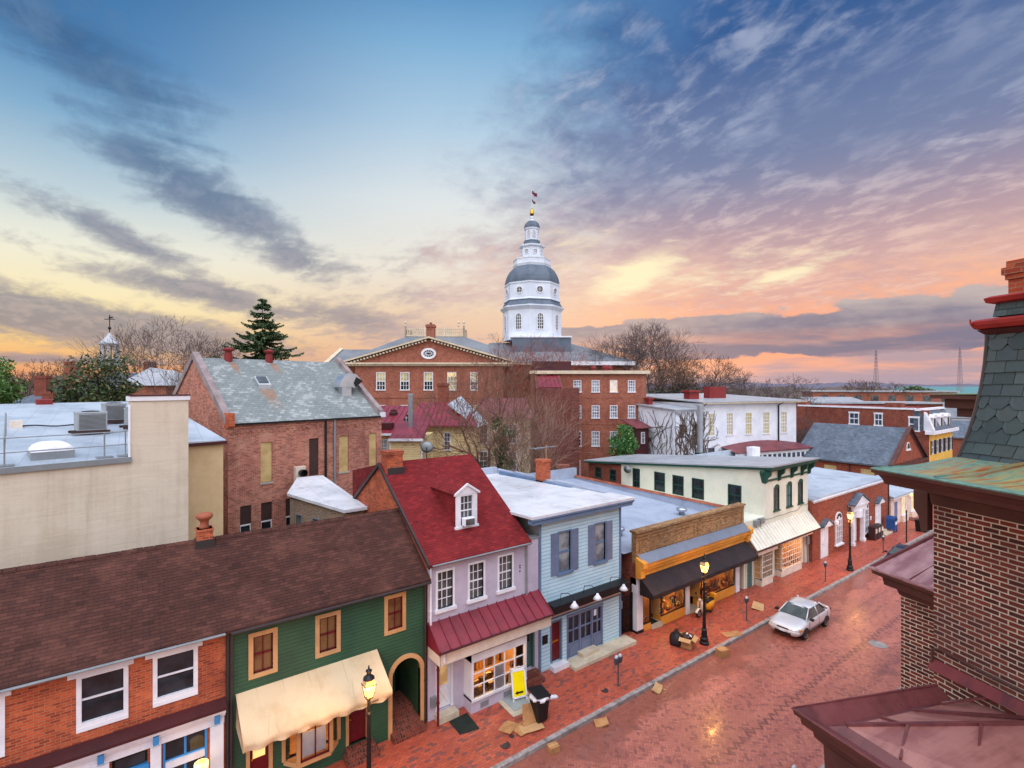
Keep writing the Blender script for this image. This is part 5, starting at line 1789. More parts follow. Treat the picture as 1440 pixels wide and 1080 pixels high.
# ---------------- brick office building with a pediment
def pediment_building():
    F = Fr(at(603.5, 70), RV)
    t = thing('government_building', 'brick building with white pediment, oval window and balustraded hip roof', 'building', F.q(0, 10, 0))
    hw = 11.4
    wins = [(-7.23, -5.97), (-3.96, -2.69), (-.73, .53), (2.48, 3.72), (5.64, 6.62), (-10.1, -9.0)]
    hs_ = [(a, b, 12.65, 15.1) for a, b in wins] + [(a, b, 8.2, 10.6) for a, b in wins]
    mb = MB(); F.wall(mb, -hw + 1.3, hw - 1.3, 0, 16.2, hs_[:5] + hs_[6:11], .15)
    F.wall(mb, -hw - 1.5, -hw + 1.3, 0, 16.2, [], .15, n=-2.0); F.wall(mb, hw - 1.3, hw + 4, 0, 16.2, [], .15, n=-2.0)
    F.poly(mb, [(-hw + 1.3, 0, 0), (-hw + 1.3, 2, 0), (-hw + 1.3, 2, 16.2), (-hw + 1.3, 0, 16.2)])
    F.poly(mb, [(hw - 1.3, 0, 0), (hw - 1.3, 2, 0), (hw - 1.3, 2, 16.2), (hw - 1.3, 0, 16.2)])
    F.poly(mb, [(-hw - 1.5, 2, 0), (-hw - 1.5, 22, 0), (-hw - 1.5, 22, 16.2), (-hw - 1.5, 2, 16.2)]); F.poly(mb, [(hw + 4, 2, 0), (hw + 4, 22, 0), (hw + 4, 22, 16.2), (hw + 4, 2, 16.2)])
    F.poly(mb, [(-hw, .05, 16.3), (hw, .05, 16.3), (0, .05, 19.6)])
    F.bx(mb, -hw + 1.3, hw - 1.3, -.08, 0, 11.6, 11.85)
    mb.build('wall', brick_far, t)
    for i, (a, b, c, d) in enumerate(hs_[:5] + hs_[6:11]):
        w = window(t, F, a + .1, b - .1, c + .1, d - .08, white, (pane_cream if i % 5 == 3 else pane_dark), 3, 4, .1, -.1, .02, True, mun=.05)
        if i % 5 == 3: w['label'] = 'window with a warm lamp inside'
        g = MB()
        zz = d - .1 - (1.15 if i % 5 != 3 else .5)
        F.box(g, a + .12, b - .12, -.064, -.05, zz, d - .1); g.build('blind', pane_cream if i % 5 != 3 else lit_yellow, w)
    c = MB()
    F.bx(c, -hw - .3, hw + .3, -.55, .3, 16.2, 16.42); F.bx(c, -hw, hw, -.3, .1, 15.95, 16.2)
    F.bx(c, -hw - 2.1, -hw - .3, 1.4, 2.2, 16.2, 16.42); F.bx(c, hw + .3, hw + 4.3, 1.4, 2.2, 16.2, 16.42)
    for i in range(48): u = -hw + i * .48; F.bx(c, u, u + .24, -.45, .0, 16.04, 16.2)
    for s in (-1, 1):
        F.poly(c, [(s * (hw + .35), -.55, 16.4), (0, -.55, 19.75), (0, -.55, 20.0), (s * (hw + .35), -.55, 16.62)], (0, .7, 0))
        for i in range(1, 26):
            f = i / 26; u = s * (hw - hw * f); z = 16.4 + 3.35 * f - .16
            F.bx(c, u - .12, u + .12, -.42, .05, z - .16, z + .06)
    c.build('cornice', stone_trim, t)
    o = MB()
    def ell(rx, rz_, v): return [F.q(-.07 + rx * math.cos(a * PI / 12), v, 17.66 + rz_ * math.sin(a * PI / 12)) for a in range(24)]
    o.rings([ell(1.03, .75, .04), ell(1.03, .75, -.12), ell(.72, .47, -.12), ell(.72, .47, .0)], True, False, False); ov = o.build('oval_window', white, t)
    o = MB(); o.face(ell(.74, .49, -.03)); o.build('pane', pane_dark, ov)
    o = MB(); o.rings([ell(.42, .24, -.05), ell(.42, .24, -.1), ell(.34, .17, -.1), ell(.34, .17, -.05)], True, False, False)
    for k in range(12):
        a = k * PI / 6; o.tube([F.q(-.07 + .36 * math.cos(a), -.07, 17.66 + .2 * math.sin(a)), F.q(-.07 + .73 * math.cos(a), -.07, 17.66 + .48 * math.sin(a))], .03, 4)
    o.build('sash', white, ov)
    r = MB()
    # gable roof of the pediment running back into the hip
    for s in (-1, 1): F.poly(r, [(s * (hw + .35), -.55, 16.63), (0, -.55, 20.02), (0, 9, 20.02), (s * (hw + .35), 9, 16.63)])
    e0, e1 = -hw - 2.0, hw + 4.2
    a0, a1 = -5.3, 3.8
    F.poly(r, [(e0, 1.5, 16.45), (e1, 1.5, 16.45), (a1, 10, 20.9), (a0, 10, 20.9)])
    F.poly(r, [(e0, 1.5, 16.45), (e0, 22, 16.45), (a0, 14, 20.9), (a0, 10, 20.9)]); F.poly(r, [(e1, 1.5, 16.45), (e1, 22, 16.45), (a1, 14, 20.9), (a1, 10, 20.9)])
    F.poly(r, [(e0, 22, 16.45), (e1, 22, 16.45), (a1, 14, 20.9), (a0, 14, 20.9)]); F.poly(r, [(a0, 10, 20.9), (a1, 10, 20.9), (a1, 14, 20.9), (a0, 14, 20.9)])
    r.build('roof', slate_far, t)
    b = MB()
    for (p, q) in (((a0, 10), (a1, 10)), ((a1, 10), (a1, 14)), ((a0, 10), (a0, 14)), ((a0, 14), (a1, 14))):
        n = int(abs(q[0] - p[0]) + abs(q[1] - p[1])) * 3
        for i in range(n + 1):
            u, v = lerp(p[0], q[0], i / n), lerp(p[1], q[1], i / n)
            if i % 9 == 0 or i == n: F.bx(b, u - .13, u + .13, v - .13, v + .13, 20.9, 22.35)
            else: F.bx(b, u - .055, u + .055, v - .055, v + .055, 21.15, 22.0)
    for z0, z1 in ((20.95, 21.15), (22.0, 22.15)):
        F.bx(b, a0 - .1, a1 + .1, 9.9, 10.1, z0, z1); F.bx(b, a0 - .1, a1 + .1, 13.9, 14.1, z0, z1); F.bx(b, a0 - .1, a0 + .1, 10.1, 13.9, z0, z1); F.bx(b, a1 - .1, a1 + .1, 10.1, 13.9, z0, z1)
    for u, v in ((a0, 10), (a1, 10), (a1 - .8, 10)): F.lathe(b, u, v, [(.08, 22.35), (.2, 22.6), (.12, 22.85), (.22, 23.1), (.02, 23.4)], 8)
    b.build('balustrade', stone_trim, t)
    m = MB(); F.bx(m, -.75, .42, 2.0, 3.0, 19, 21.9); F.bx(m, -.85, .52, 1.9, 3.1, 21.5, 21.8); ch = m.build('chimney', brick_far, t)
    m = MB()
    F.lathe(m, -.16, 2.5, [(.2, 21.9), (.2, 22.2)], 8); m.build('chimney_pot', clay, ch)


pediment_building()
F = Fr(at(483, 88), RV)
t = thing('government_wing', 'low grey slate roof wing left of the pedimented brick building', 'wing', F.q(0, 4, 0))
mb = MB(); F.bx(mb, -3.2, 16, .5, 10, 0, 16.6); mb.build('wall', brick_far, t)
mb = MB(); F.poly(mb, [(-4, 0, 16.5), (17, 0, 16.5), (17, 5.5, 19.8), (-2.4, 5.5, 19.8)], (0, 0, -.15)); F.poly(mb, [(-4, 11, 16.5), (17, 11, 16.5), (17, 5.5, 19.8), (-2.4, 5.5, 19.8)], (0, 0, -.15)); mb.build('roof', slate_far, t)
mb = MB(); F.poly(mb, [(-4.1, -.1, 16.5), (-3.3, -.1, 16.5), (-1.8, 5.5, 19.95), (-2.5, 5.5, 19.95)], (0, 0, .12)); F.bx(mb, -4, 17, -.15, .1, 16.3, 16.55); mb.build('eaves_board', stone_trim, t)


# ---------------- domed state house
def state_house():
    F = Fr(at(748, 122), RV)
    t = thing('state_house', 'white octagonal tower with grey dome above a low slate roof', 'capitol', F.q(0, 0, 0))
    K = 122 / 120.0
    Z = lambda py: EYE + (540 - py) * 122 / 720.0
    W = lambda px: px * 122 / 720.0
    A0 = R(22.5) + RV + R(15)

    def stage(name, prof, m, parent, n=8, smooth=False, a=None):
        b = MB()
        F.lathe(b, 0, 0, [(W(r) / (math.cos(PI / 8) if n == 8 else 1) * .985, Z(y)) for r, y in prof], n, a0=A0 if a is None else a)
        return b.build(name, m, parent, smooth=smooth)
    # roof block
    ub = MB()
    F.poly(ub, [(-W(75), -16, Z(512)), (W(122), -16, Z(512)), (W(52), 2, Z(481)), (-W(60), 2, Z(481))])
    F.poly(ub, [(W(122), -16, Z(512)), (W(150), 20, Z(512)), (W(52), 14, Z(481)), (W(52), 2, Z(481))])
    F.poly(ub, [(-W(75), -16, Z(512)), (-W(75), 20, Z(512)), (-W(60), 14, Z(481)), (-W(60), 2, Z(481))])
    F.poly(ub, [(-W(60), 2, Z(481)), (W(52), 2, Z(481)), (W(52), 14, Z(481)), (-W(60), 14, Z(481))])
    ub.build('roof', slate_far, t)
    wb = MB(); F.bx(wb, -W(70), W(118), -15, 18, 0, Z(515.5)); wb.build('wall', brick_far, t)
    eb = MB(); F.bx(eb, -W(75), W(123), -16.3, -14.8, Z(517), Z(512.4)); eb.build('cornice', white, t)
    db = MB(); F.bx(db, -W(28), W(50), -7.5, 9, Z(500), Z(478.5)); dk = db.build('tower_plinth', lead_roof, t)
    dc = MB(); F.bx(dc, -W(30), W(51), -7.7, 9.2, Z(478.5), Z(476.6)); dc.build('plinth_coping', white, dk)
    s1 = stage('lower_drum', [(38.6, 480), (38.6, 440), (39.6, 439), (41.6, 436.6), (42.6, 435.6), (42.6, 434.2), (38, 433)], dome_white, t)
    stage('skirt_roof', [(40.5, 434.3), (37.2, 428), (36.4, 425.6), (30, 425.6)], lead_roof, t)
    s2 = stage('upper_drum', [(37.6, 426), (37.8, 425), (36.2, 423.5), (36.2, 404.5), (37, 403.5), (37, 401.7), (34, 401.6)], dome_white, t)
    stage('dome', [(36.2, 402), (36.0, 398), (34.8, 392.5), (32.6, 387), (29.4, 381.8), (25.2, 377.6), (20, 376)], lead_roof, t)
    stage('gallery', [(24.5, 378.5), (25, 376.4), (25.6, 374.6), (25.6, 373.6), (24.6, 373.4), (24.6, 367.8), (25.2, 367.6), (25.2, 366.4), (23.6, 366.4), (23.6, 370), (14, 370)], dome_white, t)
    s3 = stage('upper_stage', [(15, 370), (15, 350.2), (16, 349.5), (17.4, 348.6), (17.4, 346.6), (11, 346)], dome_white, t)
    stage('lead_band', [(11.6, 346.4), (10.8, 342), (10.8, 339.4), (8, 339)], lead_roof, t)
    s4 = stage('lantern', [(10, 339.6), (10, 337.6), (9.2, 337.2), (9.2, 325), (10.2, 323.8), (10.6, 322), (8, 321.6)], dome_white, t)
    stage('lantern_cap', [(10.4, 322), (10.2, 318.5), (8.8, 314.5), (6, 311.8), (3, 311)], lead_roof, t)
    stage('finial', [(3.4, 311.6), (2.0, 308), (2.6, 306.5), (1.2, 303)], dome_white, t, 10)
    stage('acorn', [(1.2, 303.4), (2.9, 301.5), (3.1, 299.4), (2.2, 296), (1.0, 293)], gold, t, 12, True)
    stage('acorn_base', [(.8, 304.5), (2.4, 303.2), (2.8, 301.8), (1, 301.7)], black_metal, t, 12)
    stage('flagpole', [(.28, 294), (.2, 264)], white, t, 6)
    # windows on the visible faces
    def facewin(parent, r, y0, y1, hwid, kind, pane):
        R_ = W(r) * .985
        for k in range(8):
            a = A0 + PI / 8 + k * PI / 4
            nrm = Vector((math.cos(a), math.sin(a), 0))
            f = Fc(tuple((F.q(0, 0, 0) + nrm * R_)[:2]), a + R(90))
            if f.N.dot(Vector((CT, ST, 0))) > .1: continue
            h = W(hwid)
            z0, z1 = Z(y0), Z(y1)
            def out(s, n):
                if kind == 'arch':
                    return [f.p(h * s * u, n, z) for u, z in ((-1, z0 - (s - 1) * h), (1, z0 - (s - 1) * h))] + [f.p(h * s * math.cos(PI * i / 8), n, z1 - h + h * s * math.sin(PI * i / 8)) for i in range(9)]
                if kind == 'oval': return [f.p(h * s * math.cos(PI * i / 8), n, (z0 + z1) / 2 + (z1 - z0) / 2 * s * math.sin(PI * i / 8)) for i in range(16)]
                return [f.p(-h * s, n, z0 - h * (s - 1)), f.p(h * s, n, z0 - h * (s - 1)), f.p(h * s, n, z1 + h * (s - 1)), f.p(-h * s, n, z1 + h * (s - 1))]
            m = MB(); m.rings([out(1.3, .0), out(1.3, .14), out(1.0, .14), out(1.0, .02)], True, False, False)
            if kind != 'oval':
                for i in range(1, 3): f.box(m, -h + 2 * h * i / 3 - .05, -h + 2 * h * i / 3 + .05, .03, .08, z0, z1 - h * .25)
                nn = 5 if kind == 'arch' else 2
                for j in range(1, nn): z = lerp(z0, z1, j / nn); f.box(m, -h, h, .03, .08, z - .05, z + .05)
            else:
                m.tube([f.p(-h, .05, (z0 + z1) / 2), f.p(h, .05, (z0 + z1) / 2)], .05, 4); m.tube([f.p(0, .05, z0), f.p(0, .05, z1)], .05, 4)
            w = m.build(kind + '_window', white, parent)
            g = MB(); g.face(out(1.02, .03)); g.build('pane', pane, w)
    facewin(s1, 38.6, 466, 445.5, 4.0, 'arch', pane_grey)
    facewin(s2, 36.2, 417, 409, 4.2, 'oval', pane_grey)
    facewin(s3, 15, 359.2, 354, 2.2, 'square', pane_grey)
    facewin(s4, 9.2, 336.4, 326.5, 2.0, 'arch', pane_white)
    # railing of the gallery
    for y, h, m, lab in ((268.2, 7.5, (s2l(60, 60, 90), s2l(140, 40, 44)), 'upper flag flying from the pole above the white dome'), (280.2, 5.0, (s2l(60, 50, 40), s2l(120, 40, 40)), 'lower dark flag on the pole above the white dome')):
        c = F.q(0, 0, 0)
        b = MB()
        nx = 10
        top = [c + F.U * (W(h) * i / nx) + F.N * (.25 * math.sin(i * .9)) + Vector((0, 0, Z(y) - .08 * i)) for i in range(nx + 1)]
        bot = [p - Vector((0, 0, W(h) * .68)) + F.U * (.05 * math.sin(i)) for i, p in enumerate(top)]
        top2 = [p + F.N * .02 for p in top]; bot2 = [p + F.N * .02 for p in bot]
        b.rings([top, bot], False, False, False)
        def fl(bs, m=m):
            uv = uvs(); p = pos(); x, yy, z = sep(p)
            s_ = (z * 5.0).f('FRACT').f('GREATER_THAN', .5)
            put(bs.inputs['Base Color'], mixc(s_, m[0], m[1])); bs.inputs['Roughness'].default_value = .9
        o = b.build('flag', mat('flag_cloth%d' % int(y), fl))
        tag(o, lab, 'flag')


state_house()


# ---------------- three storey brick building
def office():
    F = Fr(at(749, 62), RV)
    t = thing('brick_office', 'plain three storey red brick building with white sash windows and a projecting stair block', 'building', F.q(7, 8, 0))
    wz = [(13.95, 12.5), (10.9, 9.35), (7.75, 5.95)]
    wu = [(4.95, 5.9), (7.15, 8.1), (9.36, 10.27), (11.54, 12.43)]
    hs_ = [(a, b, z0, z1) for z1, z0 in wz for a, b in wu]
    mb = MB(); F.wall(mb, 0, 13.75, 0, 14.9, hs_, .14)
    F.poly(mb, [(0, 0, 0), (0, 15, 0), (0, 15, 14.9), (0, 0, 14.9)]); F.poly(mb, [(13.75, 0, 0), (13.75, 15, 0), (13.75, 15, 14.9), (13.75, 0, 14.9)]); F.poly(mb, [(0, 15, 0), (13.75, 15, 0), (13.75, 15, 14.9), (0, 15, 14.9)])
    for z in (11.8, 8.6): F.bx(mb, 0, 13.75, -.03, 0, z, z + .16)
    mb.build('wall', brick_far, t)
    b = MB(); F.bx(b, .2, 5.0, -5, -.01, 0, 13.05); F.poly(b, [(.2, -5, 13.05), (.2, -.01, 13.05), (.2, -.01, 14.6)], (.25, 0, 0)); F.poly(b, [(3.0, -5, 13.05), (3.0, -.01, 13.05), (3.0, -.01, 14.6)], (.25, 0, 0))
    F.bx(b, 3.35, 4.1, -5.05, -5, 10.2, 12.2); F.bx(b, 3.2, 4.3, -5.06, -5, 6.2, 7.4)
    for z in (10.5, 7.2): F.bx(b, .18, 5.02, -5.04, -5, z, z + .12)
    sb = b.build('stair_block', brick_stair, t)
    b = MB(); F.poly(b, [(.4, -4.9, 13.1), (3.0, -4.9, 13.1), (3.0, -.05, 14.5), (.4, -.05, 14.5)], (0, 0, .06))
    for i in range(6): F.poly(b, [(.5 + i * .48, -4.9, 13.18), (.55 + i * .48, -4.9, 13.18), (.55 + i * .48, -.05, 14.58), (.5 + i * .48, -.05, 14.58)], (0, 0, .06))
    b.build('lean_to_roof', seam_maroon, sb)
    for i, (a, bq, c, d) in enumerate(hs_): window(t, F, a + .08, bq - .08, c + .08, d - .06, white, (pane_white, pane_white, lit_dim2, pane_white, pane_white, pane_white, pane_white, pane_white, pane_dark, pane_white, pane_white, pane_white)[i], 3, 4, .08, -.1, .02, True, mun=.05)
    window(t, F, 4.95, 5.7, 2.4, 4.2, white, pane_white, 2, 4, .08, -.1, .02, True)
    r = MB(); F.bx(r, -.3, 14.1, -.35, 15.3, 14.9, 15.12); r.build('roof', roof_gov, t)
    c = MB(); F.bx(c, -.35, 14.15, -.4, -.3, 14.72, 15.1); c.build('cornice', stone_trim, t)
    c = MB(); F.bx(c, .05, 4.8, 1, 5, 15.12, 16.3); c.build('penthouse', maroon_dark, t)
    for u, vv in ((9.3, 3), (8.2, 5), (10.5, 6)):
        v = MB(); F.lathe(v, u, vv, [(.28, 15.1), (.28, 15.5), (.38, 15.55), (.3, 15.85), (.05, 15.95)], 10); v.build('roof_vent', red_vent, t)
    c = MB(); F.bx(c, 2.4, 3.7, -6.2, -5.2, 0, 4.6); F.bx(c, 2.3, 3.8, -6.3, -5.1, 4.3, 4.62); c.build('chimney', brick_far, t)


lit_dim2 = glow('lamp_lit_pane', (1.0, .72, .42), .75, (.5, .42, .34), 2.0)
office()
# brick house wall between the big bare tree and the office
F = Fr(at(640, 78), RV)
t = thing('brick_house', 'orange brick rear house half hidden by the big bare tree', 'house', F.q(4, 4, 0))
mb = MB(); F.bx(mb, 3.3, 14.5, 0, 8, 0, 16.0); mb.build('wall', brick_orange, t)
mb = MB(); F.poly(mb, [(3, -.3, 16.0), (15, -.3, 16.0), (15, 4, 17.6), (3, 4, 17.6)], (0, 0, -.1)); F.poly(mb, [(3, 8.3, 16.0), (15, 8.3, 16.0), (15, 4, 17.6), (3, 4, 17.6)], (0, 0, -.1)); mb.build('roof', slate_far, t)
for u in (4.2, 11.2): window(t, F, u, u + .9, 11.6, 13.4, white, pane_grey, 3, 4, .08, .0, .06, True)


# ---------------- white painted building with tall windows
def white_building():
    F = Fr((51.775, 33.80), R(-12))
    t = thing('white_building', 'white painted building with five tall curtained windows and a dentil eave', 'building', F.q(8, 4, 0))
    wins = [(1.03, 2.07, 7.55, 10.13), (3.9, 4.98, 7.55, 10.13), (6.94, 8.04, 7.5, 10.1), (9.92, 11.07, 7.45, 10.09), (13.09, 14.17, 7.43, 10.07)]
    mb = MB(); F.wall(mb, 0, 15.86, 0, 11.3, wins + [(1.03, 2.04, 5.2, 6.2)], .14)
    F.poly(mb, [(15.86, 0, 0), (15.86, 14, 0), (15.86, 14, 11.3), (15.86, 0, 11.3)]); F.poly(mb, [(0, 14, 0), (15.86, 14, 0), (15.86, 14, 11.3), (0, 14, 11.3)]); F.poly(mb, [(0, 0, 8), (0, 14, 8), (0, 14, 11.3), (0, 0, 11.3)])
    mb.build('wall', white_brick, t)
    for a, b, c, d in wins:
        w = window(t, F, a + .06, b - .06, c + .06, d - .06, white, lit_curtain2, 3, 6, .09, -.1, .02, True, mun=.05)
    window(t, F, 1.1, 1.97, 5.25, 6.12, blue_trim, pane_grey, 3, 2, .07, -.1, .02, True, mun=.04)
    r = MB(); F.poly(r, [(-.5, -.8, 11.48), (17.1, -.8, 11.48), (16.6, 14.5, 12.1), (-.2, 14.5, 12.1)], (0, 0, -.1)); r.build('roof', roof_gov, t)
    c = MB(); F.bx(c, -.4, 16.9, -.75, -.6, 11.24, 11.42)
    for i in range(42): F.bx(c, -.2 + i * .39, .0 + i * .39, -.6, 0, 11.2, 11.36)
    c.build('dentil_eave', stone_trim, t)
    d = MB()
    for u in (12.55, .08): d.tube([F.q(u, -.75, 11.3), F.q(u, -.1, 10.9), F.q(u, -.1, 5)], .09, 6)
    d.build('downspout', black_metal, t)
    for u, v, w, h in ((2.4, 4, .75, .75), (7.3, 5, 1.4, 1.25)):
        m = MB(); F.bx(m, u - w, u + w, v - .5, v + .5, 11.6, 11.9 + h)
        if w < 1: F.bx(m, u - w * 1.3, u + w * 1.3, v - .7, v + .7, 11.75 + h, 12.0 + h)
        m.build('roof_vent', red_vent, t)
    # veranda roof below
    m = MB()
    n = 12
    for i in range(n):
        u0, u1 = lerp(3.0, 16, i / n), lerp(3.0, 16, (i + 1) / n)
        z0 = 5.95 + .75 * math.sin(PI * (.12 + .8 * i / n)); z1 = 5.95 + .75 * math.sin(PI * (.12 + .8 * (i + 1) / n))
        F.poly(m, [(u0, -2.2, 5.75), (u1, -2.2, 5.75), (u1, -.02, z1), (u0, -.02, z0)])
    F.bx(m, 3.0, 16, -2.25, -2.15, 5.66, 5.78)
    v = m.build('veranda_roof', seam_dark, t)
    m = MB(); F.bx(m, 3.2, 15.9, -2.0, -1.9, 4.2, 5.66); m.build('veranda_wall', white, v)
    for i in range(12): m = MB(); F.bx(m, 5.9 + i * .82, 6.4 + i * .82, -2.03, -2.0, 4.75, 5.3); m.build('veranda_window', pane_blue, v)
    m = MB(); F.bx(m, 4.6, 5.8, -3.0, -2.2, 3.5, 6.4); F.bx(m, 5.35, 5.6, -3.02, -3.0, 5.4, 6.1); m.build('stair_head', white, t)
    # vine covered wing
    t2 = thing('white_wing', 'white rear wing overgrown with bare brown vines beside the white building', 'wing', F.q(-2, 4, 0))
    L_ = -3.9
    m = MB(); F.wall(m, L_, -.03, 0, 10.6, [(-3.2, -2.55, 7.6, 9.0), (-.95, -.3, 7.6, 9.0)], .14); F.poly(m, [(L_, 0, 0), (L_, 13, 0), (L_, 13, 11.4), (L_, 0, 10.6)]); m.build('wall', white_brick, t2)
    for a, b in ((-3.2, -2.55), (-.95, -.3)): window(t2, F, a + .05, b - .05, 7.66, 8.95, brown_trim, pane_dark, 2, 3, .06, -.1, .02, True, mun=.04)
    m = MB(); F.poly(m, [(L_ - .3, -.4, 10.72), (.2, -.4, 10.72), (.2, 13.4, 11.5), (L_ - .3, 13.4, 11.5)], (0, 0, -.12)); m.build('roof', roof_gov, t2)
    m = MB(); F.bx(m, -3.3, -2.7, 5, 5.6, 10.9, 11.75); F.bx(m, -3.45, -2.55, 4.85, 5.75, 11.65, 11.85); m.build('roof_vent', red_vent, t2)
    t3 = thing('climbing_vine', 'leafless vines climbing over the white rear wing walls', 'vine', F.q(-2, -.1, 0))
    m = MB()
    rr = random.Random(4)
    for k in range(170):
        sidewall = k % 3 == 0
        p = [rr.uniform(L_ + .1, .6), rr.uniform(3, 8.5)] if not sidewall else [rr.uniform(.2, 8), rr.uniform(3, 8)]
        a = rr.uniform(.9, 2.2)
        pts = []
        for s in range(rr.randint(8, 18)):
            pts.append(F.q(p[0], -.05, p[1]) if not sidewall else F.q(L_ - .05, p[0], p[1]))
            a += rr.uniform(-.75, .75); a = a * .85 + .15 * 1.57
            p[0] += .38 * math.cos(a); p[1] += .38 * math.sin(a)
            if p[1] > 10.5 or (not sidewall and p[0] > 3) or p[0] < (L_ if not sidewall else .1): break
        if len(pts) > 2: m.tube(pts, [lerp(.042, .02, i / len(pts)) for i in range(len(pts))], 4)
    m.build('stems', bark_vine, t3)
    t4 = thing('flue_pipe', 'tall zinc flue pipe standing before the white rear wing', 'flue', F.q(-1.5, -1.4, 0))
    m = MB(); F.lathe(m, -1.55, -1.4, [(.3, 0), (.3, 10.9), (.36, 10.92), (.36, 11.2), (.28, 11.25)], 12); m.build('pipe', zinc, t4, smooth=False)
    m = MB(); F.bx(m, -1.95, -1.15, -1.8, -1.0, 0, 6.0); m.build('flue_base', green_trim, t4)
    t5 = thing('garden_outhouse', 'small dark red outhouse with a white window between brick office and white wing', 'outhouse', F.q(-6, 4, 0))
    m = MB(); F.bx(m, -6.4, -4.6, 3.5, 6, 0, 8.4); m.build('wall', maroon_dark, t5)
    m = MB(); F.poly(m, [(-6.6, 3.2, 8.4), (-4.3, 3.2, 8.4), (-4.3, 6, 9.2), (-6.6, 6, 9.2)], (0, 0, .1)); m.build('roof', seam_dark, t5)
    window(t5, Fr(tuple(F.q(0, 3.5, 0))[:2], R(-12)), -5.6, -5.2, 6.7, 7.9, white, pane_white, 1, 2, .07, .0, .04, False)


lit_curtain2 = glow('curtained_pane', (.62, .52, .26), .42, (.45, .40, .24), 2.5)
bark_vine = plain('vine_bark', s2l(92, 76, 68), .9, .3)
white_building()


# ---------------- yellow clapboard houses with dark red metal roofs
def ribs(m, F, u0, u1, v0, z0, v1, z1, step=.5):
    n = int((u1 - u0) / step)
    for i in range(n + 1):
        u = lerp(u0, u1 - .04, i / n)
        F.poly(m, [(u, v0, z0), (u + .035, v0, z0), (u + .035, v1, z1), (u, v1, z1)], (0, 0, .05))


F = Fr(at(528, 45), RV)
t = thing('clapboard_house', 'pale yellow clapboard house with a stepped dark red metal roof and a zinc flue', 'house', F.q(2, 3, 0))
m = MB(); F.wall(m, 0, 1.7, 0, 9.05, [(1.42 - 0.0, 1.42, 7.3, 8.8)][:0], .1); F.bx(m, 1.7, 4.3, -1.6, 5, 0, 8.8); m.build('wall', yellow_clap, t)
window(t, F, .55, 1.0, 7.25, 8.55, white, pane_white, 3, 4, .1, .0, .06, True, mun=.03)
window(t, F, -.35, .0, 7.25, 8.55, white, pane_white, 2, 4, .1, .0, .06, True, mun=.03)
m = MB()
F.poly(m, [(-1.5, -.3, 9.15), (1.8, -.3, 9.15), (1.8, 7, 11.3), (-1.5, 7, 11.3)], (0, 0, -.1)); ribs(m, F, -1.5, 1.8, -.3, 9.15, 7, 11.3)
F.poly(m, [(1.6, -1.8, 8.85), (4.45, -1.8, 8.85), (4.45, 2.5, 9.9), (1.6, 2.5, 10.1)], (0, 0, -.1)); ribs(m, F, 1.6, 4.4, -1.8, 8.85, 2.5, 9.95)
m.build('roof', seam_maroon, t)
m = MB(); F.bx(m, 1.55, 4.5, -1.9, -1.78, 8.68, 8.88); F.bx(m, -1.5, 1.6, -.4, -.28, 9.0, 9.18); F.bx(m, 4.3, 4.42, -1.68, -1.55, 0, 8.8); F.bx(m, 1.6, 1.72, -1.68, -1.58, 0, 8.8); m.build('white_trim', white, t)
m = MB(); F.lathe(m, 2.86, 1.2, [(.24, 9.2), (.24, 12.4), (.3, 12.42), (.3, 12.6), (.2, 12.62)], 10); m.build('flue', zinc, t, smooth=False)
m = MB(); F.bx(m, .1, 1.3, .6, 1.5, 9.45, 10.0); m.build('roof_hatch', maroon_dark, t)
m = MB(); F.lathe(m, .55, 4.5, [(.42, 10.3), (.42, 10.75), (.3, 10.85), (.3, 11.0), (.1, 11.1)], 10); m.build('roof_vent', maroon_dark, t)
F = Fr(at(583, 51), RV)
t = thing('clapboard_house', 'pale yellow clapboard house under a broad dark red metal gable roof', 'house', F.q(3, 3, 0))
m = MB(); F.bx(m, 1.3, 6.0, 0, 7, 0, 9.3); m.build('wall', yellow_clap, t)
window(t, F, 3.0, 3.5, 7.0, 8.6, white, pane_grey, 2, 4, .1, .0, .06, True, mun=.03)
m = MB(); F.poly(m, [(-.6, -1.2, 9.5), (6.2, -.4, 9.35), (4.6, 4.5, 11.5), (-.3, 4.5, 11.5)], (0, 0, -.12)); F.poly(m, [(4.6, 4.5, 11.5), (6.2, -.4, 9.35), (6.6, 8, 9.35)]); ribs(m, F, 0, 4.5, -.9, 9.5, 4.5, 11.5)
m.build('roof', seam_maroon, t)
m = MB(); F.poly(m, [(3.0, 2.5, 11.4), (4.1, 5.0, 12.2), (7.2, 3.4, 9.4), (6.2, .2, 9.2)], (0, 0, -.1)); m.build('grey_roof', roof_grey, t)
m = MB(); F.bx(m, 1.5, 2.6, 5.5, 6.5, 10.5, 13.6); F.bx(m, 1.4, 2.7, 5.4, 6.6, 13.3, 13.5); m.build('chimney', brick_red, t)
F = Fr(at(662, 55), RV)
t = thing('stucco_house', 'cream rear house with a dark red roof behind the big bare tree', 'house', F.q(3, 3, 0))
m = MB(); F.bx(m, .6, 6.4, 0, 7, 0, 9.9); m.build('wall', plain('cream_stucco', s2l(214, 196, 164), .85, .2), t)
for u, z in ((1.0, 7.2), (4.1, 7.2), (4.1, 4.3), (1.0, 4.3)): window(t, F, u, u + .75, z, z + 1.9, white, pane_grey, 2, 4, .12, .0, .06, True, mun=.03)
m = MB(); F.poly(m, [(.2, -.4, 9.9), (6.8, -.4, 9.9), (6.0, 3.5, 11.9), (1.0, 3.5, 11.9)], (0, 0, -.12)); ribs(m, F, 1.0, 6.0, -.4, 9.95, 3.5, 11.9); m.build('roof', seam_dark, t)


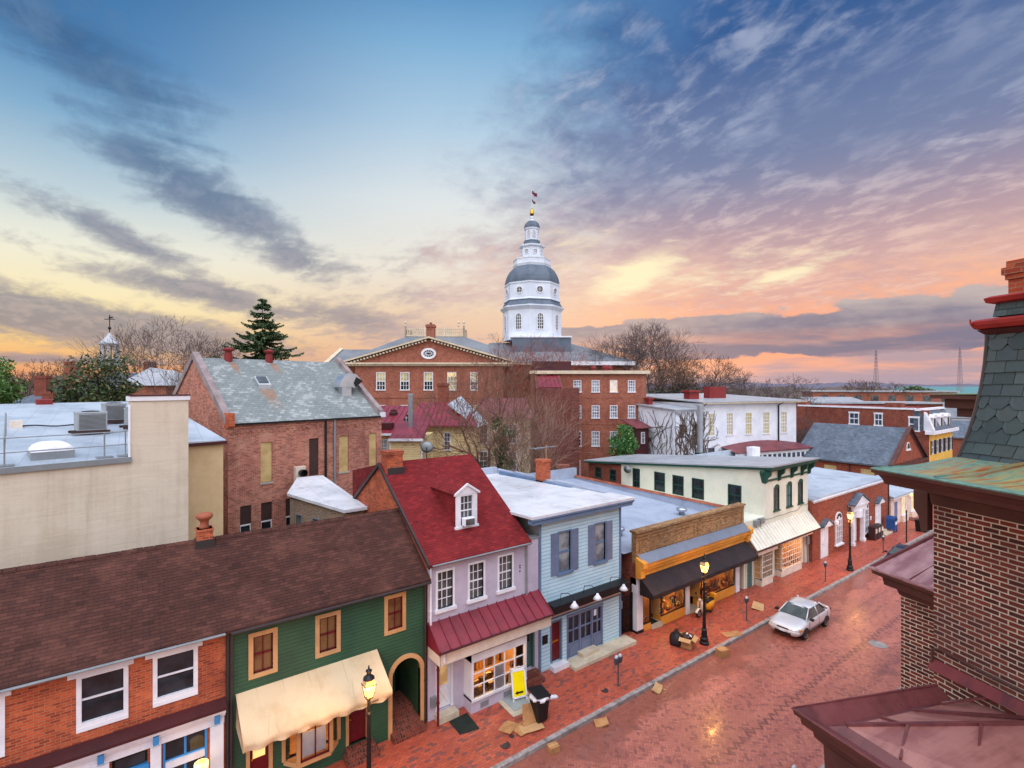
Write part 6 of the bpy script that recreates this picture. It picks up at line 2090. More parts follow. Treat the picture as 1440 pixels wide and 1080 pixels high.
# ---------------- slate roofed brick gable building down the street
def gable_hall():
    x0, x1, y0, y1, ze, za = 65.7, 76.5, 20.0, 30.0, 4.75, 8.5
    xm = (x0 + x1) / 2
    t = thing('gabled_hall', 'red brick hall with a dark slate roof and a street facing pediment', 'hall', (xm, y0, 0))
    m = MB(); box_walls(m, x0, x1, y0, y1, -.4, ze, True); m.ext([(x0, y0, ze), (x1, y0, ze), (xm, y0, za - .1)], (0, .3, 0)); m.build('wall', brick_bank, t)
    m = MB(); m.ext([(x0 - .4, y0 - .1, ze - .1), (xm, y0 - .1, za), (xm, y1, za), (x0 - .4, y1, ze - .1)], (0, 0, -.15)); m.ext([(x1 + .4, y0 - .1, ze - .1), (xm, y0 - .1, za), (xm, y1, za), (x1 + .4, y1, ze - .1)], (0, 0, -.15)); m.build('roof', slate_blue, t)
    m = MB()
    m.ext([(x0 - .5, y0 - .4, ze - .15), (xm, y0 - .4, za), (xm, y0 - .4, za + .2), (x0 - .5, y0 - .4, ze + .1)], (0, .45, 0)); m.ext([(x1 + .5, y0 - .4, ze - .15), (xm, y0 - .4, za), (xm, y0 - .4, za + .2), (x1 + .5, y0 - .4, ze + .1)], (0, .45, 0))
    m.box(x0 - .5, x1 + .5, y0 - .4, y0, ze - .35, ze - .05); m.build('pediment_trim', brown_trim, t)
    F_ = Fc((0, y0), 0)
    m = MB(); m.ext([(xm + .55 * math.cos(a * PI / 10), y0 - .08, 6.1 + .8 * math.sin(a * PI / 10)) for a in range(11)], (0, .08, 0)); F_.box(m, xm - .7, xm + .7, 0, .12, 5.9, 6.1); w = m.build('fan_window', white, t)
    m = MB(); m.ext([(xm + .4 * math.cos(a * PI / 10), y0 - .1, 6.15 + .6 * math.sin(a * PI / 10)) for a in range(11)], (0, .02, 0)); m.build('pane', pane_dark, w)
    Fs_ = FX(x0)
    m = MB()
    for y in (21.5, 25.3, 28.0): Fs_.box(m, y, y + 1.3, .0, .04, 3.1, 4.0)
    m.build('boarded_window', plywood, t)
    m = MB(); m.tube([(x0 - .1, 23.9, 0), (x0 - .1, 23.9, 4.6)], .07, 6); m.build('downspout', dark_metal, t)
    b = thing('bunting_fan', 'red white and blue bunting fan on the side wall of the slate roofed hall', 'bunting', (x0 - .1, 20.8, 3.6))
    for r0, r1, mm in ((.62, .42, red_trim), (.42, .22, white), (.22, .02, blue_trim)):
        m = MB(); m.rings([[(x0 - .06 - .03 * (k % 2), 20.85 + r * math.cos(PI + PI * k / 14), 4.1 + r * math.sin(PI + PI * k / 14)) for k in range(15)] for r in (r0, r1)], False, False, False); m.build('cloth_band', mm, b)


gable_hall()


def mansard_house():
    x0, x1, y0, y1 = 80.0, 90.0, 20.3, 36.0
    t = thing('mansard_house', 'red brick house with yellow front, grey mansard roof and three white dormers', 'house', (85, y0, 0))
    FL_ = FX(x0); FF = Fc((0, y0), 0)
    wl = [(28.0, 29.2, 7.95, 9.6), (24.9 + .35, 26.2, 7.95, 9.6), (21.3, 22.4, 7.5, 9.3)]
    m = MB(); FL_.wall(m, y0, y1, -.5, 10.2, wl, .15); box_walls(m, x0 + .01, x1, y0 + .01, y1, -.5, 7.2); m.build('wall', brick_red, t)
    for a, b, c, d in wl: window(t, FL_, a + .1, b - .1, c + .1, d - .15, white, pane_blue, 2, 2, .12, -.1, .03, True, .12, mun=.06)
    fw = [(80.9 + i * 1.95, 81.75 + i * 1.95, z0, z0 + 1.75) for i in range(5) for z0 in (4.6, 1.6)]
    m = MB(); FF.wall(m, x0, x1, -.5, 7.2, fw, .12); m.build('front_wall', yellow_paint, t)
    for a, b, c, d in fw:
        w = window(t, FF, a + .06, b - .06, c + .06, d - .06, white, pane_dark, 2, 2, .06, -.1, .02, False, mun=.05)
        
        for q in (a - .45, b + .05): m = MB(); FF.box(m, q, q + .4, 0, .05, c, d); m.build('shutter', black_metal, w)
    m = MB(); m.box(x0 - .5, x1 + .5, y0 - .6, y0 + .3, 7.2, 7.6); m.ext([(x0 - .5, y0 - .6, 7.6), (x0 - .5, y0 - .6, 7.75), (x0 - .2, y0 + .2, 9.9), (x0 - .2, y0 + .5, 10.0), (x0 - .2, y0 + .5, 7.6)], (.5, 0, 0)); m.box(x0 - .3, x1 + .3, y0 + .8, y0 + 1.4, 10.1, 10.35); m.box(x0 - .12, x0 + .3, y0 + 1.4, y1, 10.2, 10.42); m.build('cornice', white, t)
    m = MB(); m.ext([(x0, y0 - .4, 7.6), (x0, y0 + .1, 8.6), (x0, y0 + 1.0, 10.2), (x0, y0 + 1.6, 10.2), (x0, y0 + 1.6, 7.6)], (x1 - x0, 0, 0)); m.v = [q - Vector((.012, 0, 0)) for q in m.v]; m.build('mansard_roof', slate_blue, t)
    m = MB(); m.face([(x0, y0 + 1.2, 10.25), (x1, y0 + 1.2, 10.25), (x1, y1, 10.25), (x0, y1, 10.25)]); m.build('flat_roof', red_vent, t)
    for i in range(3):
        u = 81.6 + i * 2.9
        m = MB(); FF.box(m, u - .65, u + .65, -1.2, .15, 7.9, 9.2); m.ext([(u + .8 * math.cos(a * PI / 8), y0 - .25, 9.2 + .45 * math.sin(a * PI / 8)) for a in range(9)], (0, 1.3, 0)); d = m.build('dormer', white, t)
        m = MB(); FF.box(m, u - .36, u + .36, .15, .18, 8.05, 9.1); m.build('pane', pane_dark, d)
    m = MB(); m.box(x0 - .08, x0 + 1.4, 23.2, 25.0, 7, 11.0); m.build('chimney', brick_red, t)
    m = MB(); m.box(x0 - .08, x0 + 1.2, y1 - 1.2, y1 + .6, 6.5, 11.0); m.build('chimney', brick_red, t)


mansard_house()
F = Fr(at(1143, 150), R(-50))
t = thing('long_building', 'long low brick building with a flat grey roof in the distance', 'building', F.q(14, 4, 0))
m = MB(); F.bx(m, 0, 36, 0, 10, -.5, 11.2); m.build('wall', brick_far, t)
m = MB(); F.bx(m, -.4, 36.4, -.4, 10.4, 11.2, 11.6); m.build('roof', roof_gov, t)
m = MB()
for i in range(8): F.bx(m, 2.2 + i * 4.3, 4.0 + i * 4.3, -.06, 0, 8.6, 10.3)
m.build('window_row', pane_grey, t)
F = Fr(at(1143, 110), R(-42))
t = thing('flat_roof_block', 'brick block with grey flat roof behind the mansard house', 'building', F.q(8, 4, 0))
m = MB(); F.bx(m, 0, 26, 0, 8, -.5, 9.3); m.build('wall', brick_red, t)
m = MB(); F.bx(m, -.3, 26.3, -.5, 8.4, 9.3, 9.6); F.poly(m, [(-.3, -.5, 9.6), (11, -.5, 9.6), (11, 6, 10.6), (-.3, 6, 10.6)]); m.build('roof', roof_gov, t)
# houses beyond the foreground cornice
F = Fr(at(1322, 120), R(-48))
t = thing('far_house', 'small white walled house with grey roof far down the street', 'house', F.q(4, 4, 0))
m = MB(); F.bx(m, 0, 7, 0, 8, -.5, 5.6); m.build('wall', white_brick, t)
m = MB(); F.poly(m, [(-.4, -.4, 5.5), (7.4, -.4, 5.5), (7.4, 4, 9), (-.4, 4, 9)], (0, 0, .15)); F.poly(m, [(-.4, 8.4, 5.5), (7.4, 8.4, 5.5), (7.4, 4, 9), (-.4, 4, 9)], (0, 0, .15)); m.build('roof', slate_far, t)
for u in (1, 3, 5): window(t, F, u, u + .9, 2.6, 4.2, white, pane_dark, 2, 2, .1, 0, .05, True)
F = Fr(at(1338, 92), R(-48))
t = thing('far_house', 'brick house with dark roof half hidden behind the foreground cornice', 'house', F.q(4, 4, 0))
m = MB(); F.bx(m, 0, 8, 0, 8, -.5, 3.9); m.build('wall', brick_red, t)
m = MB(); F.poly(m, [(-.4, -.4, 3.8), (8.4, -.4, 3.8), (8.4, 4, 6.6), (-.4, 4, 6.6)], (0, 0, .15)); F.poly(m, [(-.4, 8.4, 3.8), (8.4, 8.4, 3.8), (8.4, 4, 6.6), (-.4, 4, 6.6)], (0, 0, .15)); m.build('roof', slate_blue, t)


# ---------------- old house with cupola at the left
stone_pale = plain('weathered_white', s2l(178, 182, 188), .7, .15)


def cupola_house():
    F = Fr(at(25, 88), RV + R(6))
    t = thing('cupola_house', 'brick house with blue slate hip roofs, chimneys and a white cupola', 'house', F.q(12, 5, 0))
    m = MB(); F.bx(m, -1, 19.5, 1, 13, 0, 10.6); m.build('wall', brick_far, t)
    m = MB()
    for u0, u1, ze, za, v in ((-2, 8.5, 10.0, 13.0, 0), (5.7, 20.5, 10.8, 15.6, 1)):
        F.poly(m, [(u0, v - .5, ze), (u1, v - .5, ze), (u1 - 4, v + 6, za), (u0 + 4, v + 6, za)]); F.poly(m, [(u0, v - .5, ze), (u0, v + 13, ze), (u0 + 4, v + 6, za)]); F.poly(m, [(u1, v - .5, ze), (u1, v + 13, ze), (u1 - 4, v + 6, za)]); F.poly(m, [(u0, v + 13, ze), (u1, v + 13, ze), (u1 - 4, v + 6, za), (u0 + 4, v + 6, za)])
    m.build('roof', slate_blue, t)
    for u, v, w, z in ((1.7, 3, 1.2, 15.0), (5.2, 5, 1.2, 17.6), (5.4, -.4, 1.1, 12.2), (18.5, 5, 1.0, 17.6)):
        m = MB(); F.bx(m, u - w * .8, u + w * .8, v - .6, v + .6, 9, z); F.bx(m, u - w * .85, u + w * .85, v - .7, v + .7, z - .5, z - .25); m.build('chimney', brick_red, t)
    c = MB()
    cu, cv, zb = 9.0, 9, 17.9
    F.lathe(c, cu, cv, [(1.7, zb - 1), (1.7, zb + .4), (1.5, zb + .5)], 8)
    for k in range(8):
        a = k * PI / 4 + R(22)
        q = F.q(cu + 1.35 * math.cos(a), cv + 1.35 * math.sin(a), 0); c.lathe(q.x, q.y, [(.14, zb + .4), (.14, zb + 3.3)], 6)
    F.lathe(c, cu, cv, [(1.4, zb + 2.9), (1.45, zb + 3.1), (1.65, zb + 3.2), (1.65, zb + 3.4), (1.1, zb + 4.0), (.5, zb + 4.7), (.12, zb + 5.4)], 8)
    cp = c.build('cupola', stone_pale, t)
    v = MB(); q = F.q(cu, cv, 0)
    v.tube([(q.x, q.y, zb + 5.3), (q.x, q.y, zb + 8.8)], .09, 6); v.tube([F.q(cu - .9, cv, zb + 8.0), F.q(cu + .9, cv, zb + 8.0)], .09, 5)
    F.lathe(v, cu, cv, [(.02, zb + 5.9), (.28, zb + 6.2), (.28, zb + 6.4), (.02, zb + 6.7)], 8); F.poly(v, [(cu - .1, cv - .03, zb + 8.1), (cu + .7, cv - .03, zb + 8.3), (cu + .5, cv - .03, zb + 8.5), (cu - .2, cv - .03, zb + 8.4)], (0, .06, 0)); v.build('weathervane', black_metal, cp)


cupola_house()
F = Fr(at(172, 70), RV)
t = thing('hip_roof_house', 'pale slate hip roof house right of the glossy evergreen tree', 'house', F.q(3, 4, 0))
m = MB(); F.bx(m, .5, 6, 0, 8, 0, 13.3); m.build('wall', brick_far, t)
m = MB(); F.poly(m, [(-.5, -.5, 13.3), (7, -.5, 13.3), (4.5, 4, 15.4), (1, 4, 15.9)]); F.poly(m, [(-.5, -.5, 13.3), (1, 4, 15.9), (-.5, 8.5, 13.3)]); F.poly(m, [(7, -.5, 13.3), (4.5, 4, 15.4), (7, 8.5, 13.3)]); F.poly(m, [(-.5, 8.5, 13.3), (7, 8.5, 13.3), (4.5, 4, 15.4), (1, 4, 15.9)]); m.build('roof', roof_gov, t)

# ---------------- distance: water, far shore, masts
teal_water = mat('river_water', lambda b: (put(b.inputs['Base Color'], s2l(84, 134, 136)), put(b.inputs['Roughness'], .6), put(b.inputs['Specular IOR Level'], .15), bump(b, noise(vec(pos(), .02, .05, 1), 1.0, 4), .3, .5)))
pw = [at(1262, 560), at(1900, 560), at(1900, 3200), at(1140, 3200)]
mb = MB(); mb.face([(x, y, -.2) for x, y in pw]); tag(mb.build('water', teal_water), kind='structure')


def ridge(name, px0, px1, d, z0, z1, m, seed, step, kind='structure'):
    rr = random.Random(seed)
    mb = MB()
    n = int((px1 - px0) / step)
    a, b, c = [], [], []
    for i in range(n + 1):
        px = lerp(px0, px1, i / n)
        x, y = at(px, d); x2, y2 = at(px, d * 1.12); x3, y3 = at(px, d * 1.3)
        z = lerp(z0, z1, .5 + .3 * math.sin(i * .21 + seed) + .4 * (rr.random() - .5))
        a.append((x, y, -1)); b.append((x2, y2, z)); c.append((x3, y3, -1))
    mb.rings([a, b, c], False, False, False)
    return tag(mb.build(name, m), kind=kind)


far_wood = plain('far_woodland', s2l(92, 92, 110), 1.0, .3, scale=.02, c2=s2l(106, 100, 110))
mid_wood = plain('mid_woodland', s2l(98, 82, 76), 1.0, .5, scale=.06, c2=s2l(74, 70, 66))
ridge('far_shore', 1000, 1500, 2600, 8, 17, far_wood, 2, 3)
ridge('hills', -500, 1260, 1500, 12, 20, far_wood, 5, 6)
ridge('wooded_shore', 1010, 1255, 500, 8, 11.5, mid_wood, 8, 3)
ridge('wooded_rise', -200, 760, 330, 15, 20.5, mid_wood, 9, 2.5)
for px, top, lab in ((1232, 492, 'left radio mast with crossed lattice beyond the water'), (1350, 488, 'right radio mast standing close to the foreground slate roof edge')):
    D_ = 900
    x, y = at(px, D_)
    H_ = EYE + (540 - top) * D_ / 720
    t = thing('radio_mast', lab, 'mast', (x, y, 0), 'radio masts across the water')
    m = MB()
    def leg(k, z): w = lerp(4.6, 1.0, z / H_); a = k * PI / 2 + .5; return (x + w * math.cos(a), y + w * math.sin(a), z)
    N = 12
    for k in range(4):
        m.tube([leg(k, 0), leg(k, H_)], .28, 4)
        for i in range(N): m.tube([leg(k, H_ * i / N), leg(k + 1, H_ * (i + 1) / N)], .13, 3); m.tube([leg(k + 1, H_ * i / N), leg(k, H_ * (i + 1) / N)], .13, 3)
    m.build('lattice', plain('mast_steel', s2l(150, 126, 132), .8, .1), t)


# ---------------- the mansard house in the right foreground
def front_house():
    t = thing('mansard_house', 'dark foreground brick house with slate mansard, green copper gutter and red trim', 'house', (12, 0, 0))
    P0 = Vector((10.436, 2.59, 0))
    w1 = Vector((-.3955, -.9184, 0)); n1 = Vector((-.9184, .3955, 0))     # towards the viewer along the side wall; its outward normal
    w2 = Vector((.94, -.342, 0)); n2 = Vector((.342, .94, 0))             # along the street front

    def corner(d1, d2=None):
        """corner of the two walls pushed outwards by d1, d2"""
        d2 = d1 if d2 is None else d2
        det = n1.x * n2.y - n1.y * n2.x
        return P0 + Vector(((d1 * n2.y - n1.y * d2) / det, (n1.x * d2 - d1 * n2.x) / det, 0))

    def ring(d1, z, d2=None):
        c = corner(d1, d2)
        return [c + w1 * 5 + Vector((0, 0, z)), c + Vector((0, 0, z)), c + w2 * 13 + Vector((0, 0, z)), c + w2 * 13 + w1 * 5 + Vector((0, 0, z))]
    m = MB(); m.rings([ring(0, -.3), ring(0, 11.62)]); m.build('wall', brick_front, t)
    # timber frieze and soffit, copper gutter
    def strip(rings_, name, mt, par, caps=True):
        b = MB(); b.rings(rings_, False, False, False) if not caps else b.rings(rings_); return b.build(name, mt, par)
    fz = MB()
    fz.rings([ring(.03, 11.55, .02), ring(.06, 11.72, .03), ring(.10, 11.74, .04), ring(.10, 11.86, .04), ring(.5, 11.92, .05), ring(1.0, 11.93, .05), ring(1.03, 12.0, .06), ring(1.12, 12.08, .06), ring(1.18, 12.10, .06), ring(1.25, 12.12, .07), ring(1.26, 12.165, .07)], True, False, False)
    fz.build('cornice', brown_trim, t, bev=0)
    cg = MB()
    cg.rings([ring(1.26, 12.165, .07), ring(1.27, 12.185, .075), ring(1.22, 12.2, .065), ring(1.16, 12.17, .05), ring(.55, 12.2, .0), ring(-.2, 12.34, -.2)], True, False, False)
    cg.build('copper_gutter', copper_mix, t)
    sm = MB()
    for s in (.9, 2.1, 3.3):
        a = corner(1.2, .06) + w1 * s; b_ = corner(-.2) + w1 * s
        sm.ext([a + Vector((0, 0, 12.19)), a + w1 * .03 + Vector((0, 0, 12.19)), b_ + w1 * .03 + Vector((0, 0, 12.36)), b_ + Vector((0, 0, 12.36))], (0, 0, .03))
    sm.build('gutter_seam', copper_mix, t)
    # concave slate slope, laid slate by slate in courses
    prof = [(-.2, 12.22), (-.25, 12.4), (-.33, 12.75), (-.39, 13.1), (-.435, 13.45), (-.465, 13.8), (-.48, 14.1), (-.485, 14.34)]

    def dd(z):
        for (a, za), (b_, zb) in zip(prof, prof[1:]):
            if z <= zb: return lerp(a, b_, (z - za) / (zb - za))
        return prof[-1][0]
    core = MB(); core.rings([ring(d - .035, z) for d, z in prof], True, False, False); core.build('mansard_core', black_metal, t)
    sl = MB(); rr = random.Random(11)
    hgt = .18
    k = 0
    z = 12.24
    while z < 14.3:
        d0, d1 = dd(z), dd(min(z + hgt * 1.25, 14.34))
        fish = k in (3, 4, 5, 10, 11)
        wdt = .275
        c0, c1 = corner(d0), corner(d1)
        s = -.0 - (k % 2) * wdt / 2
        while s < 4.6:
            a, b_ = max(s + .004, 0), s + wdt - .004
            if b_ > .03:
                j = rr.uniform(0, .007); jz = rr.uniform(-.006, .006)
                o0 = n1 * (.022 + j); o1 = n1 * (.004)
                lo = lambda q, up=0: c0 + w1 * q + o0 * (1 - up) + Vector((0, 0, z + jz + up * hgt))
                hi = lambda q: c1 + w1 * q + o1 + Vector((0, 0, z + hgt * 1.25))
                if fish:
                    q3 = (b_ - a) * .28
                    low = [c0 + w1 * (a + q3) + o0 + Vector((0, 0, z + jz - .02)), c0 + w1 * (b_ - q3) + o0 + Vector((0, 0, z + jz - .02))]
                    mid = lambda q: c0.lerp(c1, .3) + w1 * q + o0 * .8 + Vector((0, 0, z + hgt * .38))
                    pts = [low[0], low[1], mid(b_), hi(b_), hi(a), mid(a)]
                else: pts = [lo(a), lo(b_), hi(b_), hi(a)]
                sl.ext(pts, n1 * -.008)
            s += wdt
        z += hgt
        k += 1
    sl.build('mansard_slates', slate_front, t)
    # slates of the front slope, seen edge on
    sf = MB()
    for i, (a, b_) in enumerate(zip(prof, prof[1:])):
        p0, p1 = corner(a[0]), corner(b_[0])
        sf.face([p0 + Vector((0, 0, a[1])), p0 + w2 * 13 + Vector((0, 0, a[1])), p1 + w2 * 13 + Vector((0, 0, b_[1])), p1 + Vector((0, 0, b_[1]))])
    sf.build('front_slope', slate_front, t)
    hip = MB(); hip.tube([corner(d + .01) + Vector((0, 0, z)) for d, z in prof], .03, 6); hip.build('hip_roll', dark_metal, t)
    # red metal trims
    r = MB(); r.rings([ring(-.46, 14.33), ring(-.36, 14.36), ring(-.33, 14.42), ring(-.33, 14.47), ring(-.38, 14.5), ring(-.5, 14.52)], True, False, False)
    r.build('red_trim', red_trim, t)
    r = MB(); r.rings([ring(-.46, 14.26), ring(-.38, 14.34)], True, False, False); r.build('trim_shadow_board', maroon_dark, t)
    u = MB(); u.rings([ring(-.52, 14.54), ring(-.55, 14.76)], True, False, False); u.build('upper_slates', slate_front_flat, t)
    r = MB(); r.rings([ring(-.52, 14.74), ring(-.46, 14.76), ring(-.44, 14.83), ring(-.5, 14.86), ring(-1.2, 14.93)], True, False, True); r.build('red_ridge_trim', red_trim, t)
    h = MB(); a = corner(-.37) + Vector((0, 0, 14.44)); h.tube([a, a + n1 * .1 + Vector((0, 0, .0)), a + n1 * .1 + Vector((0, 0, .07))], .013, 6); h.build('gutter_hook', red_trim, t)
    # dormer seen edge on beyond the hip
    d = MB(); c = corner(-.12, -.3)
    d.ext([c + Vector((0, 0, 12.9)), c + w2 * .5 + Vector((0, 0, 12.9)), c + w2 * .5 + Vector((0, 0, 14.3)), c + Vector((0, 0, 14.3))], n2 * .4)
    # chimney
    ch = MB(); c = corner(-1.1, -.85)
    def sq(e, z): return [c + w1 * a * e + w2 * b_ * e + Vector((0, 0, z)) for a, b_ in ((-.5, -.42), (.5, -.42), (.5, .42), (-.5, .42))]
    ch.rings([sq(.62, 14.6), sq(.62, 15.12), sq(.68, 15.13), sq(.68, 15.2), sq(.75, 15.21), sq(.75, 15.32), sq(.66, 15.33), sq(.66, 15.42)]); ch.build('chimney', brick_orange, t)

    # low metal roof over the side bay
    T, Rr, B = Vector((7.98, 3.67, 8.62)), Vector((10.36, 2.53, 8.68)), Vector((6.9, -1.1, 8.55))
    eu = (Rr - T).normalized(); ed = (B - T).normalized()
    inn = (eu + ed)
    body = MB()
    Wb = P0 + w1 * 5.2 + Vector((0, 0, 9.05)); Wa = P0 + Vector((0, 0, 8.92))
    ti = T + eu * .45 + ed * .42 + Vector((0, 0, -.07)); ri = Rr + ed * .36 + Vector((0, 0, -.03)); bi = B + eu * .45 + Vector((0, 0, -.07))
    G = T + eu * .30 + ed * .28 + Vector((0, 0, -.14)); Gr = Rr + ed * .2 + Vector((0, 0, -.12)); Gb = B + eu * .3 + Vector((0, 0, -.14))
    lip = MB()
    lip.face([T, Rr, Gr, G]); lip.face([T, B, Gb, G]); lip.face([G, Gr, ri, ti]); lip.face([G, Gb, bi, ti])
    lip.tube([Rr, T, B], .022, 6)
    pr_ = lip.build('bay_gutter', seam_front2, t)
    hipT = Wa + w1 * 1.5 + Vector((0, 0, .03))
    body.face([ti, ri, Wa, hipT]); body.face([ti, hipT, Wb, bi])
    br = body.build('bay_roof', seam_front, t)
    sm = MB()
    def seam(a, b_, h=.035, w=.016):
        dv = (b_ - a).normalized(); sd = dv.cross(Vector((0, 0, 1))).normalized() * w
        sm.ext([a - sd, a + sd, b_ + sd, b_ - sd], (0, 0, h))
    seam(ti, hipT, .045, .02)
    for f in (.28, .55, .8):
        a = ti.lerp(ri, f); b_ = ti.lerp(hipT, f * .9 + .05) if f < .5 else hipT.lerp(Wa, (f - .5) * 1.4)
        seam(a, b_)
    for f in (.16, .34, .52, .7, .88):
        a = ti.lerp(bi, f); b_ = ti.lerp(hipT, min(1, f * 2.0)) if f < .45 else hipT.lerp(Wb, (f - .45) * 1.7)
        seam(a, b_)
    sm.build('standing_seam', seam_front2, br)
    fl = MB()
    fl.ext([Wa + n1 * .13 + Vector((0, 0, .0)), Wb + n1 * .13 + Vector((0, 0, .0)), Wb + n1 * .02 + Vector((0, 0, .14)), Wa + n1 * .02 + Vector((0, 0, .14))], n1 * .012); fl.build('wall_flashing', seam_red, t)
    pi = MB(); a = P0 + n1 * .06; pi.tube([a + w1 * .02 + Vector((0, 0, 8.95)), a + w1 * .02 + Vector((0, 0, 9.22)), a + w1 * .15 + Vector((0, 0, 9.28)), a + w1 * .8 + Vector((0, 0, 9.24)), a + w1 * 2.4 + Vector((0, 0, 9.26))], .022, 6); pi.build('conduit', brown_trim, t)
    # bay below the roof
    f = MB()
    def off(p, q, z): return p + (eu + ed).normalized() * q + Vector((0, 0, z))
    rg = []
    for q, z in ((.0, -.02), (.02, -.08), (.1, -.12), (.12, -.2), (.26, -.24), (.28, -.34), (.4, -.42), (.42, -.9), (.46, -.92)):
        rg.append([off(Rr, q, z) - eu * 0, off(T, q, z), off(B, q, z)])
    f.rings(rg, False, False, False); f.build('bay_cornice', brown_trim, t)
    b = MB(); q = .47; b.face([off(T, q, -.9), off(Rr, q, -.9), off(Rr, q, -9), off(T, q, -9)]); b.face([off(T, q, -.9), off(B, q, -.9), off(B, q, -9), off(T, q, -9)]); b.build('bay_wall', brick_front, t)
    # second bay further along the front
    C0 = Vector((12.62, 4.02, 0))
    u2 = Vector((.94, -.342, 0)); d2 = Vector((-.342, -.94, 0))
    def b2(u, v, z): return C0 + u2 * u + d2 * v + Vector((0, 0, z))
    m = MB(); m.rings([[b2(u, v, z) for u, v in ((.1, .35), (3, .35), (3, 3), (.45, 3))] for z in (-.3, 9.3)]); m.build('street_bay', brick_front, t)
    m = MB(); m.rings([[b2(u, v, z) for u, v in ((.1 - e, .35 - e), (3 + e, .35 - e), (3 + e, 3), (.1 - e, 3))] for e, z in ((.02, 9.2), (.05, 9.3), (.2, 9.36), (.22, 9.5), (.34, 9.56), (.36, 9.66))], True, False, False); m.build('street_bay_cornice', brown_trim, t)
    m = MB()
    e = .36
    A_, B_, Cc, Dd = b2(.1 - e, .35 - e, 9.67), b2(3 + e, .35 - e, 9.67), b2(3 + e, 3, 9.67), b2(.1 - e, 3, 9.67)
    m.face([A_, B_, b2(2.4, .5, 10.75), b2(1.4, .35, 10.42)]); m.face([A_, Dd, b2(1.4, 3, 10.5), b2(1.4, .35, 10.42)]); m.face([B_, Cc, b2(2.4, 3, 10.8), b2(2.4, .5, 10.75)]); m.face([b2(1.4, .35, 10.42), b2(2.4, .5, 10.75), b2(2.4, 3, 10.8), b2(1.4, 3, 10.5)])
    m.tube([Dd, A_, B_], .04, 6); m.build('street_bay_roof', seam_pale, t)
    m = MB()
    for f_ in (.25, .5, .75): m.tube([A_.lerp(Dd, f_), b2(1.4, .35, 10.43).lerp(b2(1.4, 3, 10.51), f_)], .02, 4)
    m.tube([A_, b2(1.4, .35, 10.42)], .045, 6); m.build('standing_seam', seam_front2, t)
    bk = MB(); c = corner(0, .1) + Vector((0, 0, 11.0))
    bk.ext([c + Vector((0, 0, .1)), c + n2 * .1 + Vector((0, 0, .05)), c + n2 * .14 + Vector((0, 0, .3)), c + n2 * .22 + Vector((0, 0, .42)), c + n2 * .22 + Vector((0, 0, .72)), c + Vector((0, 0, .72))], w2 * .12); bk.build('bracket', brown_trim, t)

    # next house along, only its cornice and corner show
    t2 = thing('corner_house', 'brick house with a deep brown cornice just behind the foreground slate roof', 'house', (22, 4, 0))
    F = Fr(at(1316, 19), R(-20))
    m = MB(); F.bx(m, 1.0, 9, -8, -.8, -.3, 12.4); m.build('wall', brick_front, t2)
    m = MB(); F.bx(m, .3, 9.4, -8.4, -.1, 12.62, 12.96); F.bx(m, .55, 9.3, -8.4, -.35, 12.3, 12.62); F.bx(m, .0, 9.6, -8.6, .2, 12.96, 13.1)
    m.build('cornice', brown_trim, t2)
    m = MB(); F.poly(m, [(-.02, .22, 13.11), (9.6, .22, 13.11), (9.6, -8, 13.25), (-.02, -8, 13.25)], (0, 0, .03)); m.build('roof', copper_rust, t2)


def _cop(b):
    uv = uvs(); p = pos()
    n1 = noise(p, 1.2, 6, .65); n2 = noise(p, 9, 5, .7); st = noise(vec(p, 2.2, 2.2, 2.2), 1.6, 5, .7)
    c = mixc(ss(n2, .35, .7), s2l(104, 142, 126), s2l(74, 106, 96))
    x, y, z = sep(p)
    d = (x - 10.436) * .3955 + (y - 2.59) * .9184                      # run along the side wall
    lane = ss(d, .0, -.55)
    off = (x - 10.436) * -.9184 + (y - 2.59) * .3955
    inner = ss(off, 1.12, .85)
    streak = noise(comb(d * 9, off * 1.2), 1.0, 5, .6)
    c = mixc((lane * inner * ss(streak + (n1 - .5) * .6, .34, .56)).clamp(), c, mixc(ss(streak, .45, .62), s2l(150, 146, 92), s2l(150, 92, 52)))
    put(b.inputs['Base Color'], shade(c, n2, .3)); put(b.inputs['Roughness'], .5)
    bump(b, n1 + n2 * .3, .2, .01)


copper_mix = mat('verdigris_copper', _cop)
seam_red = seamed('red_flashing_metal', s2l(112, 42, 42), s2l(78, 30, 34), .5, .3)
seam_pale = seamed('pale_weathered_metal', s2l(176, 136, 138), s2l(134, 86, 92), .5, .35)


def _slate(b):
    uv = uvs(); p = pos()
    n1 = noise(p, 1.3, 5, .62); n2 = noise(p, 16, 5, .7); n3 = noise(p, 4.2, 2, .5)
    inf = node('ShaderNodeNewGeometry')
    rnd = E(inf.outputs['Random Per Island'])
    c = ramp(rnd, [(0, s2l(48, 60, 62)), (.3, s2l(66, 79, 78)), (.6, s2l(55, 66, 71)), (.85, s2l(76, 88, 86)), (1, s2l(60, 66, 66))])
    c = shade(c, n1, .5)
    drip = noise(vec(uv, 3, .5, 1), 1.5, 5, .6)
    c = mixc(ss(drip, .6, .75) * .35, c, s2l(58, 60, 64))
    put(b.inputs['Base Color'], shade(c, n2, .4)); put(b.inputs['Roughness'], (n2 * .4 + .3).clamp())
    bump(b, n2 + n3, .35, .008)


slate_front = mat('hand_laid_slate', _slate)
slate_front_flat = shingle('small_slates', s2l(84, 98, 98), s2l(66, 80, 82), w=.22, h=.11, rough=.5)
front_house()


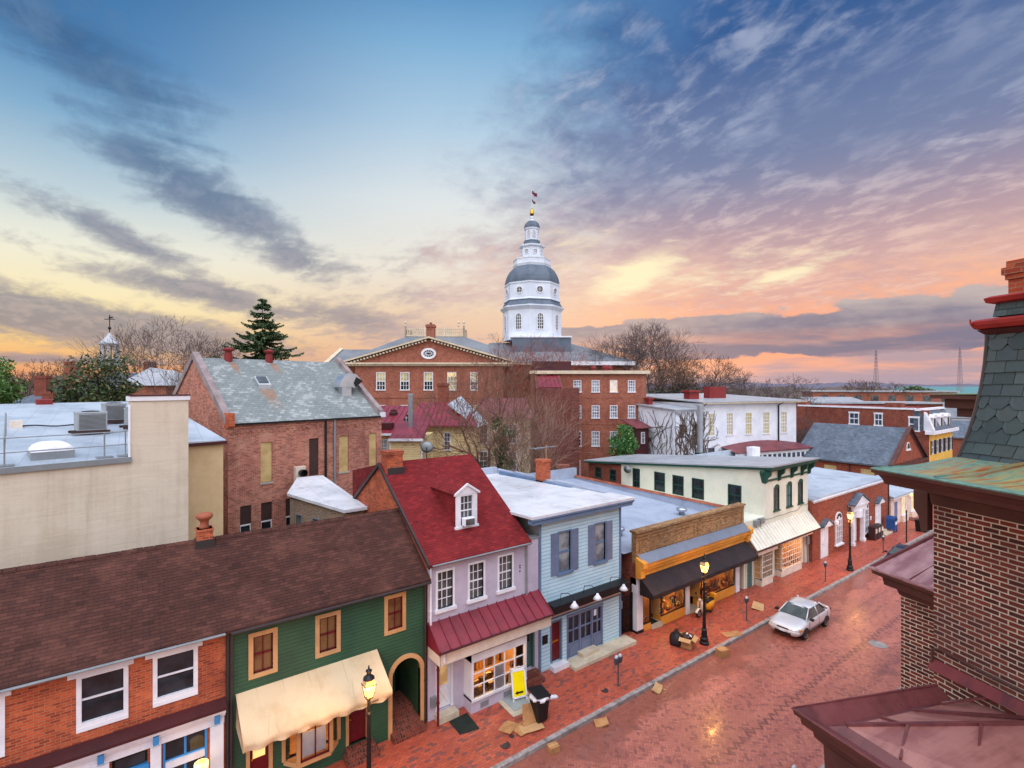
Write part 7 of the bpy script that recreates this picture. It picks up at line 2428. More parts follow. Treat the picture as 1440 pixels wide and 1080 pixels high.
# ------------------------------------------------------------------ trees
bark = plain('bark', s2l(78, 66, 58), .95, .45, scale=2, c2=s2l(56, 48, 44), bmp=.4)
twig_brown = plain('twig_brown', s2l(96, 76, 64), .95, .3, scale=1)
twig_red = plain('twig_russet', s2l(122, 86, 72), .95, .35, scale=.6, c2=s2l(104, 78, 64))
twig_russet = plain('twig_rust', s2l(140, 76, 60), .95, .35, scale=.6, c2=s2l(116, 62, 50))
twig_tan = plain('twig_tan', s2l(146, 118, 102), .95, .3, scale=1)
twig_grey = plain('twig_grey', s2l(98, 86, 84), .95, .3, scale=1)


def bare_tree(name, label, x, y, h, spread, seed, mt, z0=0.0, levels=6, r0=None, fork=.2, kids=(2, 3), upw=.25, group=None, lean=0, cat='tree', stems=1):
    rr = random.Random(seed)
    t = thing(name, label, cat, (x, y, z0), group)
    tr, cr = MB(), MB()
    L1 = 1.2 * (1 - fork) * h / ((1 - .78 ** levels) / .22)
    r0 = r0 or h * .022
    rm = max(.011, math.hypot(x, y) * .00022)

    def grow(p, d, ln, r, lv):
        pts, rad = [p], [r]
        n = 3 if lv > 1 else 2
        q = p
        for i in range(n):
            d = (d + Vector((rr.gauss(0, .14), rr.gauss(0, .14), rr.gauss(0, .1) + upw * .14))).normalized()
            q = q + d * (ln / n)
            pts.append(q); rad.append(r * lerp(1, .62, (i + 1) / n))
        (tr if lv >= levels - 1 else cr).tube(pts, [max(k, rm) for k in rad], 6 if lv >= levels - 1 else (4 if lv > 2 else 3))
        if lv <= 0: return
        k = rr.randint(*kids) if lv > 2 else rr.randint(3, 4)
        a0 = rr.uniform(0, 6.28)
        for i in range(k):
            ax = d.cross(Vector((0, 0, 1)) if abs(d.z) < .95 else Vector((1, 0, 0))).normalized()
            ax = Matrix.Rotation(a0 + i * 2 * PI / k + rr.uniform(-.4, .4), 3, d) @ ax
            nd = Matrix.Rotation(rr.uniform(.28, .72) * spread, 3, ax) @ d
            grow(q, nd, (L1 if lv == levels else ln) * rr.uniform(.66, .9) * (1.25 if lv == levels else 1), r * rr.uniform(.55, .7), lv - 1)
        if lv > 1:
            for i in range(2):
                j = rr.randint(1, n - 1)
                ax = Matrix.Rotation(rr.uniform(0, 6.28), 3, d) @ d.cross(Vector((.3, .2, 1))).normalized()
                grow(pts[j], Matrix.Rotation(rr.uniform(.6, 1.1), 3, ax) @ d, (L1 if lv == levels else ln) * .6, r * .36, max(lv - 2, 0))
    for s in range(stems):
        d0 = Vector((lean + rr.gauss(0, .05) + (rr.uniform(-.45, .45) if stems > 1 else 0), rr.gauss(0, .05) + (rr.uniform(-.45, .45) if stems > 1 else 0), 1)).normalized()
        base = Vector((x, y, z0))
        tl = h * fork
        grow(base, d0, tl, r0 * (1 if stems == 1 else .7), levels)
    k = h / (max(v.z for v in cr.v) - z0)
    o = Vector((x, y, z0))
    for q in (tr, cr): q.v = [o + (v - o) * k for v in q.v]
    tr.build('trunk', bark, t, smooth=False)
    cr.build('crown', mt, t)
    return t


def leaves(mb, c, rad, n, size, rr, shell=.55, flat=1.0):
    for i in range(n):
        v = Vector((rr.gauss(0, 1), rr.gauss(0, 1), rr.gauss(0, 1))).normalized()
        k = rr.uniform(shell, 1.0) * (1 + rr.gauss(0, .05))
        p = Vector(c) + Vector((v.x * rad[0] * k, v.y * rad[1] * k, v.z * rad[2] * k))
        a = Vector((rr.gauss(0, 1), rr.gauss(0, 1), rr.gauss(0, 1) * flat)).normalized()
        b = a.cross(Vector((rr.gauss(0, 1), rr.gauss(0, 1), rr.gauss(0, 1)))).normalized()
        s = size * rr.uniform(.6, 1.3)
        mb.face([p - a * s, p + b * s * .45, p + a * s, p - b * s * .45])


def foliage(name, c1, c2, c3):
    def fn(b):
        p = pos()
        rnd = E(node('ShaderNodeNewGeometry').outputs['Random Per Island'])
        n = noise(p, .8, 3, .6)
        c = mixc(ss(n, .38, .64), c1, c2)
        c = mixc(ss(rnd, .72, .98) * .8, c, c3)
        put(b.inputs['Base Color'], shade(c, rnd, .5)); put(b.inputs['Roughness'], .5)
        b.inputs['Specular IOR Level'].default_value = .35
    return mat(name, fn)


leaf_dark = foliage('glossy_dark_leaves', s2l(52, 70, 42), s2l(70, 86, 48), s2l(110, 104, 62))
leaf_green = foliage('green_leaves', s2l(60, 96, 46), s2l(84, 122, 54), s2l(116, 140, 70))
leaf_shrub = foliage('shrub_leaves', s2l(44, 92, 44), s2l(66, 118, 56), s2l(120, 146, 76))
leaf_spruce = foliage('spruce_needles', s2l(58, 80, 50), s2l(72, 92, 56), s2l(98, 108, 66))
leaf_thicket = foliage('thicket_leaves', s2l(40, 44, 34), s2l(52, 56, 40), s2l(72, 66, 50))
leaf_ivy = foliage('ivy_leaves', s2l(58, 76, 46), s2l(78, 92, 56), s2l(98, 104, 66))


def leafy_tree(name, label, x, y, z0, zc, rad, n, size, mt, seed, cat='tree', lobes=14):
    rr = random.Random(seed)
    t = thing(name, label, cat, (x, y, z0))
    m = MB()
    m.tube([(x, y, z0), (x + .1, y, (z0 + zc) / 2), (x, y, zc + rad[2] * .4)], [rad[0] * .09, rad[0] * .07, rad[0] * .03], 8)
    for k in range(10):
        a = rr.uniform(0, 6.28); zz = zc + rad[2] * rr.uniform(-.6, .5)
        m.tube([(x, y, zz - .3 * rad[2]), (x + rad[0] * .7 * math.cos(a), y + rad[1] * .7 * math.sin(a), zz + .15 * rad[2])], [rad[0] * .035, .015], 5)
    m.build('trunk', bark, t)
    c = MB()
    for k in range(lobes):
        a = rr.uniform(0, 6.28); e = rr.uniform(-.8, 1)
        q = math.sqrt(max(0, 1 - e * e * .8)) * rr.uniform(.45, .8)
        s = rr.uniform(.28, .5)
        leaves(c, (x + rad[0] * q * math.cos(a), y + rad[1] * q * math.sin(a), zc + rad[2] * e * .78), (rad[0] * s, rad[1] * s, rad[2] * s * .85), n // lobes, size, rr, .35)
    leaves(c, (x, y, zc), (rad[0] * .7, rad[1] * .7, rad[2] * .8), n // 4, size, rr, .2)
    c.build('crown', mt, t)
    return t


def spruce(x, y, z0, h, w, seed):
    rr = random.Random(seed)
    t = thing('spruce_tree', 'tall dark spruce with drooping layered branches behind the brick hall', 'tree', (x, y, z0))
    m = MB(); m.tube([(x, y, z0), (x, y, z0 + h)], [.35, .03], 8); m.build('trunk', bark, t)
    c = MB()
    lv = 60
    for i in range(lv):
        f = i / lv
        z = z0 + h * (.12 + .87 * f) + rr.uniform(-.6, .6)
        ln0 = w * (1 - f) ** .8 * (.9 + .25 * math.sin(i * 2.3)) + .25
        for k in range(7):
            a = rr.uniform(0, 6.28); ln = ln0 * rr.uniform(.5, 1.2)
            d = Vector((math.cos(a), math.sin(a), 0)); jj = rr.uniform(-.26, .2)
            n = max(4, int(ln * 6))
            for j in range(n):
                g = (j + .5) / n
                dz = (-.3 + jj) * ln * g + .26 * ln * g ** 3
                p = Vector((x, y, z)) + d * ln * g + Vector((0, 0, dz))
                for q in range(8):
                    sd = d.cross(Vector((0, 0, 1))) * rr.choice((-1, 1))
                    e = (sd * rr.uniform(.3, 1) + d * rr.uniform(.1, .8) + Vector((0, 0, rr.uniform(-.9, .1)))).normalized()
                    s = rr.uniform(.3, .6) * (1.1 - .4 * g)
                    b = e.cross(Vector((rr.gauss(0, 1), rr.gauss(0, 1), rr.gauss(0, 1)))).normalized() * s * .3
                    c.face([p - b, p + e * s - b * .3, p + e * s + b * .3, p + b])
    c.build('crown', leaf_spruce, t)


spruce(*at(369, 80), 0, EYE + 121 * 80 / 720, 11.5, 3)
leafy_tree('magnolia_tree', 'rounded glossy dark evergreen tree before the cupola house', *at(140, 46), 4, 12.7, (3.3, 3.3, 3.3), 6200, .17, leaf_dark, 5, lobes=18)
leafy_tree('evergreen_tree', 'bright green tree cut off by the left edge of the view', *at(-12, 40), 3, 12.2, (2.4, 2.6, 3.2), 4200, .15, leaf_green, 6)
leafy_tree('holly_shrub', 'bushy green shrub beside the brick office windows', *at(873, 54), 1, 7.3, (1.7, 1.7, 1.9), 3200, .12, leaf_shrub, 8, 'shrub')
leafy_tree('pine_tree', 'dark rounded pine beyond the long brick building near the water', *at(1295, 150), 0, 9.6, (4.6, 4.6, 3.4), 1500, .5, leaf_spruce, 9)
bare_tree('bare_tree', 'tall bare tree of fine grey branches left of the spruce', *at(246, 84), 24.5, 1.05, 21, twig_grey, 0, 7, .34, .24, upw=.5, group=None)
bare_tree('bare_tree', 'slender bare tree close behind the brick hall gable', *at(225, 62), 20.5, .9, 22, twig_brown, 0, 6, .22, .3, upw=.5)
bare_tree('bare_tree', 'broad bare russet tree with an ivy covered trunk before the brick office', *at(704, 42), 18.2, 1.0, 31, twig_red, 0, 7, .3, .36, upw=.45)
bare_tree('bare_tree', 'many stemmed bare tree of russet twigs leaning right in front of the brick office', *at(738, 47), 13.2, .8, 37, twig_tan, 0, 5, .12, .3, upw=.6, stems=8)
bare_tree('bare_tree', 'upright bare tree with a dense russet crown against the grey roof below the dome', *at(758, 72), 21.2, 1.15, 83, twig_russet, 0, 6, .24, .36, upw=.5, kids=(3, 3))
bare_tree('bare_tree', 'largest bare tree with a wide spreading crown right of the dome', *at(898, 108), 28.3, 1.05, 44, twig_grey, 0, 7, .42, .27, upw=.5, kids=(3, 3))
bare_tree('bare_tree', 'bare tree standing just right of the largest bare tree', *at(952, 100), 21.6, 1.15, 43, twig_brown, 0, 7, .3, .22, upw=.3)
bare_tree('bare_tree', 'low brownish bare tree rightmost of the group behind the white building', *at(1003, 104), 19.5, 1.15, 47, twig_brown, 0, 7, .28, .22, upw=.15)
bare_tree('bare_tree', 'gnarled dark oak standing alone right of the white building', *at(1096, 92), 16.6, 1.35, 52, twig_grey, 0, 7, .4, .3, upw=.05)
bare_tree('bare_tree', 'small bare tree below the left radio mast', *at(1233, 150), 15.2, 1.2, 55, twig_brown, 0, 6, .25, .3, upw=.3)
bare_tree('bare_tree', 'distant bare tree above the blue slate roofs at the left', *at(82, 130), 20.2, 1.2, 61, twig_brown, 0, 7, .28, .22, upw=.2)
bare_tree('bare_tree', 'distant bare tree leftmost on the horizon', *at(26, 150), 18.0, 1.2, 67, twig_brown, 0, 6, .28, .25, upw=.2)
bare_tree('bare_tree', 'low bare shrubby tree under the white building oak', *at(1122, 74), 9.6, 1.3, 71, twig_grey, 0, 6, .2, .25, upw=.1)
leafy_tree('evergreen_tree', 'dark evergreen thicket at the foot of the bare trees behind the white building', *at(960, 96), 0, 10.6, (9.5, 5, 3.0), 4200, .26, leaf_thicket, 19)
# ivy on the trunk of the big tree
x, y = at(704, 42)
rr = random.Random(2)
t = thing('ivy', 'green ivy clinging to the trunk of the broad bare russet tree', 'ivy', (x, y, 3))
m = MB()
for k in range(30): leaves(m, (x + rr.gauss(0, .3), y + rr.gauss(0, .3), 3.6 + k * .24), (.6 - k * .01, .6 - k * .01, .4), 70, .12, rr, .5)
m.build('leaves', leaf_ivy, t)


# ------------------------------------------------------------------ street furniture
def street_lamp(x, y, label):
    z0 = gz(x, y)
    t = thing('street_lamp', label, 'street lamp', (x, y, z0), 'old style street lamps')
    p = MB()
    p.lathe(x, y, [(.24, z0), (.24, z0 + .1), (.2, z0 + .14), (.2, z0 + .3), (.15, z0 + .36), (.13, z0 + .7), (.15, z0 + .74), (.1, z0 + .8), (.075, z0 + 1.3), (.06, z0 + 3.1), (.085, z0 + 3.14), (.085, z0 + 3.2), (.05, z0 + 3.25), (.05, z0 + 3.6), (.09, z0 + 3.66), (.09, z0 + 3.7)], 12)
    p.build('pole', black_metal, t)
    b = MB(); b.tube([(x - .3, y, z0 + 3.5), (x + .3, y, z0 + 3.5)], .018, 6)
    b.build('ladder_rest', black_metal, t)
    zl = z0 + 3.7
    g = MB(); g.lathe(x, y, [(.13, zl + .02), (.225, zl + .38)], 4, a0=PI / 4); l = g.build('lantern', lamp_glass, t)
    f = MB()
    for k in range(4):
        a = PI / 4 + k * PI / 2
        f.tube([(x + .135 * math.cos(a), y + .135 * math.sin(a), zl), (x + .235 * math.cos(a), y + .235 * math.sin(a), zl + .4)], .013, 4)
    f.lathe(x, y, [(.15, zl - .02), (.15, zl + .025)], 4, a0=PI / 4)
    f.lathe(x, y, [(.25, zl + .385), (.255, zl + .41)], 4, a0=PI / 4)
    f.build('lantern_frame', black_metal, l)
    u = MB(); u.lathe(x, y, [(.235, zl + .41), (.15, zl + .58)], 4, a0=PI / 4); u.build('upper_glass', lamp_upper, l)
    r = MB(); r.lathe(x, y, [(.19, zl + .575), (.17, zl + .62), (.07, zl + .7), (.07, zl + .78), (.1, zl + .8), (.1, zl + .83), (.03, zl + .88), (.02, zl + .98)], 8); r.build('lantern_cap', black_metal, l)
    ld = bpy.data.lights.new('street_lamp_light', 'POINT')
    ld.energy = LAMP_W
    ld.color = (1.0, .46, .12)
    ld.shadow_soft_size = .14
    lo = bpy.data.objects.new('street_lamp_light', ld)
    COL.objects.link(lo)
    lo.location = (x, y - .42, zl + .2)
    return t


LAMP_W = 210
lamp_upper = glow('lamp_upper_glass', (1.0, .6, .28), .35, (.5, .35, .25), 8)
street_lamp(5.92, 15.45, 'black street lamp with glowing lantern in front of the tan awning')
street_lamp(23.9, 15.42, 'black street lamp with glowing lantern in front of the black awning')
street_lamp(41.8, 15.2, 'black street lamp with glowing lantern before the cream awning and brick bank')
# lantern on the brick house front
t = thing('wall_lantern', 'bright glowing wall lantern low on the blue and white shop front', 'lantern', (1.63, 17.5, 2.1))
m = MB(); m.lathe(1.63, 17.45, [(.1, 2.06), (.17, 2.12), (.19, 2.42), (.06, 2.5)], 10); m.build('globe', lamp_glass, t, smooth=True)
m = MB(); m.lathe(1.63, 17.45, [(.12, 1.96), (.12, 2.06)], 10); m.tube([(1.63, 17.45, 2.0), (1.63, 17.98, 1.95)], .03); m.build('bracket', black_metal, t)


def meter(x, y, label, twin=False, z=None, turn=0.0):
    z0 = gz(x, y) if z is None else z
    t = thing('parking_meter', label, 'parking meter', (x, y, z0), 'parking meters along the kerb')
    m = MB(); m.lathe(x, y, [(.07, z0), (.07, z0 + .03), (.032, z0 + .05), (.032, z0 + 1.0)], 8); m.build('pole', meter_grey, t)
    for dx in ((-.12, .12) if twin else (0,)):
        cx = x + dx
        h = MB(); h.rings([[(cx + a * s, y + b * s * .75, z0 + zz) for a, b in ((-1, -1), (1, -1), (1, 1), (-1, 1))] for s, zz in ((.06, .98), (.085, 1.04), (.1, 1.2), (.1, 1.26))])
        hd = h.build('meter_head', meter_grey, t, bev=.012)
        d = MB(); rg = []
        for k in range(6): s = .1 * math.cos(k / 5 * 1.45); rg.append([(cx + s * math.cos(a * PI / 6), y + .8 * s * math.sin(a * PI / 6), z0 + 1.26 + .13 * math.sin(k / 5 * 1.45)) for a in range(12)])
        d.rings(rg); d.build('meter_window', meter_dome, hd, smooth=True)
    if twin: m = MB(); m.box(x - .2, x + .2, y - .03, y + .03, z0 + .97, z0 + 1.02); m.build('yoke', meter_grey, t)
    return t


meter_grey = plain('meter_grey', s2l(66, 72, 82), .4, .2)
meter_dome = plain('meter_dome', s2l(176, 182, 188), .15, .1)
meter(17.4, 15.5, 'twin headed grey parking meter in front of the pale blue house', True)
meter(28.2, 15.5, 'grey parking meter beside the pavement near the silver car', False)
meter(38.1, 15.35, 'grey parking meter in front of the cream awning shop')
meter(48.3, 15.2, 'grey parking meter before the white bank portico')
meter(16.9, 7.72, 'parking meter whose pale head shows at the bottom edge near the foreground roof', z=0.0)


# ------------------------------------------------------------------ cars
def paint(name, c, met=.5):
    def fn(b):
        n = noise(pos(), 6, 3)
        put(b.inputs['Base Color'], shade(c, n, .08)); b.inputs['Metallic'].default_value = met; b.inputs['Roughness'].default_value = .32
        b.inputs['Coat Weight'].default_value = .8; b.inputs['Coat Roughness'].default_value = .06
    return mat(name, fn)


silver = paint('silver_paint', s2l(208, 207, 210), .35)
navy = paint('dark_blue_paint', s2l(30, 40, 62))
tyre = plain('tyre_rubber', s2l(30, 30, 31), .85, .3)
rim_m = plain('wheel_rim', s2l(150, 150, 152), .3, .2, metal=.8)
head_glass = plain('headlamp_glass', s2l(214, 206, 190), .12, .2)
amber = plain('amber_lamp', s2l(214, 140, 60), .2, .1)
red_lamp = plain('tail_lamp', s2l(140, 22, 24), .2, .1)
car_glass = glass('car_glass', (.03, .045, .05), .04, (.06, .08, .085))


def car(X, Y, label, pm, z=-.15):
    """saloon, nose towards -x; X is the front bumper, Y the middle line"""
    t = thing('parked_car', label, 'car', (X + 2.1, Y, z))
    # body stations: x, half width, bottom z, sill z, belt z, top z
    S = [(.0, .50, .34, .44, .56, .60), (.05, .66, .26, .40, .60, .66), (.18, .78, .22, .42, .66, .73), (.5, .84, .2, .45, .72, .81), (.9, .85, .2, .46, .78, .88), (1.2, .85, .2, .46, .83, .93),
         (1.8, .855, .2, .46, .86, .95), (2.6, .855, .2, .46, .88, .96), (3.3, .85, .2, .46, .89, .97), (3.75, .83, .22, .46, .88, .96), (4.05, .77, .28, .46, .84, .93), (4.17, .68, .34, .46, .76, .88), (4.2, .54, .4, .46, .7, .78)]
    m = MB(); rg = []
    for x, w, zb, zs, zm, zt in S:
        half = [(w * .55, zb), (w * .93, zb + .03), (w, zs), (w * 1.0, (zs + zm) / 2 + .03), (w * .965, zm), (w * .86, zt - .015), (w * .45, zt + .012)]
        full = [(-a, b) for a, b in half[::-1]] + half
        rg.append([(X + x, Y + a, z + b) for a, b in full])
    m.rings(rg)
    body = m.build('body', pm, t, smooth=True)
    md = body.modifiers.new('subdivision', 'SUBSURF'); md.levels = 1; md.render_levels = 2
    # cabin
    def G(x, w, zz): return (X + x, Y + w, z + zz)
    c = {}
    for s in (-1, 1):
        c['wb', s] = G(1.12, .70 * s, .93); c['wt', s] = G(1.78, .545 * s, 1.345); c['rt', s] = G(2.95, .54 * s, 1.35); c['rb', s] = G(3.62, .68 * s, .95)
        c['db', s] = G(1.25, .80 * s, .90); c['dm', s] = G(2.35, .80 * s, .92); c['dr', s] = G(3.3, .79 * s, .92); c['mt', s] = G(2.38, .575 * s, 1.335); c['wt2', s] = G(1.85, .57 * s, 1.32); c['rt2', s] = G(2.85, .565 * s, 1.325)
    r = MB()
    rows = []
    for x, w, zz in ((1.7, .53, 1.315), (1.86, .575, 1.38), (2.3, .60, 1.415), (2.7, .6, 1.41), (2.95, .57, 1.375), (3.05, .53, 1.32)):
        rows.append([G(x, w * a, zz - .055 * abs(a) ** 3 + dz) for a, dz in ((-1, -.03), (-1, 0), (-.7, 0), (-.3, 0), (.3, 0), (.7, 0), (1, 0), (1, -.03))])
    r.rings(rows, False, False, False)
    for s in (-1, 1):
        r.tube([G(1.08, .74 * s, .9), G(1.76, .565 * s, 1.345)], .035, 5); r.tube([G(3.62, .73 * s, .93), G(2.98, .56 * s, 1.35)], .055, 5); r.tube([G(2.36, .80 * s, .9), G(2.38, .59 * s, 1.36)], .03, 5)
    ro = r.build('roof', pm, t, smooth=True)
    g = MB(); g.face([c['wb', -1], c['wb', 1], c['wt', 1], c['wt', -1]]); g.build('windscreen', car_glass, t)
    g = MB(); g.face([c['rb', -1], c['rb', 1], c['rt', 1], c['rt', -1]]); g.build('rear_window', car_glass, t)
    for s in (-1, 1):
        for ks in (('db', 'dm', 'mt', 'wt2'), ('dm', 'dr', 'rt2', 'mt')):
            g = MB(); g.face([c[k, s] for k in ks]); g.build('side_window', car_glass, t)
        g = MB(); g.box(X + 1.22, X + 1.4, Y + s * .94 - .09, Y + s * .94 + .09, z + .9, z + 1.02); g.build('wing_mirror', black_metal, t, bev=.03)
        g = MB(); g.rings([[G(.06 + .0, s * .42, .52), G(.19, s * .74, .54), G(.24, s * .76, .655), G(.1, s * .44, .645)], [G(-.0, s * .42, .52), G(.12, s * .75, .54), G(.17, s * .77, .655), G(.035, s * .44, .645)]]); h = g.build('headlight', head_glass, t)
        g = MB(); g.rings([[G(.2, s * .78, .55), G(.42, s * .845, .57), G(.42, s * .845, .64), G(.24, s * .78, .65)], [G(.16, s * .8, .55), G(.4, s * .86, .57), G(.4, s * .86, .64), G(.2, s * .8, .65)]]); g.build('indicator', amber, h)
        g = MB(); g.box(X + 4.08, X + 4.2, Y + s * .58 - .16, Y + s * .58 + .14, z + .66, z + .82); g.build('tail_light', red_lamp, t, bev=.02)
        d = MB(); d.box(X + 1.9, X + 2.05, Y + s * .862 - .012, Y + s * .862 + .012, z + .76, z + .79); d.build('door_handle', pm, t)
        d = MB()
        for xx in (1.2, 2.36, 3.4): d.tube([G(xx, s * .848, .3), G(xx, s * .858, .5), G(xx + .02, s * .848, .86)], .006, 4)
        d.tube([G(.95, s * .852, .42), G(3.3, s * .858, .42)], .016, 4); d.build('door_seam', black_metal, t)
        for xx in (.82, 3.3):
            w = MB()
            cy = Y + s * .74
            rgs = []
            for yy, rr_ in ((-.1, .22), (-.1, .28), (-.07, .305), (.07, .305), (.1, .28), (.1, .2)):
                rgs.append([(X + xx + rr_ * math.cos(a * PI / 12), cy + yy * 1.0, z + .305 + rr_ * math.sin(a * PI / 12)) for a in range(24)])
            w.rings(rgs); wh = w.build('wheel', tyre, t)
            k = MB()
            rgs = [[(X + xx + rr_ * math.cos(a * PI / 10), cy + s * yy, z + .305 + rr_ * math.sin(a * PI / 10)) for a in range(20)] for yy, rr_ in ((.095, .205), (.115, .2), (.085, .1), (.115, .04))]
            k.rings(rgs); k.build('rim', rim_m, wh)
            k = MB()
            arc = [(X + xx + .34 * math.cos(PI * i / 12), Y + s * .862, z + .30 + .34 * math.sin(PI * i / 12)) for i in range(13)]
            k.ext(arc, (0, -.02 * s, 0)); k.build('wheel_arch', black_metal, t)
    gr = MB(); gr.box(X - .012, X + .04, Y - .3, Y + .3, z + .555, z + .62); gr.build('grille', black_metal, t, bev=.01)
    gr = MB(); gr.box(X - .03, X + .05, Y - .42, Y + .42, z + .3, z + .4); gr.build('air_intake', black_metal, t, bev=.02)
    gr = MB(); gr.rings([[(X + x - .04, Y + w, z + zz) for x, w in ((.16, -.82), (.03, -.6), (-.02, 0), (.03, .6), (.16, .82), (.3, .8), (.2, 0), (.3, -.8))] for zz in (.42, .53)]); gr.build('bumper', pm, t, bev=.02)
    pl = MB(); pl.box(X - .075, X - .055, Y - .15, Y + .15, z + .43, z + .52); pl.build('number_plate', white, t)
    return t


car(28.05, 13.42, 'silver saloon car parked facing the viewer beside the brick kerb', silver)
car(44.6, 13.35, 'dark blue car partly hidden behind the pale red bay roof', navy)


# ------------------------------------------------------------------ scooter
def scooter(x, y, z):
    t = thing('scooter', 'orange and white motor scooter parked under the black awning', 'scooter', (x, y, z))
    yb = plain('scooter_yellow', s2l(226, 152, 36), .3, .1)
    for xx in (x - .62, x + .6):
        w = MB(); w.rings([[(xx + r_ * math.cos(a * PI / 10), y + yy, z + .23 + r_ * math.sin(a * PI / 10)) for a in range(20)] for yy, r_ in ((-.05, .14), (-.05, .2), (-.02, .23), (.02, .23), (.05, .2), (.05, .14))]); wh = w.build('wheel', tyre, t)
        w = MB(); w.rings([[(xx + r_ * math.cos(a * PI / 8), y + yy, z + .23 + r_ * math.sin(a * PI / 8)) for a in range(16)] for yy, r_ in ((-.055, .13), (.055, .13))]); w.build('rim', rim_m, wh)
    b = MB(); b.rings([[(x + a, y + w * s, z + h) for w, h in ((-1, lo), (-1.0, hi * .8 + lo * .2), (-.6, hi), (.6, hi), (1.0, hi * .8 + lo * .2), (1, lo))] for a, s, lo, hi in ((.1, .12, .28, .6), (.3, .2, .26, .72), (.55, .22, .28, .76), (.85, .12, .45, .72), (.95, .05, .55, .66))]); b.build('rear_body', yb, t, smooth=True)
    b = MB(); b.rings([[(x + a, y + w * s, z + h) for w, h in ((-1, lo), (-1, hi), (1, hi), (1, lo))] for a, s, lo, hi in ((-.38, .17, .2, .28), (.14, .17, .2, .28))]); b.build('footboard', black_metal, t)
    b = MB(); b.rings([[(x + a, y + w * s, z + h) for w in (-1, -.5, .5, 1)] + [(x + a + .07, y + w * s, z + h) for w in (1, .5, -.5, -1)] for a, s, h in ((-.4, .17, .22), (-.46, .2, .5), (-.5, .19, .8), (-.46, .1, .95))]); b.build('leg_shield', offwhite, t, smooth=True)
    b = MB(); b.rings([[(x - .62 + r_ * math.cos(a), y + yy, z + .25 + r_ * math.sin(a)) for a in [PI * .1 + PI * .8 * k / 8 for k in range(9)]] for yy, r_ in ((-.08, .25), (-.04, .29), (.04, .29), (.08, .25))], False, False, False); b.build('front_mudguard', offwhite, t, smooth=True)
    b = MB(); b.tube([(x - .6, y, z + .25), (x - .46, y, z + .9), (x - .42, y, z + 1.0)], .03, 6); b.tube([(x - .34, y - .32, z + 1.02), (x - .44, y - .1, z + 1.0), (x - .44, y + .1, z + 1.0), (x - .34, y + .32, z + 1.02)], .018, 6); b.build('handlebar', black_metal, t)
    b = MB(); b.lathe(x - .5, y, [(.03, z + .9), (.1, z + .95), (.1, z + 1.04), (.03, z + 1.08)], 10); b.build('headlight', head_glass, t, smooth=True)
    b = MB(); b.rings([[(x + a, y + w * .14, z + h + dz) for w, dz in ((-1, 0), (-.8, .09), (.8, .09), (1, 0))] for a, h in ((.05, .72), (.35, .74), (.75, .76))]); b.build('seat', black_metal, t, smooth=True)
    b = MB(); b.box(x + .72, x + 1.02, y - .18, y + .18, z + .8, z + 1.08); b.build('top_box', yb, t, bev=.05)
    for s in (-1, 1): b = MB(); b.tube([(x - .4, y + .28 * s, z + 1.02), (x - .38, y + .34 * s, z + 1.2)], .01, 4); b.lathe(x - .38, y + .34 * s, [(.05, z + 1.2), (.05, z + 1.28)], 8); b.build('mirror', black_metal, t)


scooter(26.95, 17.35, gz(26.9, 17.3))

# ------------------------------------------------------------------ things on the pavement
card = plain('cardboard', s2l(178, 130, 84), .85, .35, c2=s2l(152, 108, 68), scale=3)
card2 = plain('pale_cardboard', s2l(190, 150, 104), .85, .35, scale=3)
# wheeled bin
x, y = 13.05, 15.75; z = gz(x, y)
t = thing('wheeled_bin', 'black wheeled bin with a white liner spilling under its lid', 'bin', (x, y, z))
m = MB(); m.rings([[(x + a * s, y + b * s, z + zz) for a, b in ((-1, -1), (1, -1), (1, 1), (-1, 1))] for s, zz in ((.23, .06), (.29, .92), (.32, .92), (.32, .98), (.26, .98))]); m.build('body', black_metal, t, bev=.015)
m = MB(); m.ext([(x - .36, y - .3, z + 1.08), (x + .32, y - .36, z + 1.02), (x + .36, y + .32, z + 1.11), (x - .32, y + .38, z + 1.17)], (0, 0, .06)); m.build('lid', black_metal, t, bev=.02)
m = MB(); rr = random.Random(3)
m.rings([[(x + r_ * math.cos(a * PI / 9) * (1 + .16 * math.sin(a * 2.7)), y + r_ * math.sin(a * PI / 9) * (1 + .12 * math.sin(a * 3.1)), z + zz + .03 * math.sin(a * 1.9)) for a in range(18)] for r_, zz in ((.31, .86), (.38, .91), (.4, .98), (.34, 1.03), (.2, 1.06))])
m.rings([[(x + .3 + .1 * k, y - .25 + .1 * math.cos(a * PI / 4), z + .92 - .03 * k + .08 * math.sin(a * PI / 4)) for a in range(8)] for k in range(5)]); m.build('bin_liner', plain('white_liner', s2l(226, 222, 228), .5, .15), t, smooth=True)
m = MB()
for s in (-1, 1): m.rings([[(x + s * .25 + yy, y + .3 + r_ * math.cos(a * PI / 6), z + .11 + r_ * math.sin(a * PI / 6)) for a in range(12)] for yy, r_ in ((-.03, .11), (.03, .11))])
m.build('wheels', tyre, t)
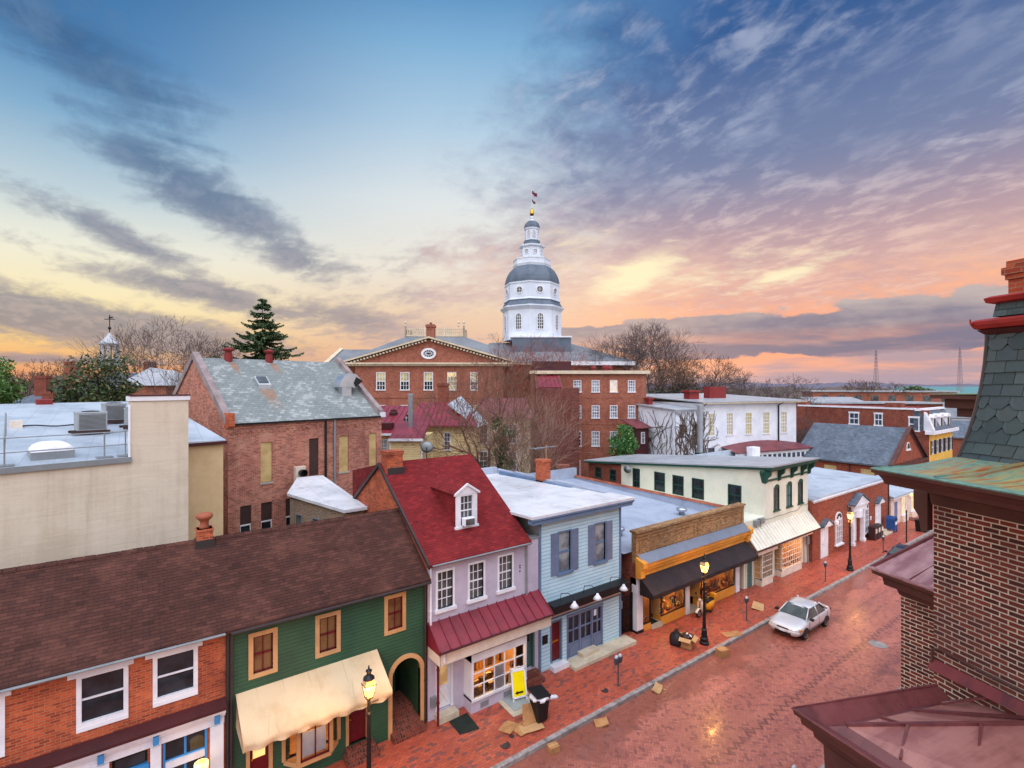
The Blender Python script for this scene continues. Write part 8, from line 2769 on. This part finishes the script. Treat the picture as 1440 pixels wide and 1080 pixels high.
# yellow A-board
x, y = 13.12, 17.3; z = gz(x, y)
t = thing('sandwich_board', 'yellow sandwich board with black arrow in a white frame', 'sign', (x, y, z))
nn = Vector((math.cos(R(-104)), math.sin(R(-104)), 0)); uu = Vector((-nn.y, nn.x, 0)); c0 = Vector((x, y, z))
def sbp(u, n, h, side):  # leaning leaf
    return c0 + uu * u + nn * (side * (.3 - .27 * h / 1.22) + n) + Vector((0, 0, h))
for sd, mm in ((1, 'front'), (-1, 'back')):
    fr = MB()
    for u0, u1, h0, h1 in ((-.33, -.27, 0, 1.22), (.27, .33, 0, 1.22), (-.33, .33, .1, .16), (-.33, .33, 1.1, 1.2)):
        fr.ext([sbp(u0, 0, h0, sd), sbp(u1, 0, h0, sd), sbp(u1, 0, h1, sd), sbp(u0, 0, h1, sd)], nn * .035 * sd)
    if sd == -1: fr.ext([sbp(-.28, 0, .12, sd), sbp(.28, 0, .12, sd), sbp(.28, 0, 1.15, sd), sbp(-.28, 0, 1.15, sd)], nn * .02 * sd)
    f = fr.build('leaf_frame', white, t)
    if sd == 1:
        p = MB(); p.ext([sbp(-.28, .005, .15, sd), sbp(.28, .005, .15, sd), sbp(.28, .005, 1.12, sd), sbp(-.28, .005, 1.12, sd)], nn * .012); pn = p.build('yellow_panel', plain('yellow_board', s2l(250, 226, 10), .4, .05), f)
        a = MB()
        for pts in ([(-.2, .30), (-.09, .38), (-.09, .22)], [(-.1, .335), (.17, .335), (.17, .265), (-.1, .265)]):
            a.ext([sbp(u, .02, h, sd) for u, h in pts], nn * .006)
        a.build('arrow', black_metal, pn)
m = MB(); a = sbp(0, .02, 1.2, 1); m.tube([a - uu * .12, a - uu * .1 + Vector((0, 0, .08)), a + uu * .1 + Vector((0, 0, .08)), a + uu * .12], .015, 6); m.build('handle', white, t)
# doormat, cellar hatch
def flat(name, label, cat, pts, th, m, group=None, lift=.004):
    c = [sum(p[0] for p in pts) / len(pts), sum(p[1] for p in pts) / len(pts)]
    mb = MB(); mb.ext([(a, b, gz(a, b) + lift + (p3[0] if p3 else 0)) for a, b, *p3 in pts], (0, 0, th))
    o = mb.build(name, m)
    return tag(o, label, cat, group)


flat('door_mat', 'dark green rubber mat in front of the lavender house shop door', 'mat', [(9.95, 17.55), (9.98, 16.75), (10.78, 16.62), (10.8, 17.58)], .012, rubber)
t = thing('cellar_hatch', 'concrete framed grey cellar hatch in the pavement under the sandwich board', 'hatch', (12.9, 17.1, gz(12.9, 17.1)))
m = MB(); q = [(12.2, 17.75), (12.25, 16.4), (13.35, 16.25), (13.75, 17.6)]
m.ext([(a, b, gz(a, b) + .004) for a, b in q], (0, 0, .03)); m.build('frame', concrete_pale, t)
m = MB(); q = [(12.42, 17.55), (12.45, 16.62), (13.22, 16.5), (13.5, 17.42)]
m.ext([(a, b, gz(a, b) + .036) for a, b in q], (0, 0, .012)); m.build('lid', plain('hatch_steel', s2l(150, 158, 156), .5, .25), t)
# manhole covers
for x, y, r_, lab, zz in ((11.15, 15.46, .2, 'large round iron cover beside the flattened boxes', None), (11.62, 15.66, .1, 'small round iron cover near the flattened boxes', None), (16.63, 15.6, .17, 'round iron cover near the twin parking meter', None), (31.4, 10.1, .42, 'wide manhole cover in the brick road before the silver car', -.15)):
    z = gz(x, y) if zz is None else zz
    m = MB(); m.lathe(x, y, [(r_, z + .004), (r_, z + .014), (r_ * .85, z + .014), (r_ * .82, z + .008), (r_ * .4, z + .008), (r_ * .38, z + .014)], 18)
    tag(m.build('manhole_cover', dark_metal if zz is None else granite), lab, 'manhole cover', 'iron covers in the ground')
# cartons and cardboard
def carton(x, y, z, w, d, h, rot, label, m=card, open_=False, group='cardboard boxes put out as rubbish'):
    t = thing('cardboard_box', label, 'box', (x, y, z), group)
    ca, sa = math.cos(rot), math.sin(rot)
    P = lambda a, b, zz: (x + a * ca - b * sa, y + a * sa + b * ca, z + zz)
    b = MB()
    if not open_: b.hexa([P(-w, -d, 0), P(w, -d, 0), P(w, d, 0), P(-w, d, 0), P(-w, -d, h), P(w, -d, h), P(w, d, h * .97), P(-w, d, h)])
    else:
        for q in (((-w, -d), (w, -d)), ((w, -d), (w, d)), ((w, d), (-w, d)), ((-w, d), (-w, -d))): b.face([P(*q[0], 0), P(*q[1], 0), P(*q[1], h), P(*q[0], h)])
        b.face([P(-w, -d, .02), P(w, -d, .02), P(w, d, .02), P(-w, d, .02)])
    b.build('carton', m, t)
    f = MB()
    if open_:
        for a, b_ in (((-w, -d), (w, -d)), ((w, -d), (w, d)), ((w, d), (-w, d)), ((-w, d), (-w, -d))):
            o = Vector(((a[0] + b_[0]), (a[1] + b_[1]))).normalized() * .22
            f.ext([P(*a, h), P(*b_, h), P(b_[0] * .95 + o.x, b_[1] * .95 + o.y, h - .1), P(a[0] * .95 + o.x, a[1] * .95 + o.y, h - .1)], (0, 0, .008))
    else: f.ext([P(-w, -.03, h + .001), P(w, -.03, h + .001), P(w, .03, h + .001), P(-w, .03, h + .001)], (0, 0, .003))
    f.build('flap' if open_ else 'tape', card2, t)
    return t


z = gz(22.95, 15.85)
carton(22.95, 15.8, z, .34, .3, .5, .35, 'open brown box stuffed with rubbish at the lamp post before the black awning', card, True)
t = thing('rubbish_heap', 'crumpled papers and dark cloth filling the open brown box', 'rubbish', (22.95, 15.8, z + .35))
rr = random.Random(9)
for i, mm in enumerate((white, black_metal, brown_trim, canvas_black, offwhite, maroon_dark)):
    m = MB()
    for k in range(3):
        a = rr.uniform(-.2, .2), rr.uniform(-.18, .18)
        m.rings([[(22.95 + a[0] + r_ * math.cos(q * PI / 4 + k) * rr.uniform(.7, 1.2), 15.8 + a[1] + r_ * math.sin(q * PI / 4 + k) * rr.uniform(.7, 1.2), z + .36 + zz) for q in range(8)] for r_, zz in ((.06, 0), (.13, .1), (.12, .18), (.04, .26))])
    m.build('crumpled_piece', mm, t)
t = thing('rubbish_bag', 'black rubbish bag slumped behind the open brown box', 'bag', (22.6, 16.15, z))
m = MB(); m.rings([[(22.62 + r_ * math.cos(q * PI / 7) * (1 + .14 * math.sin(q * 2.3)), 16.2 + r_ * math.sin(q * PI / 7) * (1 + .1 * math.sin(q * 3.7)), z + zz + .03 * math.sin(q * 1.7)) for q in range(14)] for r_, zz in ((.28, .0), (.36, .15), (.34, .38), (.24, .55), (.08, .66), (.11, .76))]); m.build('sack', canvas_black, t, smooth=True)
carton(23.8, 14.35, -.15, .27, .2, .36, -.3, 'closed upright brown box standing in the gutter by the kerb')
carton(12.6, 14.4, -.15, .2, .16, .2, -.2, 'small closed box in the gutter nearest the black wheeled bin')


def sheet_card(x, y, w, d, rot, label, z=None, m=card, tilt=(0, 0), th=.02):
    z = gz(x, y) if z is None else z
    ca, sa = math.cos(rot), math.sin(rot)
    mb = MB()
    mb.ext([(x + a * ca - b * sa, y + a * sa + b * ca, z + .012 + max(0, a) * tilt[0] + max(0, b) * tilt[1]) for a, b in ((-w, -d), (-w * .2, -d * 1.1), (w, -d * .95), (w, d), (w * .1, d), (-w, d * 1.05))], (0, 0, th))
    return tag(mb.build('flattened_box', m), label, 'cardboard', 'flattened cardboard on the ground')


sheet_card(11.75, 16.1, .34, .26, .5, 'flattened box lying apart, leftmost of those by the black bin')
sheet_card(12.25, 15.75, .42, .3, .1, 'flattened box under the others beside the black bin', th=.03)
sheet_card(12.5, 15.55, .46, .22, -.25, 'pale flattened box lying nearest the kerb beside the black bin', z=gz(12.5, 15.55) + .04, m=card2)
x, y = 12.7, 15.85; z = gz(x, y)
mb = MB(); mb.ext([(x - .45, y - .1, z + .05), (x + .4, y - .22, z + .05), (x + .38, y + .08, z + .62), (x - .3, y + .16, z + .7)], (0, .03, 0)); tag(mb.build('flattened_box', card), 'flattened box leaning upright against the black wheeled bin', 'cardboard', 'flattened cardboard on the ground')
sheet_card(15.1, 14.35, .27, .18, -.5, 'torn flattened carton in the gutter nearest the twin parking meter', z=-.15, tilt=(.25, .3), th=.05)
sheet_card(18.75, 14.42, .24, .17, .3, 'crumpled carton in the gutter before the pale blue house', z=-.15, m=card2, tilt=(.5, .4), th=.06)
sheet_card(26.0, 15.1, .55, .24, -.35, 'long flattened box lying across the kerb edge near the street lamp')
sheet_card(30.4, 16.0, .5, .3, .4, 'crumpled pale paper sheet on the pavement beyond the grey meter', m=card2, tilt=(.1, .25))
# mailbox, news boxes, pole, litter bin
x, y = 56.1, 17.0; z = gz(x, y)
t = thing('mailbox', 'blue street mailbox with a rounded top beside the bank steps', 'mailbox', (x, y, z))
postal = plain('postal_blue', s2l(36, 74, 132), .4, .15)
m = MB()
prof = [(-.36, .25), (.36, .25), (.36, 1.1)] + [(.36 * math.cos(PI * k / 10), 1.1 + .36 * math.sin(PI * k / 10)) for k in range(11)] + [(-.36, 1.1)]
m.ext([(x + a, y - .34, z + b) for a, b in prof], (0, .68, 0)); m.build('body', postal, t)
for a in (-.3, .3):
    for b in (-.28, .28): m = MB(); m.box(x + a - .04, x + a + .04, y + b - .04, y + b + .04, z, z + .27); m.build('leg', postal, t)
m = MB(); m.box(x - .2, x + .2, y - .355, y - .34, z + .72, z + 1.0); m.build('notice', white, t)
m = MB(); m.box(x - .22, x + .22, y - .4, y - .34, z + 1.16, z + 1.26); m.build('slot', plain('postal_dark', s2l(24, 48, 92), .5, .1), t)
for i, (x, cc, lab) in enumerate(((51.9, s2l(60, 30, 30), 'dark red news box, nearest the white portico'), (52.6, s2l(44, 44, 52), 'charcoal news box standing in the middle of three'), (53.3, s2l(70, 60, 54), 'brown news box nearest the bank steps'))):
    y = 17.1; z = gz(x, y)
    t = thing('news_box', lab, 'news box', (x, y, z), 'newspaper boxes against the bank wall')
    m = MB(); m.box(x - .3, x + .3, y - .25, y + .25, z + .02, z + 1.15); m.build('case', plain('newsbox%d' % i, cc, .5, .3), t, bev=.02)
    m = MB(); m.box(x - .22, x + .22, y - .27, y - .25, z + .55, z + 1.05); m.build('door', pane_grey, t)
    m = MB(); m.box(x - .18, x + .18, y - .28, y - .27, z + .62, z + .98); m.build('newspaper', offwhite, t)
x, y = 53.0, 15.0
t = thing('sign_pole', 'thin black sign pole with a narrow edge-on sign near the blue mailbox', 'pole', (x, y, 0))
m = MB(); m.tube([(x, y, -.05), (x, y, 2.75)], .05, 8); m.build('pole', black_metal, t)
m = MB(); m.box(x - .13, x + .13, y - .02, y + .02, 1.95, 2.7); m.build('sign_plate', dark_metal, t, bev=.005)
x, y = at(1297, 47); z = gz(x, y)
t = thing('litter_bin', 'black square litter bin under the foreground brown bracket', 'bin', (x, y, z))
m = MB(); m.rings([[(x + a * s, y + b * s, z + zz) for a, b in ((-1, -1), (1, -1), (1, 1), (-1, 1))] for s, zz in ((.4, 0), (.45, .95), (.48, .97), (.48, 1.05), (.3, 1.08))]); m.build('body', black_metal, t, bev=.02)
m = MB(); m.box(x - .25, x + .25, y - .47, y - .44, z + .7, z + .86); m.build('opening', pane_dark, t)
# little aerials
t = thing('tv_aerial', 'old television aerial beside the chimney behind the pale blue house', 'aerial', (23.4, 27.5, 4.8))
m = MB(); m.tube([(23.4, 27.5, 4.8), (23.4, 27.5, 9.2)], .03, 5)
m.build('mast', tan_trim, t)
m = MB(); m.tube([(22.2, 27.7, 9.0), (24.2, 27.3, 9.1)], .02, 4)
for k in range(7): m.tube([(22.3 + k * .3, 27.1 + .05 * k, 9.0), (22.3 + k * .3, 28.1 - .07 * k, 9.05)], .012, 4)
m.build('rods', grey_metal, t)
t = thing('satellite_dish', 'pale satellite dish above the red roof ridge before the yellow clapboard walls', 'dish', (14.5, 24.0, 9.5))
F = Fr(at(600, 36), RV)
m = MB(); c = F.q(0, 0, 9.05)
m.rings([[c + F.U * (r_ * math.cos(a * PI / 8)) - F.N * (.12 * (r_ / .45) ** 2) + Vector((0, 0, r_ * .9 * math.sin(a * PI / 8))) for a in range(16)] for r_ in (.45, .3, .15)]); m.build('reflector', grey_metal, t, smooth=True)
m = MB(); m.tube([c, c - Vector((0, 0, 3))], .04, 5); m.build('mast', dark_metal, t)
